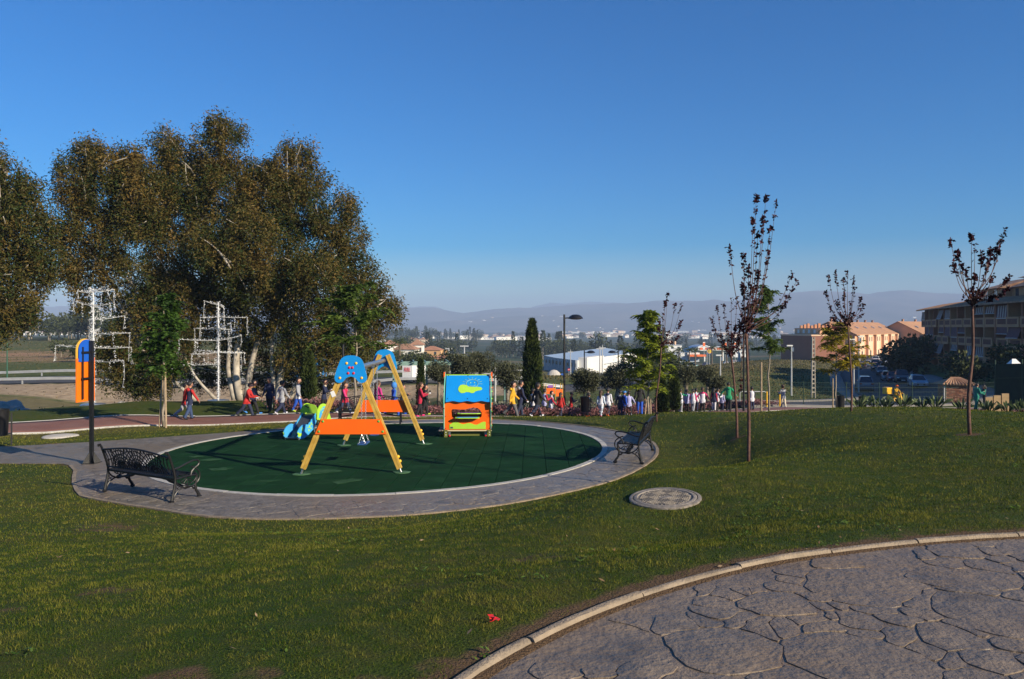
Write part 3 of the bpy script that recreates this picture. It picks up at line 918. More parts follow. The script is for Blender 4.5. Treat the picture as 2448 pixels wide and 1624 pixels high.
# ------------------------------------------------------------------ ribbons: red brick walk, roads
def ribbon(name, P, hw, m, top, label, n=6, skirt=.08, kind='structure', zf=G, off=0.0):
    P = np.asarray(P); t = np.gradient(P, axis=0); t /= np.linalg.norm(t, axis=1)[:, None]; nn = np.c_[t[:, 1], -t[:, 0]]
    w = np.linspace(-hw, hw, n + 1) + off; VV = []
    for a in w:
        Q = P + nn * a; VV.append(np.c_[Q, zf(Q[:, 0], Q[:, 1]) + top])
    e0 = VV[0].copy(); e0[:, 2] -= skirt; e1 = VV[-1].copy(); e1[:, 2] -= skirt
    VV = [e0] + VV + [e1]; L = len(P); fs = []
    for k in range(len(VV) - 1):
        i = np.arange(L - 1); fs.append(np.c_[k * L + i, (k + 1) * L + i, (k + 1) * L + i + 1, k * L + i + 1])
    o = np_mesh(name, np.vstack(VV), np.vstack(fs), m)
    if kind: tag(o, label, None, kind=kind)
    return o
def brick_material():
    m, nt, b = nodes('red_paving')
    br = N(nt, 'ShaderNodeTexBrick'); br.inputs['Scale'].default_value = 4.0
    br.inputs['Color1'].default_value = (.19, .075, .050, 1); br.inputs['Color2'].default_value = (.26, .105, .070, 1); br.inputs['Mortar'].default_value = (.10, .055, .045, 1)
    br.inputs['Mortar Size'].default_value = .02
    tc = N(nt, 'ShaderNodeTexCoord'); mp = N(nt, 'ShaderNodeMapping'); mp.inputs['Rotation'].default_value = (0, 0, R(20))
    nt.links.new(tc.outputs['Object'], mp.inputs[0]); nt.links.new(mp.outputs[0], br.inputs['Vector'])
    n1 = tex(nt, .8, 5); c = mixc(nt, ramp(nt, n1.outputs[0], .35, .7), br.outputs['Color'], (.24, .12, .09))
    nt.links.new(c, b.inputs['Base Color']); b.inputs['Roughness'].default_value = .7
    return m
M_BRICKW = brick_material()
M_ASPH = mat('asphalt', (.045, .045, .048), .9, .25, 3, bump=.4, bscale=40)
M_PAVE = mat('pavement_slab', (.16, .15, .14), .85, .15, 2)
red_walk = ribbon('red_walk', BROWN_D, 1.45, M_BRICKW, 0.0, 'red brick paved walk curving behind the playground')
for sgn in (-1, 1):
    ribbon('walk_edging', BROWN_D, .06, M_RIM, .012, None, 1, kind=None, off=sgn * 1.52).parent = red_walk
ribbon('valley_road', LROAD, 4.0, M_ASPH, 0.0, 'grey asphalt road running behind the guardrails')
street = ribbon('street', STREET, 4.8, M_ASPH, 0.0, 'asphalt street curving downhill between parked cars')
for sgn in (-1, 1):
    o = ribbon('pavement', STREET, .9, M_PAVE, .13, 'kerbed pavement beside the street of parked cars', 2, .3, off=sgn * 5.72)
# ------------------------------------------------------------------ grass blades, weeds, fallen leaves
def blades(name, X, Y, L, Wd, m, tone, lean=.6, parent=None, z0=None, zoff=-.004, tris=1):
    n = len(X); Z = (G(X, Y, True) + lawn_relief(X, Y) if z0 is None else z0) + zoff
    a = rng.uniform(0, 2 * np.pi, n); ln = rng.uniform(.1, lean, n) * L
    ux, uy = np.cos(a), np.sin(a); b = rng.uniform(0, 2 * np.pi, n); lx, ly = np.cos(b), np.sin(b)
    p0 = np.c_[X - ux * Wd / 2, Y - uy * Wd / 2, Z]; p1 = np.c_[X + ux * Wd / 2, Y + uy * Wd / 2, Z]
    p2 = np.c_[X + lx * ln, Y + ly * ln, Z + np.sqrt(np.maximum(L ** 2 - ln ** 2, 1e-6))]
    VV = np.stack([p0, p1, p2], 1).reshape(-1, 3)
    return np_mesh(name, VV, np.arange(3 * n).reshape(-1, 3), m, parent, tone=np.repeat(tone, 3))
M_GRASS = leafmat('grass_blade', (.026, .062, .004), (.225, .205, .038), .6, .25, 5.0, .06)
M_CLOVER = leafmat('weed_leaf', (.040, .090, .010), (.140, .210, .040), .5, .3, 2)
M_DEADLEAF = leafmat('fallen_leaf', (.16, .10, .05), (.36, .25, .15), .7, .1, 2)
def scatter_lawn(r0, r1, dens, amax=42):
    th = np.radians(amax); area = th * (r1 ** 2 - r0 ** 2); n = int(area * dens)
    r = np.sqrt(rng.uniform(r0 ** 2, r1 ** 2, n)); a = rng.uniform(-th, th, n)
    x, y = r * np.sin(a), r * np.cos(a)
    k = ~inside(x, y, PATHPOLY) & ~inside(x, y, OUTER)
    x, y = x[k], y[k]
    d1 = seg_dist(x, y, KERB, False); d2 = seg_dist(x, y, OUTER); d3 = seg_dist(x, y, BROWN_D, False)
    k = (d1 > .06) & (d2 > .05) & (d3 > 1.62)
    x, y = x[k], y[k]
    e, d, _, _ = ground_attrs(x, y)
    sp = vnoise(x * 9, y * 9, 2)
    k = rng.uniform(0, 1, len(x)) > np.clip(e * 1.3 + .55 * sp * (e > .05), 0, .97)
    k &= np.hypot(x - 1.72, y - 8.8) > .40
    return x[k], y[k], d[k]
GX_, GY_, GL_, GW_, GT_ = [], [], [], [], []
for r0, r1, dens, L, w in ((3.1, 5.2, 10500, .019, .0036), (5.2, 8, 6400, .021, .0048), (8, 12, 3000, .023, .007), (12, 18, 1150, .026, .011), (18, 32, 330, .028, .018)):
    x, y, d = scatter_lawn(r0, r1, dens)
    n = len(x)
    patch = .35 * vnoise(x * .9, y * .9, 1) + .7 * vnoise(x * 4.5, y * 4.5, 4) + .6 * vnoise(x * 15, y * 15, 6)
    GX_.append(x); GY_.append(y); GL_.append(L * rng.uniform(.4, 1.5, n) * (1 + .5 * patch)); GW_.append(np.full(n, w) * rng.uniform(.7, 1.3, n))
    GT_.append(np.clip(.34 + .26 * patch + .75 * d + rng.normal(0, .19, n), 0, 1.1))
grass = blades('grass', *(np.concatenate(q) for q in (GX_, GY_, GL_, GW_)), M_GRASS, np.concatenate(GT_), .97)
tag(grass, 'short green and straw-coloured grass blades covering the lawn', 'grass', kind='stuff')
print('blades', len(grass.data.polygons))
def flat_leaves(name, x, y, size, m, tone, up=.02, tilt=.5, elong=1.4):
    n = len(x); z = G(x, y, True) + lawn_relief(x, y) + up * rng.uniform(.3, 1.2, n)
    a = rng.uniform(0, 2 * np.pi, n); ux = np.c_[np.cos(a), np.sin(a), rng.uniform(-tilt, tilt, n)]; vx = np.c_[-np.sin(a), np.cos(a), rng.uniform(-tilt, tilt, n)]
    c = np.c_[x, y, z]; s = (size * rng.uniform(.5, 1.2, n))[:, None]
    VV = np.stack([c - ux * s * elong, c - vx * s * .55, c + ux * s * elong, c + vx * s * .55], 1).reshape(-1, 3)
    return np_mesh(name, VV, np.arange(4 * n).reshape(-1, 4), m, tone=np.repeat(tone, 4))
wx, wy = [], []
for _ in range(620):                                       # rosettes of broad-leaved weeds
    r_ = math.sqrt(random.uniform(3.3 ** 2, 20 ** 2)); a = R(random.uniform(-38, 38))
    x, y = r_ * math.sin(a), r_ * math.cos(a)
    if mnoise.noise((x * .5, y * .5, 7.7)) < -.12: continue
    k = random.randint(4, 20); q = np.abs(rng.normal(0, .055 + .004 * r_, k)); t = rng.uniform(0, 6.28, k)
    wx += list(x + q * np.cos(t)); wy += list(y + q * np.sin(t))
wx, wy = np.array(wx), np.array(wy)
k = ~inside(wx, wy, PATHPOLY) & ~inside(wx, wy, OUTER) & (seg_dist(wx, wy, BROWN_D, False) > 1.6) & (np.hypot(wx - 1.72, wy - 8.8) > .42); wx, wy = wx[k], wy[k]
tag(flat_leaves('weeds', wx, wy, .014, M_CLOVER, rng.uniform(0, 1, len(wx)), .028), 'low bright green broad-leaved weeds dotted through the lawn', 'weeds', kind='stuff')
x = np.r_[rng.uniform(.4, 7.5, 260), rng.uniform(-6, 5, 120)]; y = np.r_[rng.uniform(4.0, 9.5, 260), rng.uniform(3.4, 12, 120)]
k = ~inside(x, y, PATHPOLY) & ~inside(x, y, OUTER) & (seg_dist(x, y, KERB, False) < np.where(x > 1, 3.0, 9) * rng.uniform(0, 1, len(x)) ** 1.6 + .12); x, y = x[k], y[k]
tag(flat_leaves('fallen_leaves', x, y, .017, M_DEADLEAF, rng.uniform(0, 1, len(x)), .03, .6, 1.3), 'dry brown fallen leaves lying in the grass by the kerb', 'leaves', kind='stuff')

# ------------------------------------------------------------------ trees
def leaf_cloud(C, D, L, W, tone, curl=0.0):
    """diamond leaves at C pointing along D"""
    n = len(C); D = D / (np.linalg.norm(D, axis=1)[:, None] + 1e-9)
    S = np.cross(D, rng.normal(0, 1, (n, 3))); S /= (np.linalg.norm(S, axis=1)[:, None] + 1e-9)
    L = np.broadcast_to(L, (n,))[:, None]; W = np.broadcast_to(W, (n,))[:, None]
    p0 = C; p2 = C + D * L; mid = C + D * L * .45
    return np.stack([p0, mid - S * W / 2, p2, mid + S * W / 2], 1).reshape(-1, 3), np.repeat(tone, 4)
def ball_pts(n, c, r, shell=.5):
    v = rng.normal(0, 1, (n, 3)); v /= np.linalg.norm(v, axis=1)[:, None]
    q = rng.uniform(shell, 1, n) ** (1 / 2.2)
    return np.array(c) + v * q[:, None] * np.array(r), v
def limb(mb, p0, p1, r0, r1, bend=.12, n=6, seg=7, seed=0):
    rr = random.Random(seed); p0, p1 = Vector(p0), Vector(p1); L = (p1 - p0).length
    o = Vector((rr.uniform(-1, 1), rr.uniform(-1, 1), rr.uniform(-.3, .6))) * bend * L
    o2 = Vector((rr.uniform(-1, 1), rr.uniform(-1, 1), 0)) * bend * .35 * L
    pts = []
    for k in range(seg + 1):
        t = k / seg
        pts.append(p0.lerp(p1, t) + o * (4 * t * (1 - t)) * .5 + o2 * math.sin(t * 6.3) * .5)
    mb.tube(pts, [r0 + (r1 - r0) * (k / seg) ** .8 for k in range(seg + 1)], n)
    return pts
def crown_mesh(parts, m, parent, name='crown'):
    VV = np.vstack([p[0] for p in parts]); T = np.concatenate([p[1] for p in parts])
    return np_mesh(name, VV, np.arange(len(VV)).reshape(-1, 4), m, parent, tone=T)

# --- eucalyptus: pale twisting trunks, lobes of small hanging leaves
M_EUC_BARK = mat('eucalyptus_bark', (.20, .17, .135), .85, rgb2=(.50, .45, .38), scale=2.2, bump=.5, bscale=18, detail=6)
M_EUC = leafmat('eucalyptus_leaf', (.030, .048, .012), (.205, .124, .034), .5, .22, .45)
def eucalyptus(px, d, lobes, trunks, n_leaf, label, seed):
    """lobes: (px, py, rpx, depth offset) read off the crown; trunks: list of pixel polylines"""
    base = gp(px, d)
    root = empty('eucalyptus_tree', base, 0, label, 'tree', 'eucalyptus trees behind the red walk')
    loc = lambda x, y, dd=0.0: Vector(PW(x, y, d + dd)) - base
    mb = MB(); 
    for ti, (pts, r0, r1) in enumerate(trunks):
        P = [loc(*p) for p in pts]
        P = [Vector(p) for p in densify(np.array([tuple(p) for p in P]), .5)]
        n = len(P); mb.tube(P, [.78 * (r0 + (r1 - r0) * (k / (n - 1)) ** .75) for k in range(n)], 8)
    parts = []
    tot = sum(l[2] ** 2 for l in lobes)
    for li, l in enumerate(lobes):
        x, y, r = l[:3]; dd = l[3] if len(l) > 3 else 0; sq = l[4] if len(l) > 4 else 1.0
        c = loc(x, y, dd); rm = r * d / F
        # branch reaching into the lobe from nearest trunk point
        tv_ = [Vector(v) for v in mb.v[::8]] if mb.v else [Vector()]
        q = min((v for v in tv_ if v.z < c.z + .2), key=lambda v: (v - c).length, default=tv_[0])
        if (q - c).length > .3:
            limb(mb, q, c + Vector((0, 0, rm * .5)), .045 + .02 * rm, .012, .16, 5, 6, seed * 50 + li)
            limb(mb, q + Vector((0, 0, -.3)), c + Vector((rm * random.uniform(-.5, .5), -rm * .85, rm * .45)), .05 + .02 * rm, .014, .2, 5, 7, seed * 70 + li)
        n = int(n_leaf * r * r / tot)
        # sprays: clusters of leaves hanging from twig ends, more near the surface
        ns = max(12, n // 30); cp, vv = ball_pts(int(ns * 1.7), c, (rm, rm * .95, rm * sq), .10)
        nz = np.array([mnoise.noise((a * 1.05, b * 1.05, cc * .75 + seed)) for a, b, cc in cp])
        keep = nz > -.16; cp, vv, nz = cp[keep][:ns], vv[keep][:ns], nz[keep][:ns]; ns = len(cp)
        cp = cp + vv * (np.abs(rng.normal(0, .16, ns)) * rm)[:, None]               # ragged outline
        idx = rng.integers(0, ns, n); dl = np.abs(rng.normal(0, .16, n))            # leaves hang in strings below each twig
        C = cp[idx] + rng.normal(0, 1, (n, 3)) * np.array((.15, .15, .24)) - np.c_[np.zeros(n), np.zeros(n), dl]
        D = np.c_[rng.normal(0, .7, n), rng.normal(0, .7, n), rng.uniform(-1.1, .1, n)]
        sp = rng.uniform(0, 1, ns)
        tone = np.clip(.29 + .50 * (sp[idx] - .5) + rng.normal(0, .09, n) + .25 * nz[idx], 0, 1)
        parts.append(leaf_cloud(C, D, rng.uniform(.12, .23, n), rng.uniform(.04, .075, n), tone))
    mb.build('trunk', M_EUC_BARK, root, smooth=True)
    crown_mesh(parts, M_EUC, root)
    return root
# pixels are photo columns and rows
eucalyptus(600, 42,
    [(505,365,60),(545,330,42),(520,300,28),(470,430,62),(560,440,70),(420,370,48),(395,340,34),(440,420,55),(690,395,52),(715,370,36),(740,420,48),(660,440,55),(630,500,80),(520,520,85),(430,520,75),(720,500,65),
     (790,520,52),(815,490,36),(835,560,48),(760,590,70),(640,600,90),(540,640,85),(830,640,58),(860,690,62),(900,740,50),(930,730,30),(880,800,42),(800,730,75),(700,720,80),(610,730,70),(820,800,50),(740,800,55),(560,830,42,1),(640,820,45,1),(480,640,62),(450,720,60),(520,740,55),(480,800,40,2),(660,880,30,2),(720,860,36,2),(830,860,30,1),(600,660,60,-2),(620,420,42),(610,475,52),(620,890,34,4),(520,880,34,4),(470,890,34,4),(700,900,34,4),(770,890,36,3),(850,880,34,3),(760,835,42,-1),(850,835,40,-1),(690,850,30,-1),(690,650,60,-2),(590,560,60,-2.5),(760,660,50,-2.5),(500,600,55,-2.5)],
    [([(575,958),(565,900),(568,830),(590,760),(560,660),(500,560),(470,470)], .30, .05), ([(590,958),(600,880),(625,800),(700,715),(725,660),(770,560)], .26, .05),
     ([(665,962),(672,890),(690,830),(668,740),(620,640),(600,500),(540,400)], .30, .05), ([(690,964),(720,900),(790,835),(850,800)], .20, .05), ([(700,966),(735,905),(800,850)], .15, .05), ([(660,960),(650,860),(655,760),(690,600),(700,470)], .20, .04), ([(560,956),(545,880),(548,800),(520,700),(470,600)], .20, .05)],
    245000, 'biggest eucalyptus with pale twisting trunks and broad rusty crown', 3)
eucalyptus(395, 41,
    [(225,385,45),(200,370,30),(260,400,45),(310,400,38),(315,370,26),(180,430,52),(240,460,62),(320,470,60),(170,480,40),(210,540,55),(290,560,62),(150,560,38),(360,560,55),(190,620,42),(260,640,45),(150,650,34,0,.7),(185,700,32),(330,660,60),(370,740,60),(320,760,45),(310,820,55),(340,880,45),(290,850,32),(420,700,50),(400,640,50),(270,720,25),(430,790,45),(400,860,48),(350,430,50),(345,500,60),(380,470,50),(300,880,50),(270,840,42),(330,910,34),(380,900,36)],
    [([(395,968),(380,915),(345,840),(310,770),(270,680),(215,600),(180,520)], .26, .05), ([(372,905),(352,820),(340,740),(300,640),(260,540)], .16, .04), ([(470,958),(420,915),(385,860),(360,780)], .16, .03), ([(310,770),(250,700),(190,640),(150,600)], .09, .03), ([(520,960),(470,905),(440,850),(415,780)], .14, .02)],
    130000, 'leaning eucalyptus with open drooping crown between the light trees', 5)
eucalyptus(-70, 36,
    [(20,440,60),(60,480,50),(-40,420,80),(90,540,48),(40,560,75),(110,600,36),(20,650,70),(70,680,48),(95,650,32),(30,740,50),(-60,560,110),(-60,720,90),(0,780,30),(60,740,28),(-150,520,90),(-170,660,90)],
    [([(-70,985),(-75,900),(-60,780),(-40,660),(10,560)], .30, .06), ([(-72,880),(-110,760),(-150,600)], .18, .05)],
    75000, 'eucalyptus cut off by the picture edge, golden hanging leaves', 8)
# ------------------------------------------------------------------ playground equipment
M_BLUE = mat('panel_blue', (.006, .245, .66), .35, .04, 3, coat=.3)
M_ORANGE = mat('panel_orange', (.86, .125, .004), .38, .04, 3, coat=.2)
M_LIME = mat('panel_lime', (.36, .62, .045), .4, .05, 3)
M_SKYB = mat('panel_light_blue', (.06, .36, .68), .4, .05, 3)
M_WOOD = mat('treated_pine', (.40, .235, .030), .6, rgb2=(.55, .36, .075), scale=7, bump=.3, bscale=40)
M_STEEL = mat('galvanised_steel', (.46, .47, .48), .35, .12, 20, metal=.85)
M_YELLOW = mat('cap_yellow', (.85, .48, .03), .35, .05)
M_RED = mat('cap_red', (.55, .015, .025), .35, .05)
M_GREENC = mat('cap_green', (.10, .36, .05), .35, .05)
M_TEAL = mat('panel_teal', (.18, .55, .42), .45, .05)
M_PURPLE = mat('panel_purple', (.22, .06, .36), .5, .05)
M_HPLW = mat('panel_edge_cream', (.62, .52, .30), .6, .08)
M_CHUTE = mat('slide_chute', (.045, .05, .062), .3, .1, 6)
M_DECK = mat('deck_grey', (.14, .12, .12), .7, .15, 8)
M_OLIVE = mat('base_olive', (.12, .13, .02), .6, .15, 6)
M_DARK = mat('dark_bolt', (.01, .012, .02), .5, .1)
M_WHITE = mat('white_plate', (.72, .72, .70), .5, .05)

XZ = lambda ox, oy, oz=0.0: (lambda a, b, t: Vector((ox + a, oy + t, oz + b)))

# ---- swing: beam runs away from the viewer
SWY0, SWY1, SWX = 16.27, 20.38, -3.33
zg = plane_z(SWX, (SWY0 + SWY1) / 2)
swing = empty('swing_set', (SWX, (SWY0 + SWY1) / 2, zg), 0, 'wooden A-frame swing with orange boards and blue face plates', 'swing')
hl = (SWY1 - SWY0) / 2
APEX = 2.36
plate = [(890,97),(930,100),(965,110),(995,126),(1018,152),(1035,190),(1055,265),(1073,335),(1074,365),(1062,392),(1040,406),(1010,411),(985,402),(968,388),(952,366),(930,348),(905,339),(890,337),(875,339),(850,348),(828,366),(812,388),(795,402),(768,411),(738,406),(718,392),(707,365),(708,335),(728,265),(757,190),(770,155),(790,128),(818,110),(850,100)]
PS = 0.00182
plate = [((x - 890) * PS, (97 - y) * PS) for x, y in plate]
for sgn, yy in ((-1, -hl), (1, hl)):
    for sx in (-1, 1):
        leg = MB()
        p0 = Vector((sx * 1.0, yy, .11)); p1 = Vector((sx * .10, yy, APEX - .04))
        ax = (p1 - p0).normalized(); side = ax.cross(Vector((0, 1, 0)))
        for w in (-.031, .031): leg.bar(p0 + side * w, p1 + side * w, .044, .095, up=(0, 1, 0))
        leg.bar(p0 + ax * .01, p1 - ax * .01, .022, .080, up=(0, 1, 0))
        lo = leg.build('leg', M_WOOD, swing)
        pn = MB(); f = p0 - ax * .13
        pn.cyl(p0 + ax * .1, f, .022, n=10); pn.build('foot_pin', M_STEEL, lo, smooth='auto')
        pd = MB(); dz = plane_z(SWX + f.x, swing.location.y + yy) - zg
        L = [(f.x + .2 * random.uniform(.75, 1.1) * math.cos(a), yy + .15 * random.uniform(.7, 1.1) * math.sin(a)) for a in np.linspace(0, 6.28, 12)[:-1]]
        pd.prism(L, lambda a, b, t: Vector((a, b, dz + .004 + t)), .012); pd.build('foot_patch', M_PAD, lo)
        for q in (.14, .24):
            bt = MB(); bt.ell(p0 + ax * q + side * (.062 if side.x * sx > 0 else -.062) , .035, 10, 6); bt.build('cap', M_YELLOW, lo, smooth=True)
    py = yy + sgn * .066
    pl = MB(); pl.prism(plate, XZ(0, py, APEX + .10), .025)
    po = pl.build('face_plate', M_BLUE, swing)
    for (x, y), mm in (((-.085, -.165), M_YELLOW), ((.11, -.165), M_YELLOW), ((-.225, -.468), M_YELLOW), ((.225, -.468), M_YELLOW), ((-.028, -.254), M_RED), ((.036, -.254), M_RED), ((-.054, -.37), M_RED), ((.058, -.37), M_RED)):
        k = MB(); k.ell((x, py + sgn * .013, APEX + .10 + y), (.028, .018, .028), 12, 6); k.build('knob', mm, po, smooth=True)
    bd = MB(); by = yy + sgn * .066
    bd.prism([(-.735, .83), (.735, .83), (.735, .845), (.615, 1.125), (.60, 1.14), (-.60, 1.14), (-.615, 1.125), (-.735, .845)], XZ(0, by), .022)
    bo = bd.build('board', M_ORANGE, swing)
    for x, z in ((-.66, .885), (.66, .885), (-.575, 1.095), (.575, 1.095)):
        k = MB(); k.ell((x, by + sgn * .011, z), (.026, .018, .026), 12, 6); k.build('knob', M_GREENC, bo, smooth=True)
beam = MB(); beam.cyl((0, -hl, 2.17), (0, hl, 2.17), .055, n=16); beam.build('beam', M_STEEL, swing, smooth='auto')
def chain(mb, p0, p1, pitch=.036, r=.0045):
    p0, p1 = Vector(p0), Vector(p1); L = (p1 - p0).length; n = max(1, int(L / pitch)); ax = (p1 - p0).normalized()
    a = ax.cross(Vector((0, 1, 0)));
    if a.length < .01: a = ax.cross(Vector((1, 0, 0)))
    a.normalize(); b = ax.cross(a)
    for k in range(n):
        c = p0.lerp(p1, (k + .5) / n); s = a if k % 2 else b
        mb.tube([c + ax * (pitch * .66 * math.cos(q)) + s * (.013 * math.sin(q)) for q in (0, .8, 1.57, 2.35, 3.14, 3.93, 4.71, 5.5)], r, 4, True)
for sy in (-.72, .78):
    ch_pts = []
    st = MB(); zseat = .44
    st.box((0, sy, zseat), (.17, .44, .030)); st.cyl((-.085, sy - .22, zseat), (-.085, sy + .22, zseat), .018, n=8); st.cyl((.085, sy - .22, zseat), (.085, sy + .22, zseat), .018, n=8)
    so = st.build('seat', mat('seat_blue', (.018, .075, .23), .6, .12), swing, smooth='auto')
    for s in (-1, 1):
        c = MB(); top = (0, sy + s * .27, 2.115); mid = (0, sy + s * .225, zseat + .22)
        chain(c, top, mid); chain(c, mid, (-.075, sy + s * .20, zseat + .015)); chain(c, mid, (.075, sy + s * .20, zseat + .015))
        c.build('chain', M_STEEL, so, fixn=False)
        hk = MB(); hk.box((0, sy + s * .27, 2.105), (.06, .05, .05)); hk.build('hanger', M_STEEL, so)
plm = MB(); plm.box((-.37, -hl - .052, 1.66), (.085, .006, .12), Matrix.Rotation(R(-22), 3, 'Y')); plm.build('notice_plate', M_WHITE, swing)

# ---- playhouse
HX, HY = PW(1118, 1040, 21.7)[:2]
hzg = plane_z(HX, HY)
house = empty('playhouse', (HX, HY, hzg), R(1.5), 'small orange playhouse with blue roof, sun drawing and green waves', 'playhouse')
W2 = .635
def wave(x0, x1, f, n=26): return [(x0 + (x1 - x0) * k / n, f(x0 + (x1 - x0) * k / n)) for k in range(n + 1)]
# front wall in pieces round the window opening
win = [(-.44,.60),(-.45,.70),(-.43,.745),(-.38,.755),(-.20,.742),(-.06,.745),(.06,.78),(.16,.80),(.27,.785),(.34,.735),(.385,.66),(.39,.58),(.37,.53),(.33,.51),(-.38,.505),(-.43,.53)]
def plate_hole(outer, hole, fr, th):
    """flat panel with one hole: outline and hole joined by a slit"""
    from mathutils.geometry import tessellate_polygon
    mb = MB(); n, h = len(outer), len(hole)
    allp = outer + hole
    tri = tessellate_polygon([[Vector((a, b, 0)) for a, b in outer], [Vector((a, b, 0)) for a, b in hole]])
    vs = [fr(a, b, -th / 2) for a, b in allp] + [fr(a, b, th / 2) for a, b in allp]; N_ = n + h
    fs = [tuple(t) for t in tri] + [tuple(i + N_ for i in reversed(t)) for t in tri]
    fs += [(i, (i + 1) % n, (i + 1) % n + N_, i + N_) for i in range(n)]
    fs += [(n + i, n + (i + 1) % h, n + (i + 1) % h + N_, n + i + N_) for i in range(h)]
    mb._add(vs, fs); return mb
fw = plate_hole([(-W2, .185), (W2, .185), (W2, .98), (-W2, .98)], win, XZ(0, 0), .02).build('front_wall', M_ORANGE, house)
bw = plate_hole([(-W2, .185), (W2, .185), (W2, .98), (-W2, .98)], [(-.46,.52),(-.46,.86),(.46,.86),(.46,.52)], XZ(0, .95), .02).build('back_wall', M_ORANGE, house)
gw = MB(); gw.prism([(-.50, .205)] + [(.50, .205)] + [(.50 - 1.0 * k / 26, .36 + .028 * math.sin(k * .62 + .6) + .02 * math.cos(k * .31)) for k in range(27)], XZ(0, -.016), .012)
gw.build('green_wave', M_LIME, fw)
fwb = MB(); fwb.box((-.44, -.025, .245), (.07, .006, .045)); fwb.build('maker_plate', mat('plate_grey', (.06, .07, .09), .5), fw)
for x, z in ((-.61, .22), (.61, .22), (-.61, .56), (.58, .57), (-.6, .93), (0, .96), (.6, .93)):
    k = MB(); k.ell((x, -.012, z), (.016, .012, .016), 8, 5); k.build('bolt', M_RED, fw)
for (y, z, x0, x1, dpt, col_) in ((-.10, .525, -.34, .33, .20, M_BLUE), (.06, .63, -.28, .36, .16, M_PURPLE)):
    sh = MB(); sh.prism([(x0, y - dpt / 2 + .03), (x0 + .1, y - dpt / 2 - .01), (x1 - .1, y - dpt / 2 - .01), (x1, y - dpt / 2 + .03), (x1, y + dpt / 2), (x0, y + dpt / 2)], lambda a, b, t: Vector((a, b, z + t)), .022)
    so = sh.build('counter', M_LIME, house)
    t_ = MB(); t_.box(((x0 + x1) / 2, y, z + .0145), (x1 - x0 - .1, dpt - .06, .006)); t_.build('counter_top', col_, so)
# roof: two gently concave slopes with scalloped hem
RT, RB = 1.67, .985
def roofpt(a, s, front=True):          # s 0 ridge .. 1 eave
    y = .47 - (.47 + .10) * s; z = RT - (RT - RB) * s + .045 * math.sin(math.pi * s)
    return Vector((a, y if front else .94 - y, z))
for front in (True, False):
    rf = MB(); n = 40; rows = 10; vs = []; fs = []
    for th in (0, .018):
        for r_ in range(rows + 1):
            for k in range(n + 1):
                a = -W2 + .03 + (2 * W2 - .06) * k / n; s = r_ / rows
                if r_ == rows: s += .016 * math.cos(k * 2 * math.pi * 3.1 / n * 1.0) + .012
                p = roofpt(a, s, front); p.y += (th if front else -th) * .8; p.z -= th * .6
                vs.append(p)
    M_ = (rows + 1) * (n + 1)
    for r_ in range(rows):
        for k in range(n):
            q = r_ * (n + 1) + k; fs.append((q, q + 1, q + n + 2, q + n + 1)); fs.append((M_ + q, M_ + q + n + 1, M_ + q + n + 2, M_ + q + 1))
    for k in range(n):
        q = rows * (n + 1) + k; fs.append((q, q + 1, M_ + q + 1, M_ + q)); fs.append((k, M_ + k, M_ + k + 1, k + 1))
    rf._add(vs, fs); ro = rf.build('roof', M_BLUE, house, smooth='auto')
    if front: roof_o = ro
rd = MB(); rd.b2((-W2 + .02, .455, RT - .012), (W2 - .02, .485, RT + .012)); rd.build('ridge', M_LIME, house)
# drawing on the roof: cloud and smiling sun, thin inlays on the slope
def on_roof(a, z_, t):                 # a across, z_ 0..1 down slope
    p = roofpt(a, z_); p2 = roofpt(a, min(z_ + .02, 1.1)); tn = (p2 - p).normalized(); nn = Vector((1, 0, 0)).cross(tn)
    if nn.y > 0: nn = -nn
    return p + nn * (t + .006)
cl = [(-.27,.62),(-.25,.53),(-.20,.455),(-.12,.45),(-.03,.465),(.03,.515),(.10,.53),(.28,.53),(.37,.545),(.405,.60),(.37,.65),(.27,.67),(.20,.70),(.17,.745),(.10,.75),(.04,.72),(-.05,.715),(-.10,.745),(-.18,.75),(-.24,.70)]
c_ = MB(); c_.prism(cl, lambda a, b, t: on_roof(a, b, t), .007); c_.build('cloud', M_LIME, roof_o)
scx, scy, srx, sry = .12, .40, .165, .165
M_LINE = mat('inlay_line', (.35, .62, .30), .5)
s_ = MB()
for a0, a1, k in ((R(-60), R(240), 26),):
    P = [on_roof(scx + srx * math.cos(a0 + (a1 - a0) * q / k) , scy - sry * math.sin(a0 + (a1 - a0) * q / k) , .003) for q in range(k + 1)]
    s_.tube(P, .0055, 4)
for q in range(9):
    a = R(-5 + q * 24); s_.tube([on_roof(scx + (srx + .03) * math.cos(a), scy - (sry + .03) * math.sin(a), .003), on_roof(scx + (srx + .12) * math.cos(a), scy - (sry + .10) * math.sin(a), .003)], .005, 4)
s_.tube([on_roof(scx + .09 * math.cos(R(200 + 14 * q)), scy + .02 - .09 * math.sin(R(200 + 14 * q)), .003) for q in range(11)], .006, 4)
for dx in (-.05, .06): s_.ell(on_roof(scx + dx, scy - .03, .003), (.020, .010, .016), 8, 5)
s_.build('sun_drawing', M_LINE, roof_o)
for x in (-.55, .0, .55):
    for z in (.045, .93):
        k = MB(); k.ell(on_roof(x, z, .004), .014, 6, 4); k.build('bolt', M_DARK, roof_o)
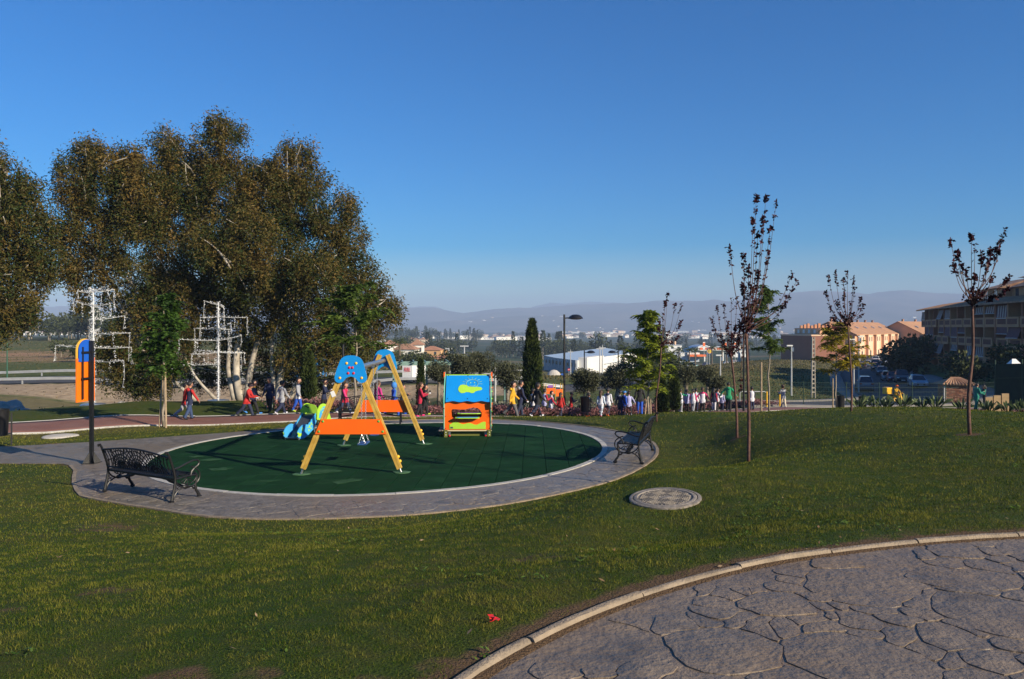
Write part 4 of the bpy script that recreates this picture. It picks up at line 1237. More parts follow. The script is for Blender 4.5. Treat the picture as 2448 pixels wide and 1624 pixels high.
# gable ends
gab = [(-.15, .95), (.05, 1.27), (.30, 1.56), (.42, 1.72), (.50, 1.74), (.62, 1.62), (.85, 1.32), (1.07, .98), (1.08, .80), (1.0, .76), (.98, .205), (-.03, .205), (-.05, .76), (-.13, .80)]
for sx, mo in ((-1, M_TEAL), (1, M_TEAL)):
    g = MB(); g.prism(gab, lambda a, b, t: Vector((sx * (W2 + .012) + t, a, b)), .022); go = g.build('gable', mo, house)
    o2 = MB(); o2.prism([(.06, .22), (.9, .22), (.9, .74), (.72, .80), (.5, .84), (.25, .80), (.06, .74)], lambda a, b, t: Vector((sx * (W2 + .031) + t, a, b)), .015); o2.build('side_panel', M_ORANGE, go)
    for k in range(12):
        q = gab[k] if k < 9 else (.0, .3 + .2 * (k - 9)); d_ = MB(); d_.ell((sx * (W2 + .03), q[0] * .9 + .04, q[1] * .97), .022, 8, 5); d_.build('cap', M_LIME if k % 2 else M_ORANGE, go)
    tp = MB(); tp.b2((sx * (W2 + .03) - .02, .36, 1.55), (sx * (W2 + .03) + .02, .60, 1.75)); tp.build('gable_cap', M_ORANGE, go)
fl = MB(); fl.b2((-W2 - .16, -.02, .145), (W2 + .02, 1.0, .178)); fl.build('floor_deck', M_DECK, house)
fe = MB(); fe.b2((-W2 - .06, -.045, .150), (W2 + .03, -.021, .176)); fe.build('deck_edge', M_HPLW, house)
bb = MB(); bb.b2((-W2 + .05, .10, 0.0), (W2 - .05, .14, .14)); bb.build('base_board', M_OLIVE, house)
for x, y in ((-.60, -.03), (.60, -.03), (-.74, .30), (-.74, .9), (.60, .9)):
    p = MB(); p.b2((x - .045, y - .045, -.02), (x + .045, y + .03, .185)); po = p.build('post', M_OLIVE, house)
    for z in (.05, .12):
        k = MB(); k.ell((x, y - .046, z), .014, 6, 4); k.build('bolt', M_WHITE, po)
for x in (-.5, .5):
    br_ = MB(); br_.b2((x - .03, -.01, 0.0), (x + .03, .05, .12)); br_.build('bracket', M_STEEL, house)
    k = MB(); k.ell((x, -.03, .02), .03, 8, 5); k.build('cap', M_RED, house)

# ---- toddler slide with fish-shaped cheeks
SX, SY = -6.10, 21.55
slide = empty('toddler_slide', (SX, SY, plane_z(SX, SY)), R(75), 'small blue and lime toddler slide with fish shaped sides', 'slide')
fish = [(.02,.22),(.06,.14),(.02,.10),(.10,.05),(.22,.01),(.42,.015),(.60,.07),(.82,.17),(.93,.20),(.95,.26),(1.08,.42),(1.20,.50),(1.16,.60),(1.05,.66),(.97,.60),(.90,.57),(.84,.50),(.78,.49),(.74,.43),(.68,.42),(.60,.36),(.50,.38),(.40,.40),(.28,.385),(.16,.34),(.08,.28)]
for sy in (-.21, .21):
    fr = lambda a, b, t: Vector((a, sy + t, b))
    f = MB(); f.prism(fish, fr, .02); fo = f.build('fish_cheek', M_SKYB, slide)
    e = sy + (-.012 if sy < 0 else .012)
    fr2 = lambda a, b, t: Vector((a, e + t, b))
    m_ = MB(); m_.prism([(.00,.20),(.05,.225),(.10,.19),(.17,.17),(.23,.175),(.25,.14),(.22,.10),(.14,.085),(.06,.085),(.04,.115),(.055,.145)], fr2, .008); m_.build('mouth', M_LIME, fo)
    ey = MB(); ey.prism([(.30 + .062 * math.cos(q), .27 + .062 * math.sin(q)) for q in np.linspace(0, 6.28, 15)[:-1]], fr2, .008); eo_ = ey.build('eye', M_LIME, fo)
    e3 = e + (-.006 if sy < 0 else .006)
    pu = MB(); pu.prism([(.30 + .032 * math.cos(q), .27 + .032 * math.sin(q)) for q in np.linspace(0, 6.28, 13)[:-1]], lambda a, b, t: Vector((a, e3 + t, b)), .006); pu.build('pupil', M_SKYB, eo_)
    for (x, z, r_) in ((.63,.20,.035),(.66,.30,.04),(.74,.24,.03),(.76,.37,.034),(.85,.33,.022),(.58,.28,.02),(.71,.33,.016)):
        s_ = MB(); s_.prism([(x + r_ * math.cos(q), z + r_ * math.sin(q)) for q in np.linspace(0, 6.28, 11)[:-1]], fr2, .006); s_.build('spot', M_LIME, fo)
ch = MB(); prof = [(.06, .045), (.22, .05), (.34, .085), (.98, .565), (1.06, .60), (1.42, .60)]
for i in range(len(prof) - 1):
    (a, z), (b, z2) = prof[i], prof[i + 1]; ch._add([(a, -.20, z), (a, .20, z), (b, .20, z2), (b, -.20, z2), (a, -.20, z - .02), (a, .20, z - .02), (b, .20, z2 - .02), (b, -.20, z2 - .02)], [(0, 1, 2, 3), (4, 7, 6, 5), (0, 3, 7, 4), (1, 5, 6, 2)])
ch.build('chute', M_CHUTE, slide)
top = [(1.00,.46),(1.02,.60),(1.06,.74),(1.14,.83),(1.24,.875),(1.36,.885),(1.50,.86),(1.60,.80),(1.64,.70),(1.86,.36),(1.60,.34),(1.30,.40)]
for sy in (-.26, .26):
    t_ = MB(); t_.prism(top, lambda a, b, t: Vector((a, sy + t, b)), .02); to = t_.build('top_panel', M_LIME, slide)
    e = sy + (-.013 if sy < 0 else .013)
    f = MB(); f.prism([(1.10,.50),(1.14,.62),(1.24,.74),(1.38,.80),(1.56,.78),(1.60,.66),(1.56,.46),(1.30,.44)], lambda a, b, t: Vector((a, e + t, b)), .007); fo = f.build('wave_inlay', M_SKYB, to)
    for q in range(3):
        z = MB(); z.tube([(1.22 + .05 * q + .30 * k / 8, e + (-.005 if sy < 0 else .005), .70 - .075 * q + .045 * math.sin(math.pi * k / 8 * .9)) for k in range(9)], .011, 4); z.build('wave_line', M_LIME, fo)
hd = MB(); hd.prism([(-.26,.56),(-.28,.70),(-.22,.83),(-.10,.89),(.06,.90),(.18,.87),(.25,.80),(.27,.66),(.24,.60),(.16,.63),(.0,.66),(-.16,.63),(-.22,.56)], lambda a, b, t: Vector((1.035 + t, -a, b)), .02); ho = hd.build('arch_panel', M_LIME, slide)
sl = MB(); sl.box((1.022, .06, .81), (.008, .13, .03), Matrix.Rotation(R(20), 3, 'X')); sl.build('slot', M_DARK, ho)
for x, y in ((.12, -.21), (.12, .21), (1.2, -.2), (1.2, .2), (1.7, -.2), (1.7, .2)):
    p = MB(); p.cyl((x, y, -.02), (x, y, .36 if x > 1 else .07), .018, n=8); p.build('foot', M_STEEL, slide)
st = MB()
for k in range(2): st.b2((1.56 + .12 * k, -.25, .40 - .2 * k), (1.70 + .12 * k, .25, .43 - .2 * k))
st.build('step', M_DECK, slide)

# ---- board on post (seen from behind)
bx, by_ = on_plane(219, 1107)
board = empty('information_board', (bx, by_, plane_z(bx, by_)), 0, 'tall orange and blue information board on black post', 'sign')
p = MB(); p.box((0, 0, 1.42), (.075, .075, 2.84)); po = p.build('post', mat('post_black', (.010, .010, .011), .4, .1), board)
for k in range(4):
    a = R(45 + 90 * k); d_ = Vector((math.cos(a), math.sin(a), 0)); f = MB()
    f.prism([(.03, .012), (.19, .012), (.19, .03), (.05, .26), (.03, .26)], lambda u, w, t: d_ * u + Vector((-d_.y, d_.x, 0)) * t + Vector((0, 0, w)), .01); f.build('fin', po.data.materials[0], po)
bpl = MB(); bpl.b2((-.16, -.16, -.01), (.16, .16, .012)); bpl.build('base_plate', po.data.materials[0], board)
BR = Matrix.Rotation(R(84), 3, 'Z')
def bf(off):
    return lambda a, b, t: BR @ Vector((a - .10, off + t, b))
lob = MB(); lob.prism([(-.33, 1.44), (-.33, 2.44), (.33, 2.44), (.33, 1.44), (.27, 1.40), (.24, 1.30), (.19, 1.27), (.14, 1.30), (.14, 1.44)], bf(.085), .022)
lob.build('orange_panel', mat('board_orange', (.85, .17, .006), .4, .04), board)
upb = MB(); upb.prism([(-.27, 2.36), (-.27, 2.62)] + [(.27 * math.cos(a), 2.62 + .25 * math.sin(a)) for a in np.linspace(math.pi, 0, 13)] + [(.27, 2.36)], bf(.060), .02)
ub = upb.build('blue_panel', mat('board_blue', (.012, .10, .50), .4, .04), board)
yb = MB(); yb.prism([(-.29, 2.30), (-.29, 2.62)] + [(.29 * math.cos(a), 2.62 + .27 * math.sin(a)) for a in np.linspace(math.pi, 0, 13)] + [(.29, 2.30)], bf(.11), .03); yb.build('yellow_face', mat('board_yellow', (.72, .42, .06), .5, .05), board)
for x in (-.15, .17):
    rl = MB(); rl.prism([(x - .02, 1.50), (x + .02, 1.50), (x + .02, 2.70), (x - .02, 2.70)], bf(.048), .03); rl.build('rail', po.data.materials[0], board)
for z in (1.95, 2.55):
    rl = MB(); rl.prism([(-.2, z), (.22, z), (.22, z + .045), (-.2, z + .045)], bf(.03), .03); rl.build('cross_rail', po.data.materials[0], board)

# ------------------------------------------------------------------ cast-iron benches
M_IRON = mat('cast_iron_black', (.009, .009, .010), .42, .2, 12, spec=.35)
def arc(c, r, a0, a1, n=10, sq=1.0): return [(c[0] + r * math.cos(a0 + (a1 - a0) * k / n), c[1] + sq * r * math.sin(a0 + (a1 - a0) * k / n)) for k in range(n + 1)]
def make_bench(label):
    """local: x along the bench, +y the way a sitter faces, origin at the middle of the footprint"""
    root = empty('park_bench', (0, 0, 0), 0, label, 'bench', 'black cast-iron benches round the playground')
    HL = .96
    BT = .90
    for sx in (-1, 1):
        x = sx * HL
        mb = MB()
        P = lambda pts: [(x, p[0], p[1]) for p in pts]
        back = [(-.27,.02),(-.255,.10),(-.225,.22),(-.20,.36),(-.20,.44),(-.225,.55),(-.275,.70),(-.33,.84),(-.365,BT),(-.39,.90),(-.385,.86)]
        lg1 = MB(); lg1.tube(P(back), [.030,.027,.024,.022,.022,.022,.021,.020,.019,.022,.018], 6); lg1.ell((x, -.27, .02), (.04, .05, .03), 8, 5); 
        root_leg = lg1.build('leg', M_IRON, root, smooth='auto')
        front = [(.30,.02),(.29,.06),(.235,.14),(.215,.24),(.245,.33),(.25,.40),(.22,.43)]
        lg2 = MB(); lg2.tube(P(front), [.032,.028,.024,.022,.022,.022,.020], 6); lg2.ell((x, .30, .02), (.04, .05, .03), 8, 5); lg2.build('leg', M_IRON, root, smooth='auto')
        af = MB()
        arm = [(-.235,.58),(-.12,.60),(.05,.655),(.18,.685),(.27,.675),(.305,.63),(.27,.58),(.20,.545),(.14,.49),(.12,.42)]
        af.tube(P(arm), .017, 6)
        low = arc((.06,.40), .255, R(-165), R(75), 14, .72); af.tube(P(low), .014, 6)
        inn = arc((.07,.40), .17, R(-165), R(80), 12, .72); af.tube(P(inn), .010, 5)
        af.tube(P([(-.21,.40),(.0,.42),(.24,.42)]), .018, 6)
        for a in range(-150, -20, 26): af.tube(P([(.065 + .17 * math.cos(R(a)), .40 + .17 * .72 * math.sin(R(a))), (.065 + .05 * math.cos(R(a)), .41 + .05 * math.sin(R(a)))]), .008, 5)
        af.tube(P(arc((.07,.41), .05, 0, 6.28, 10)), .008, 5)
        # arch under the seat with rings
        ar = arc((.02,.02), .26, R(8), R(172), 14, .85); af.tube(P(ar), .014, 6)
        af.ell((x, .02, .235), (.018, .07, .04), 8, 5)
        for q in ((-.17,.20,.035),(-.15,.27,.03),(.185,.20,.03)): af.tube(P(arc((q[0], q[1]), q[2], 0, 6.28, 9)), .007, 4, True)
        af.build('arm_frame', M_IRON, root, smooth='auto')
    # seat: pierced plate of crossing bars
    st = MB()
    st.bar((-HL, .24, .425), (HL, .24, .425), .04, .035); st.bar((-HL, -.20, .40), (HL, -.20, .40), .035, .035)
    n = 34
    for k in range(n + 1):
        xa = -HL + 2 * HL * k / n
        for s in (-1, 1):
            xb = xa + s * .44
            if abs(xb) > HL: continue
            st.bar((xa, -.20, .412), (xb, .24, .428), .022, .012)
    for yy in (-.09, .02, .13): st.bar((-HL, yy, .418), (HL, yy, .418), .016, .014)
    st.build('seat', M_IRON, root)
    # back: arched top rail, spider-web tracery
    bk = MB()
    def bp(x, t): # t 0 bottom .. 1 top of the back at x
        zt = .80 + .085 * math.cos(x / HL * math.pi / 2) ** 1.2
        z = .47 + (zt - .47) * t
        return (x, -.205 - (z - .44) * .335, z)
    bk.tube([bp(-HL + 2 * HL * k / 24, 1) for k in range(25)], .017, 6); bk.tube([bp(-HL + 2 * HL * k / 10, 0) for k in range(11)], .016, 6)
    webs = [(-.34, 0), (.34, 0)]
    for cx_ in (-.48, 0, .48):
        for a in range(6, 180, 14):
            dx, dt = math.cos(R(a)), math.sin(R(a)); L = .02
            pts = []
            for q in range(8):
                r_ = .06 + .5 * q / 7; X = cx_ + dx * r_ * 1.0; T = dt * r_ * 2.6
                if abs(X) > HL - .01 or T > 1 or abs(X - cx_) > .27: break
                pts.append(bp(X, T))
            if len(pts) > 1: bk.tube(pts, .0095, 4)
        for r_ in (.09, .15, .21, .275, .35):
            pts = []
            for a in range(0, 181, 12):
                X = cx_ + math.cos(R(a)) * r_; T = math.sin(R(a)) * r_ * 2.6
                if abs(X) > HL - .01 or T > 1 or abs(X - cx_) > .275:
                    if len(pts) > 1: bk.tube(pts, .010, 4)
                    pts = []; continue
                pts.append(bp(X, T))
            if len(pts) > 1: bk.tube(pts, .010, 4)
        bk.ell(bp(cx_, .06), (.05, .012, .035), 8, 5)
    for s in (-1, 1):
        for q in range(3):
            bk.tube([bp(s * (HL - .06 - .09 * q - .05 * math.sin(t * 3.14)), t) for t in np.linspace(0, 1, 8)], .009, 4)
    for k in range(12): 
        xx = -HL + .08 + (2 * HL - .16) * k / 11; c = bp(xx, .9); bk.tube([(c[0] + .035 * math.cos(a), c[1] - .011 * math.sin(a), c[2] + .033 * math.sin(a)) for a in np.linspace(0, 6.28, 8)[:-1]], .007, 4, True)
    bk.build('backrest', M_IRON, root, fixn=False)
    for s in (-1, 1):
        tr = MB(); tr.tube([(s * HL, .0, .235), (s * .55, .0, .30), (s * .3, 0, .385)], [.02, .026, .014], 6); tr.build('brace', M_IRON, root)
    return root
def place_bench(o, A, B, face):
    """A, B: end points of the footprint mid line; face: a point the sitter looks at"""
    A, B, f = Vector(A), Vector(B), Vector(face); m_ = (A + B) / 2; d_ = (B - A).normalized()
    if Vector((-d_.y, d_.x)).dot(f - m_) < 0: d_ = -d_
    o.location = (m_.x, m_.y, plane_z(m_.x, m_.y) + .004); o.rotation_euler = (0, 0, math.atan2(d_.y, d_.x))
bench = make_bench('black cast-iron bench with its back to us, beside the board')
place_bench(bench, (-7.57, 14.95), (-5.73, 13.9), (-3.2, 19.7))
b2_ = copy_tree(bench); b2_['label'] = 'black cast-iron bench seen end-on where the ring meets the mound'
place_bench(b2_, (2.50, 16.80), (3.10, 18.75), (-3.2, 19.7))
b3_ = copy_tree(bench); b3_['label'] = 'black cast-iron bench facing us behind the swing and slide'
place_bench(b3_, (-5.5, 25.0), (-3.55, 25.15), (-3.2, 19.7))

# ------------------------------------------------------------------ covers and litter
man = gp(1590, 8.8); man.z += .012
M_CAST = mat('cast_cover', (.22, .19, .155), .7, .25, 20, bump=.5, bscale=80)
cover = empty('manhole_cover', man, R(20), 'round cast-iron manhole cover set in the lawn', 'manhole')
nrm = Vector((-(G1(man.x + .3, man.y) - G1(man.x - .3, man.y)) / .6, -(G1(man.x, man.y + .3) - G1(man.x, man.y - .3)) / .6, 1)).normalized()
cover.rotation_mode = 'QUATERNION'; cover.rotation_quaternion = Vector((0, 0, 1)).rotation_difference(nrm) @ Quaternion((0, 0, 1), R(25))
f = MB(); f.lathe([(.40, -.10), (.40, .005), (.385, .012), (.362, .012), (.36, -.02), (0.0, -.02)], n=48); f.build('frame', M_CAST, cover, smooth='auto')
f = MB(); f.lathe([(.352, -.02), (.352, .010), (.345, .014), (.31, .014), (.305, .004), (0.0, .004)], n=48); lid = f.build('lid', M_CAST, cover, smooth='auto')
st = MB()
for i in range(-9, 10):
    for j in range(-9, 10):
        x, y = i * .031, j * .031
        if math.hypot(x, y) > .285 or (abs(x) < .07 and abs(y) < .035): continue
        if (i // 4 + j // 4) % 2: st.box((x, y, .008), (.024, .012, .011))
        else: st.box((x, y, .008), (.014, .022, .011))
st.build('studs', M_CAST, lid)
f = MB(); f.box((0, 0, .007), (.14, .07, .008)); f.build('name_plate', M_CAST, lid)
wc = gp(145, 25.0); dsk = MB(); dsk.lathe([(.0, .05), (.40, .045), (.50, .03), (.53, .0), (.53, -.2)], n=32)
o = dsk.build('concrete_lid', mat('pale_concrete', (.50, .46, .40), .85, .12, 5, bump=.3), None, smooth='auto'); o.location = wc
tag(o, 'round pale concrete cover in the grass near the red walk', 'cover')
lx, ly = PW(1175, 1488, 4.25)[:2]; lp = Vector((lx, ly, G1(lx, ly) + .03))
f = MB(); M_WRAP = mat('red_wrapper', (.62, .02, .012), .35, .08)
for k, (dx, dy, w, l, a) in enumerate(((0, 0, .035, .05, 20), (.035, -.03, .02, .06, 60), (.05, -.075, .035, .04, 10))):
    f.M = Matrix.Translation((dx, dy, .004 * k)) @ Matrix.Rotation(R(a), 4, 'Z') @ Matrix.Rotation(R(25 - 20 * k), 4, 'X')
    f._add([(-w, -l, 0), (w, -l, .01), (w * .8, 0, .018), (w, l, 0), (-w, l, .012), (-w * .7, 0, .02)], [(0, 1, 2, 5), (5, 2, 3, 4)])
f.M = None
o = f.build('wrapper', M_WRAP, None); o.location = lp; o.scale = (.5, .5, .5); tag(o, 'crumpled red wrapper dropped on the lawn near the kerb', 'wrapper')
# ------------------------------------------------------------------ young plum trees: bare whips with tufts of purple leaves
M_PLUM_BARK = mat('plum_bark', (.055, .022, .016), .7, rgb2=(.13, .055, .035), scale=9, bump=.4)
M_PLUM = leafmat('plum_leaf', (.010, .005, .008), (.075, .018, .022), .45, .18, 3)
def plum(px, d, fork, ends, label, r=.028, leaf=.055, dense=60, lean=0):
    base = gp(px, d); root = empty('plum_tree', base, 0, label, 'tree', 'young purple-leaved plum trees on the mound')
    loc = lambda x, y, dd=0.0: Vector(PW(x, y, d + dd)) - base
    mb = MB(); fk = loc(*fork); rr = random.Random(int(px))
    P = [Vector((0, 0, -.05)), Vector((rr.uniform(-.02, .02), 0, fk.z * .3)), Vector((fk.x * .6 + rr.uniform(-.03, .03), 0, fk.z * .65)), fk]
    P = [Vector(p) for p in densify(np.array([tuple(p) for p in P]), .12)]
    mb.tube(P, [.82 * r * (1.25 - .45 * k / len(P)) for k in range(len(P))], 8)
    parts = []
    for e in ends:
        x, y, tuft = e[:3]; t0 = e[3] if len(e) > 3 else .6
        end = loc(x, y, rr.uniform(-.35, .35)); st = fk + Vector((0, 0, rr.uniform(-.06, .12)))
        out = Vector((end.x - st.x, end.y - st.y, 0)); mid = st + out * .62 + Vector((0, 0, (end.z - st.z) * .38))
        pts = [Vector(p) for p in densify(np.array([tuple(st), tuple(mid), tuple(end)]), .06)]
        mb.tube(pts, [.0065 * (1 - k / len(pts)) + .0022 for k in range(len(pts))], 5)
        # tufts along the outer part, heaviest near the tip
        Ps = np.array([tuple(p) for p in pts]); n = int(tuft)
        u = 1 - np.abs(rng.normal(0, .10, n)); far = rng.uniform(0, 1, n) < .5; u[far] = rng.uniform(t0, 1, far.sum()); u = np.round(u * 11 + rr.random()) / 11 + rng.normal(0, .012, n)
        i = np.clip((u * (len(Ps) - 1)), 0, len(Ps) - 1).astype(int)
        C = Ps[i] + rng.normal(0, .012, (n, 3)); D = rng.normal(0, 1, (n, 3)) + np.array((0, 0, -.25))
        parts.append(leaf_cloud(C, D, rng.uniform(.6, 1.25, n) * leaf, rng.uniform(.5, .8, n) * leaf, rng.uniform(0, 1, n)))
    n = dense; C, _ = ball_pts(n, fk + Vector((0, 0, .12)), (.14, .14, .17), .2)
    parts.append(leaf_cloud(C, rng.normal(0, 1, (n, 3)), rng.uniform(.6, 1.2, n) * leaf, rng.uniform(.5, .8, n) * leaf, rng.uniform(0, 1, n)))
    mb.build('trunk', M_PLUM_BARK, root, smooth=True); crown_mesh(parts, M_PLUM, root)
    return root
plum(1789, 13.2, (1784, 795), [(1808,471,60,.8),(1800,525,60,.75),(1831,471,55,.72),(1824,520,70,.6),(1856,484,40,.7),(1842,545,40,.5),(1744,590,50,.7),(1838,600,40,.5),(1812,560,60,.4),(1778,610,70,.4),(1895,654,34,.6),(1904,674,34,.5),(1886,714,46,.55),(1790,640,110,.2),(1775,680,130,.2),(1812,650,120,.2),(1800,690,110,.1),(1770,930,26,.4)],
     'tallest plum sapling on the near mound, long whips topped purple', .030, .060, 170)
plum(1762, 18.0, (1748, 850), [(1714,735,36,.3),(1700,760,40,.3),(1708,790,40,.3),(1730,730,34,.3),(1748,715,30,.3),(1762,712,26,.3),(1776,740,40,.3),(1782,765,60,.2),(1770,770,90,.1),(1758,780,110,.1),(1740,770,90,.1),(1722,800,50,.2),(1788,800,60,.2),(1766,810,90,.1),(1750,800,90,.1),(1730,820,50,.1)],
     'rounded reddish plum sapling just behind the tallest one', .032, .060, 60)
plum(1570, 23.0, (1581, 830), [(1596,702,46,.8),(1590,722,60,.8),(1614,728,30,.8),(1630,726,22,.8),(1628,768,44,.7),(1600,790,30,.4),(1622,805,40,.4),(1577,765,26,.5),(1575,785,40,.3),(1610,820,40,.3),(1585,750,26,.5)],
     'slim plum sapling rising behind the end-on bench', .026, .072, 80)
plum(2035, 19.5, (2027, 778), [(1980,662,34,.75),(1996,650,56,.75),(2025,648,28,.8),(2016,668,50,.6),(2040,662,20,.8),(2042,688,20,.7),(1973,698,40,.6),(1985,735,40,.4),(2058,712,40,.6),(2066,727,26,.6),(2062,750,20,.6),(1990,760,44,.4),(2016,700,50,.4),(2000,720,40,.3),(2034,720,40,.3),(2010,750,60,.2),(2040,750,40,.2),(1978,780,30,.6),(1992,785,24,.5)],
     'plum sapling on the mound crest before the street', .028, .066, 90)
plum(2318, 12.8, (2324, 728), [(2272,576,22,.85),(2288,602,70,.85),(2278,630,50,.85),(2322,564,54,.85),(2331,585,18,.85),(2402,548,30,.85),(2390,580,100,.75),(2370,598,80,.75),(2348,602,60,.8),(2330,655,46,.7),(2374,660,30,.8),(2310,640,36,.7),(2412,662,46,.55),(2410,690,60,.5),(2395,705,50,.4),(2298,632,30,.7),(2360,630,40,.6),(2350,700,60,.2)],
     'plum sapling in front of the apartment block', .030, .062, 110)

# ------------------------------------------------------------------ silk-oak saplings: pale stem, feathery fronds
M_SILK_BARK = mat('silk_oak_bark', (.24, .20, .155), .8, .25, 8, bump=.4)
def silk_oak(px, d, top, fork, width, c1, c2, label, n=26, yel=0.0, seed=1):
    base = gp(px, d); root = empty('silk_oak_tree', base, 0, label, 'tree', 'feathery young silk oaks along the walk')
    rr = random.Random(seed); hz_t = EYE - d * (top - HZ) / F - base.z; hz_f = EYE - d * (fork - HZ) / F - base.z; wm = width * d / F
    mb = MB(); P = [Vector((rr.uniform(-.05, .05), rr.uniform(-.05, .05), hz_t * k / 10)) for k in range(10)]; P[0] = Vector((0, 0, -.05))
    mb.tube(P, [.045 * (1.1 - k / 10) + .008 for k in range(10)], 7)
    C, D, T, SC = [], [], [], []
    for k in range(n):
        t = k / (n - 1); z0 = hz_f + (hz_t - hz_f) * t * .97; a = rr.uniform(0, 6.28); L = wm * (1.05 - .75 * t ** 1.4) * rr.uniform(.55, 1.1)
        st = Vector((0, 0, z0)); en = st + Vector((math.cos(a) * L, math.sin(a) * L, L * rr.uniform(.1, .7) + .15)); dr = rr.uniform(.1, .4) * L
        br = [st.lerp(en, q / 6) + Vector((0, 0, -dr * (q / 6) ** 3)) for q in range(7)]
        mb.tube(br, [.014 * (1 - q / 7) + .003 for q in range(7)], 4)
        for f_ in range(20):                                # fronds on each branch
            q = rr.uniform(.25, 1.0); p = st.lerp(en, q) + Vector((0, 0, -dr * q ** 3)); fa = rr.uniform(0, 6.28); fl = rr.uniform(.22, .40)
            dv = Vector((math.cos(fa), math.sin(fa), rr.uniform(-.5, .6))).normalized(); tn = rr.uniform(-.15, .15)
            for g in range(9):
                u = g / 8; o = p + dv * fl * u + Vector((0, 0, -.14 * u * u))
                for s in (-1, 1):
                    sd = dv.cross(Vector((0, 0, 1))).normalized() * s
                    C.append(tuple(o)); D.append(tuple((dv * .8 + sd + Vector((0, 0, rr.uniform(-.4, .2)))))); T.append(.45 + tn + rr.uniform(-.25, .25) + yel * (1 - t)); SC.append(.19 * (1 - .45 * u))
    mb.build('trunk', M_SILK_BARK, root, smooth=True)
    SC = np.array(SC)
    crown_mesh([leaf_cloud(np.array(C), np.array(D), SC, SC * .34, np.clip(np.array(T), 0, 1))], leafmat('silk_oak_leaf', c1, c2, .5, .35, 1.5), root)
    return root
def stake(px, d, top, label, lean=.0, r=.035):
    b = gp(px, d); h = EYE - d * (top - HZ) / F - b.z
    mb = MB(); mb.tube([(0, 0, -.1), (lean * .5, 0, h * .5), (lean, 0, h)], [r, r * .95, r * .9], 8)
    o = mb.build('tree_stake', mat('stake_wood', (.34, .25, .16), .8, .2, 9, bump=.3) if not bpy.data.materials.get('stake_wood') else bpy.data.materials['stake_wood'], None, smooth='auto'); o.location = b
    tag(o, label, 'stake', 'wooden stakes supporting saplings'); return o
GR1, GR2, GO2 = (.026, .056, .012), (.130, .190, .030), (.48, .36, .025)
silk_oak(392, 27.3, 712, 900, 70, (.018, .048, .010), (.080, .150, .022), 'dark green feathery sapling on stakes beside the red walk', 30, .05, 2)
stake(381, 27.2, 885, 'rough wooden stake, outer of two by the dark green sapling', .12); stake(397, 27.0, 880, 'rough wooden stake, inner of two by the dark green sapling', -.03)
silk_oak(850, 30.0, 690, 840, 125, GR1, GR2, 'tall thin feathery tree standing behind the swing', 26, .1, 3)
silk_oak(1550, 36.0, 748, 935, 60, (.065, .110, .012), (.300, .340, .030), 'bright green feathery tree behind the slim plum', 46, .1, 4)
stake(1541, 35.6, 955, 'thin stake leaning below the bright green feathery tree', .08); stake(1556, 35.6, 952, 'thin stake standing upright below the bright green feathery tree', -.02)
silk_oak(1838, 44.5, 690, 850, 62, GR1, GR2, 'slender feathery tree tied to a stake behind the tallest plum', 34, .0, 5)
stake(1820, 44.2, 866, 'tall pale stake tied to the slender feathery tree', .0, .055)
silk_oak(1999, 47.0, 778, 895, 72, (.075, .095, .012), GO2, 'yellowing feathery tree at the roadside behind the crest plum', 40, .15, 6)
stake(1991, 46.6, 905, 'stake standing beside the yellowing feathery tree', .0, .045)

# ------------------------------------------------------------------ olives, cypresses
M_OLIVE_BARK = mat('olive_bark', (.10, .085, .065), .9, rgb2=(.26, .22, .17), scale=5, bump=.7)
M_OLIVE_LEAF = leafmat('olive_leaf', (.022, .027, .015), (.125, .130, .072), .5, .12, 1.6)
def olive(px, d, top, w, label, n=5200, hgt=None, name='olive_tree', lm=None, cat='tree', grp='olive trees below the walk'):
    b = gp(px, d); zt = EYE - d * (top - HZ) / F - b.z; rw = w * d / F / 2; rr = random.Random(int(px * 7 + d))
    root = empty(name, b, 0, label, cat, grp); mb = MB(); ch = hgt or min(zt * .62, rw * 1.9)
    zc = zt - ch / 2
    tr = [Vector((0, 0, -.1)), Vector((rr.uniform(-.1, .1), rr.uniform(-.1, .1), (zc - ch * .2) * .5)), Vector((rr.uniform(-.1, .1), 0, zc - ch * .25))]
    mb.tube(tr, [.16, .12, .10], 7)
    parts = []; lobes = 9
    for k in range(lobes):
        a = 6.28 * k / lobes + rr.uniform(-.3, .3); q = rr.uniform(.35, .62) if k else 0
        c = Vector((math.cos(a) * rw * q, math.sin(a) * rw * q, zc + rr.uniform(-.22, .24) * ch)); r_ = rw * rr.uniform(.40, .58)
        limb(mb, tr[-1], c, .06, .015, .15, 5, 5, int(px) + k)
        m_ = n // lobes; C, vv = ball_pts(m_, c, (r_, r_, r_ * .85 * ch / (1.7 * rw)), .25)
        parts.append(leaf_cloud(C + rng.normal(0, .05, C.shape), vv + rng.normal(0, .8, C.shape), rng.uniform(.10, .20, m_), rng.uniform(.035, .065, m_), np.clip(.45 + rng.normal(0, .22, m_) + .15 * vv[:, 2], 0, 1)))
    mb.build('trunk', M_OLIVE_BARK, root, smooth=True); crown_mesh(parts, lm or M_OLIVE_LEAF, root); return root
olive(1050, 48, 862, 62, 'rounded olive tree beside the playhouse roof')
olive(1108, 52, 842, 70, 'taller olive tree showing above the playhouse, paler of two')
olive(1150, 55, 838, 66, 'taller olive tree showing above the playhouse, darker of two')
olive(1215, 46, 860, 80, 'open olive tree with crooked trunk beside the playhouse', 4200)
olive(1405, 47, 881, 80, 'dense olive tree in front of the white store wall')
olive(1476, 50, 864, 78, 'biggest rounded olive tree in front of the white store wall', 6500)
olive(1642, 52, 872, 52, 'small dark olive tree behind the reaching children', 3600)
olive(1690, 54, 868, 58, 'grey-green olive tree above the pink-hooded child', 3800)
olive(1712, 50, 900, 44, 'low olive tree with bare pale stem near the adult in green', 2600)
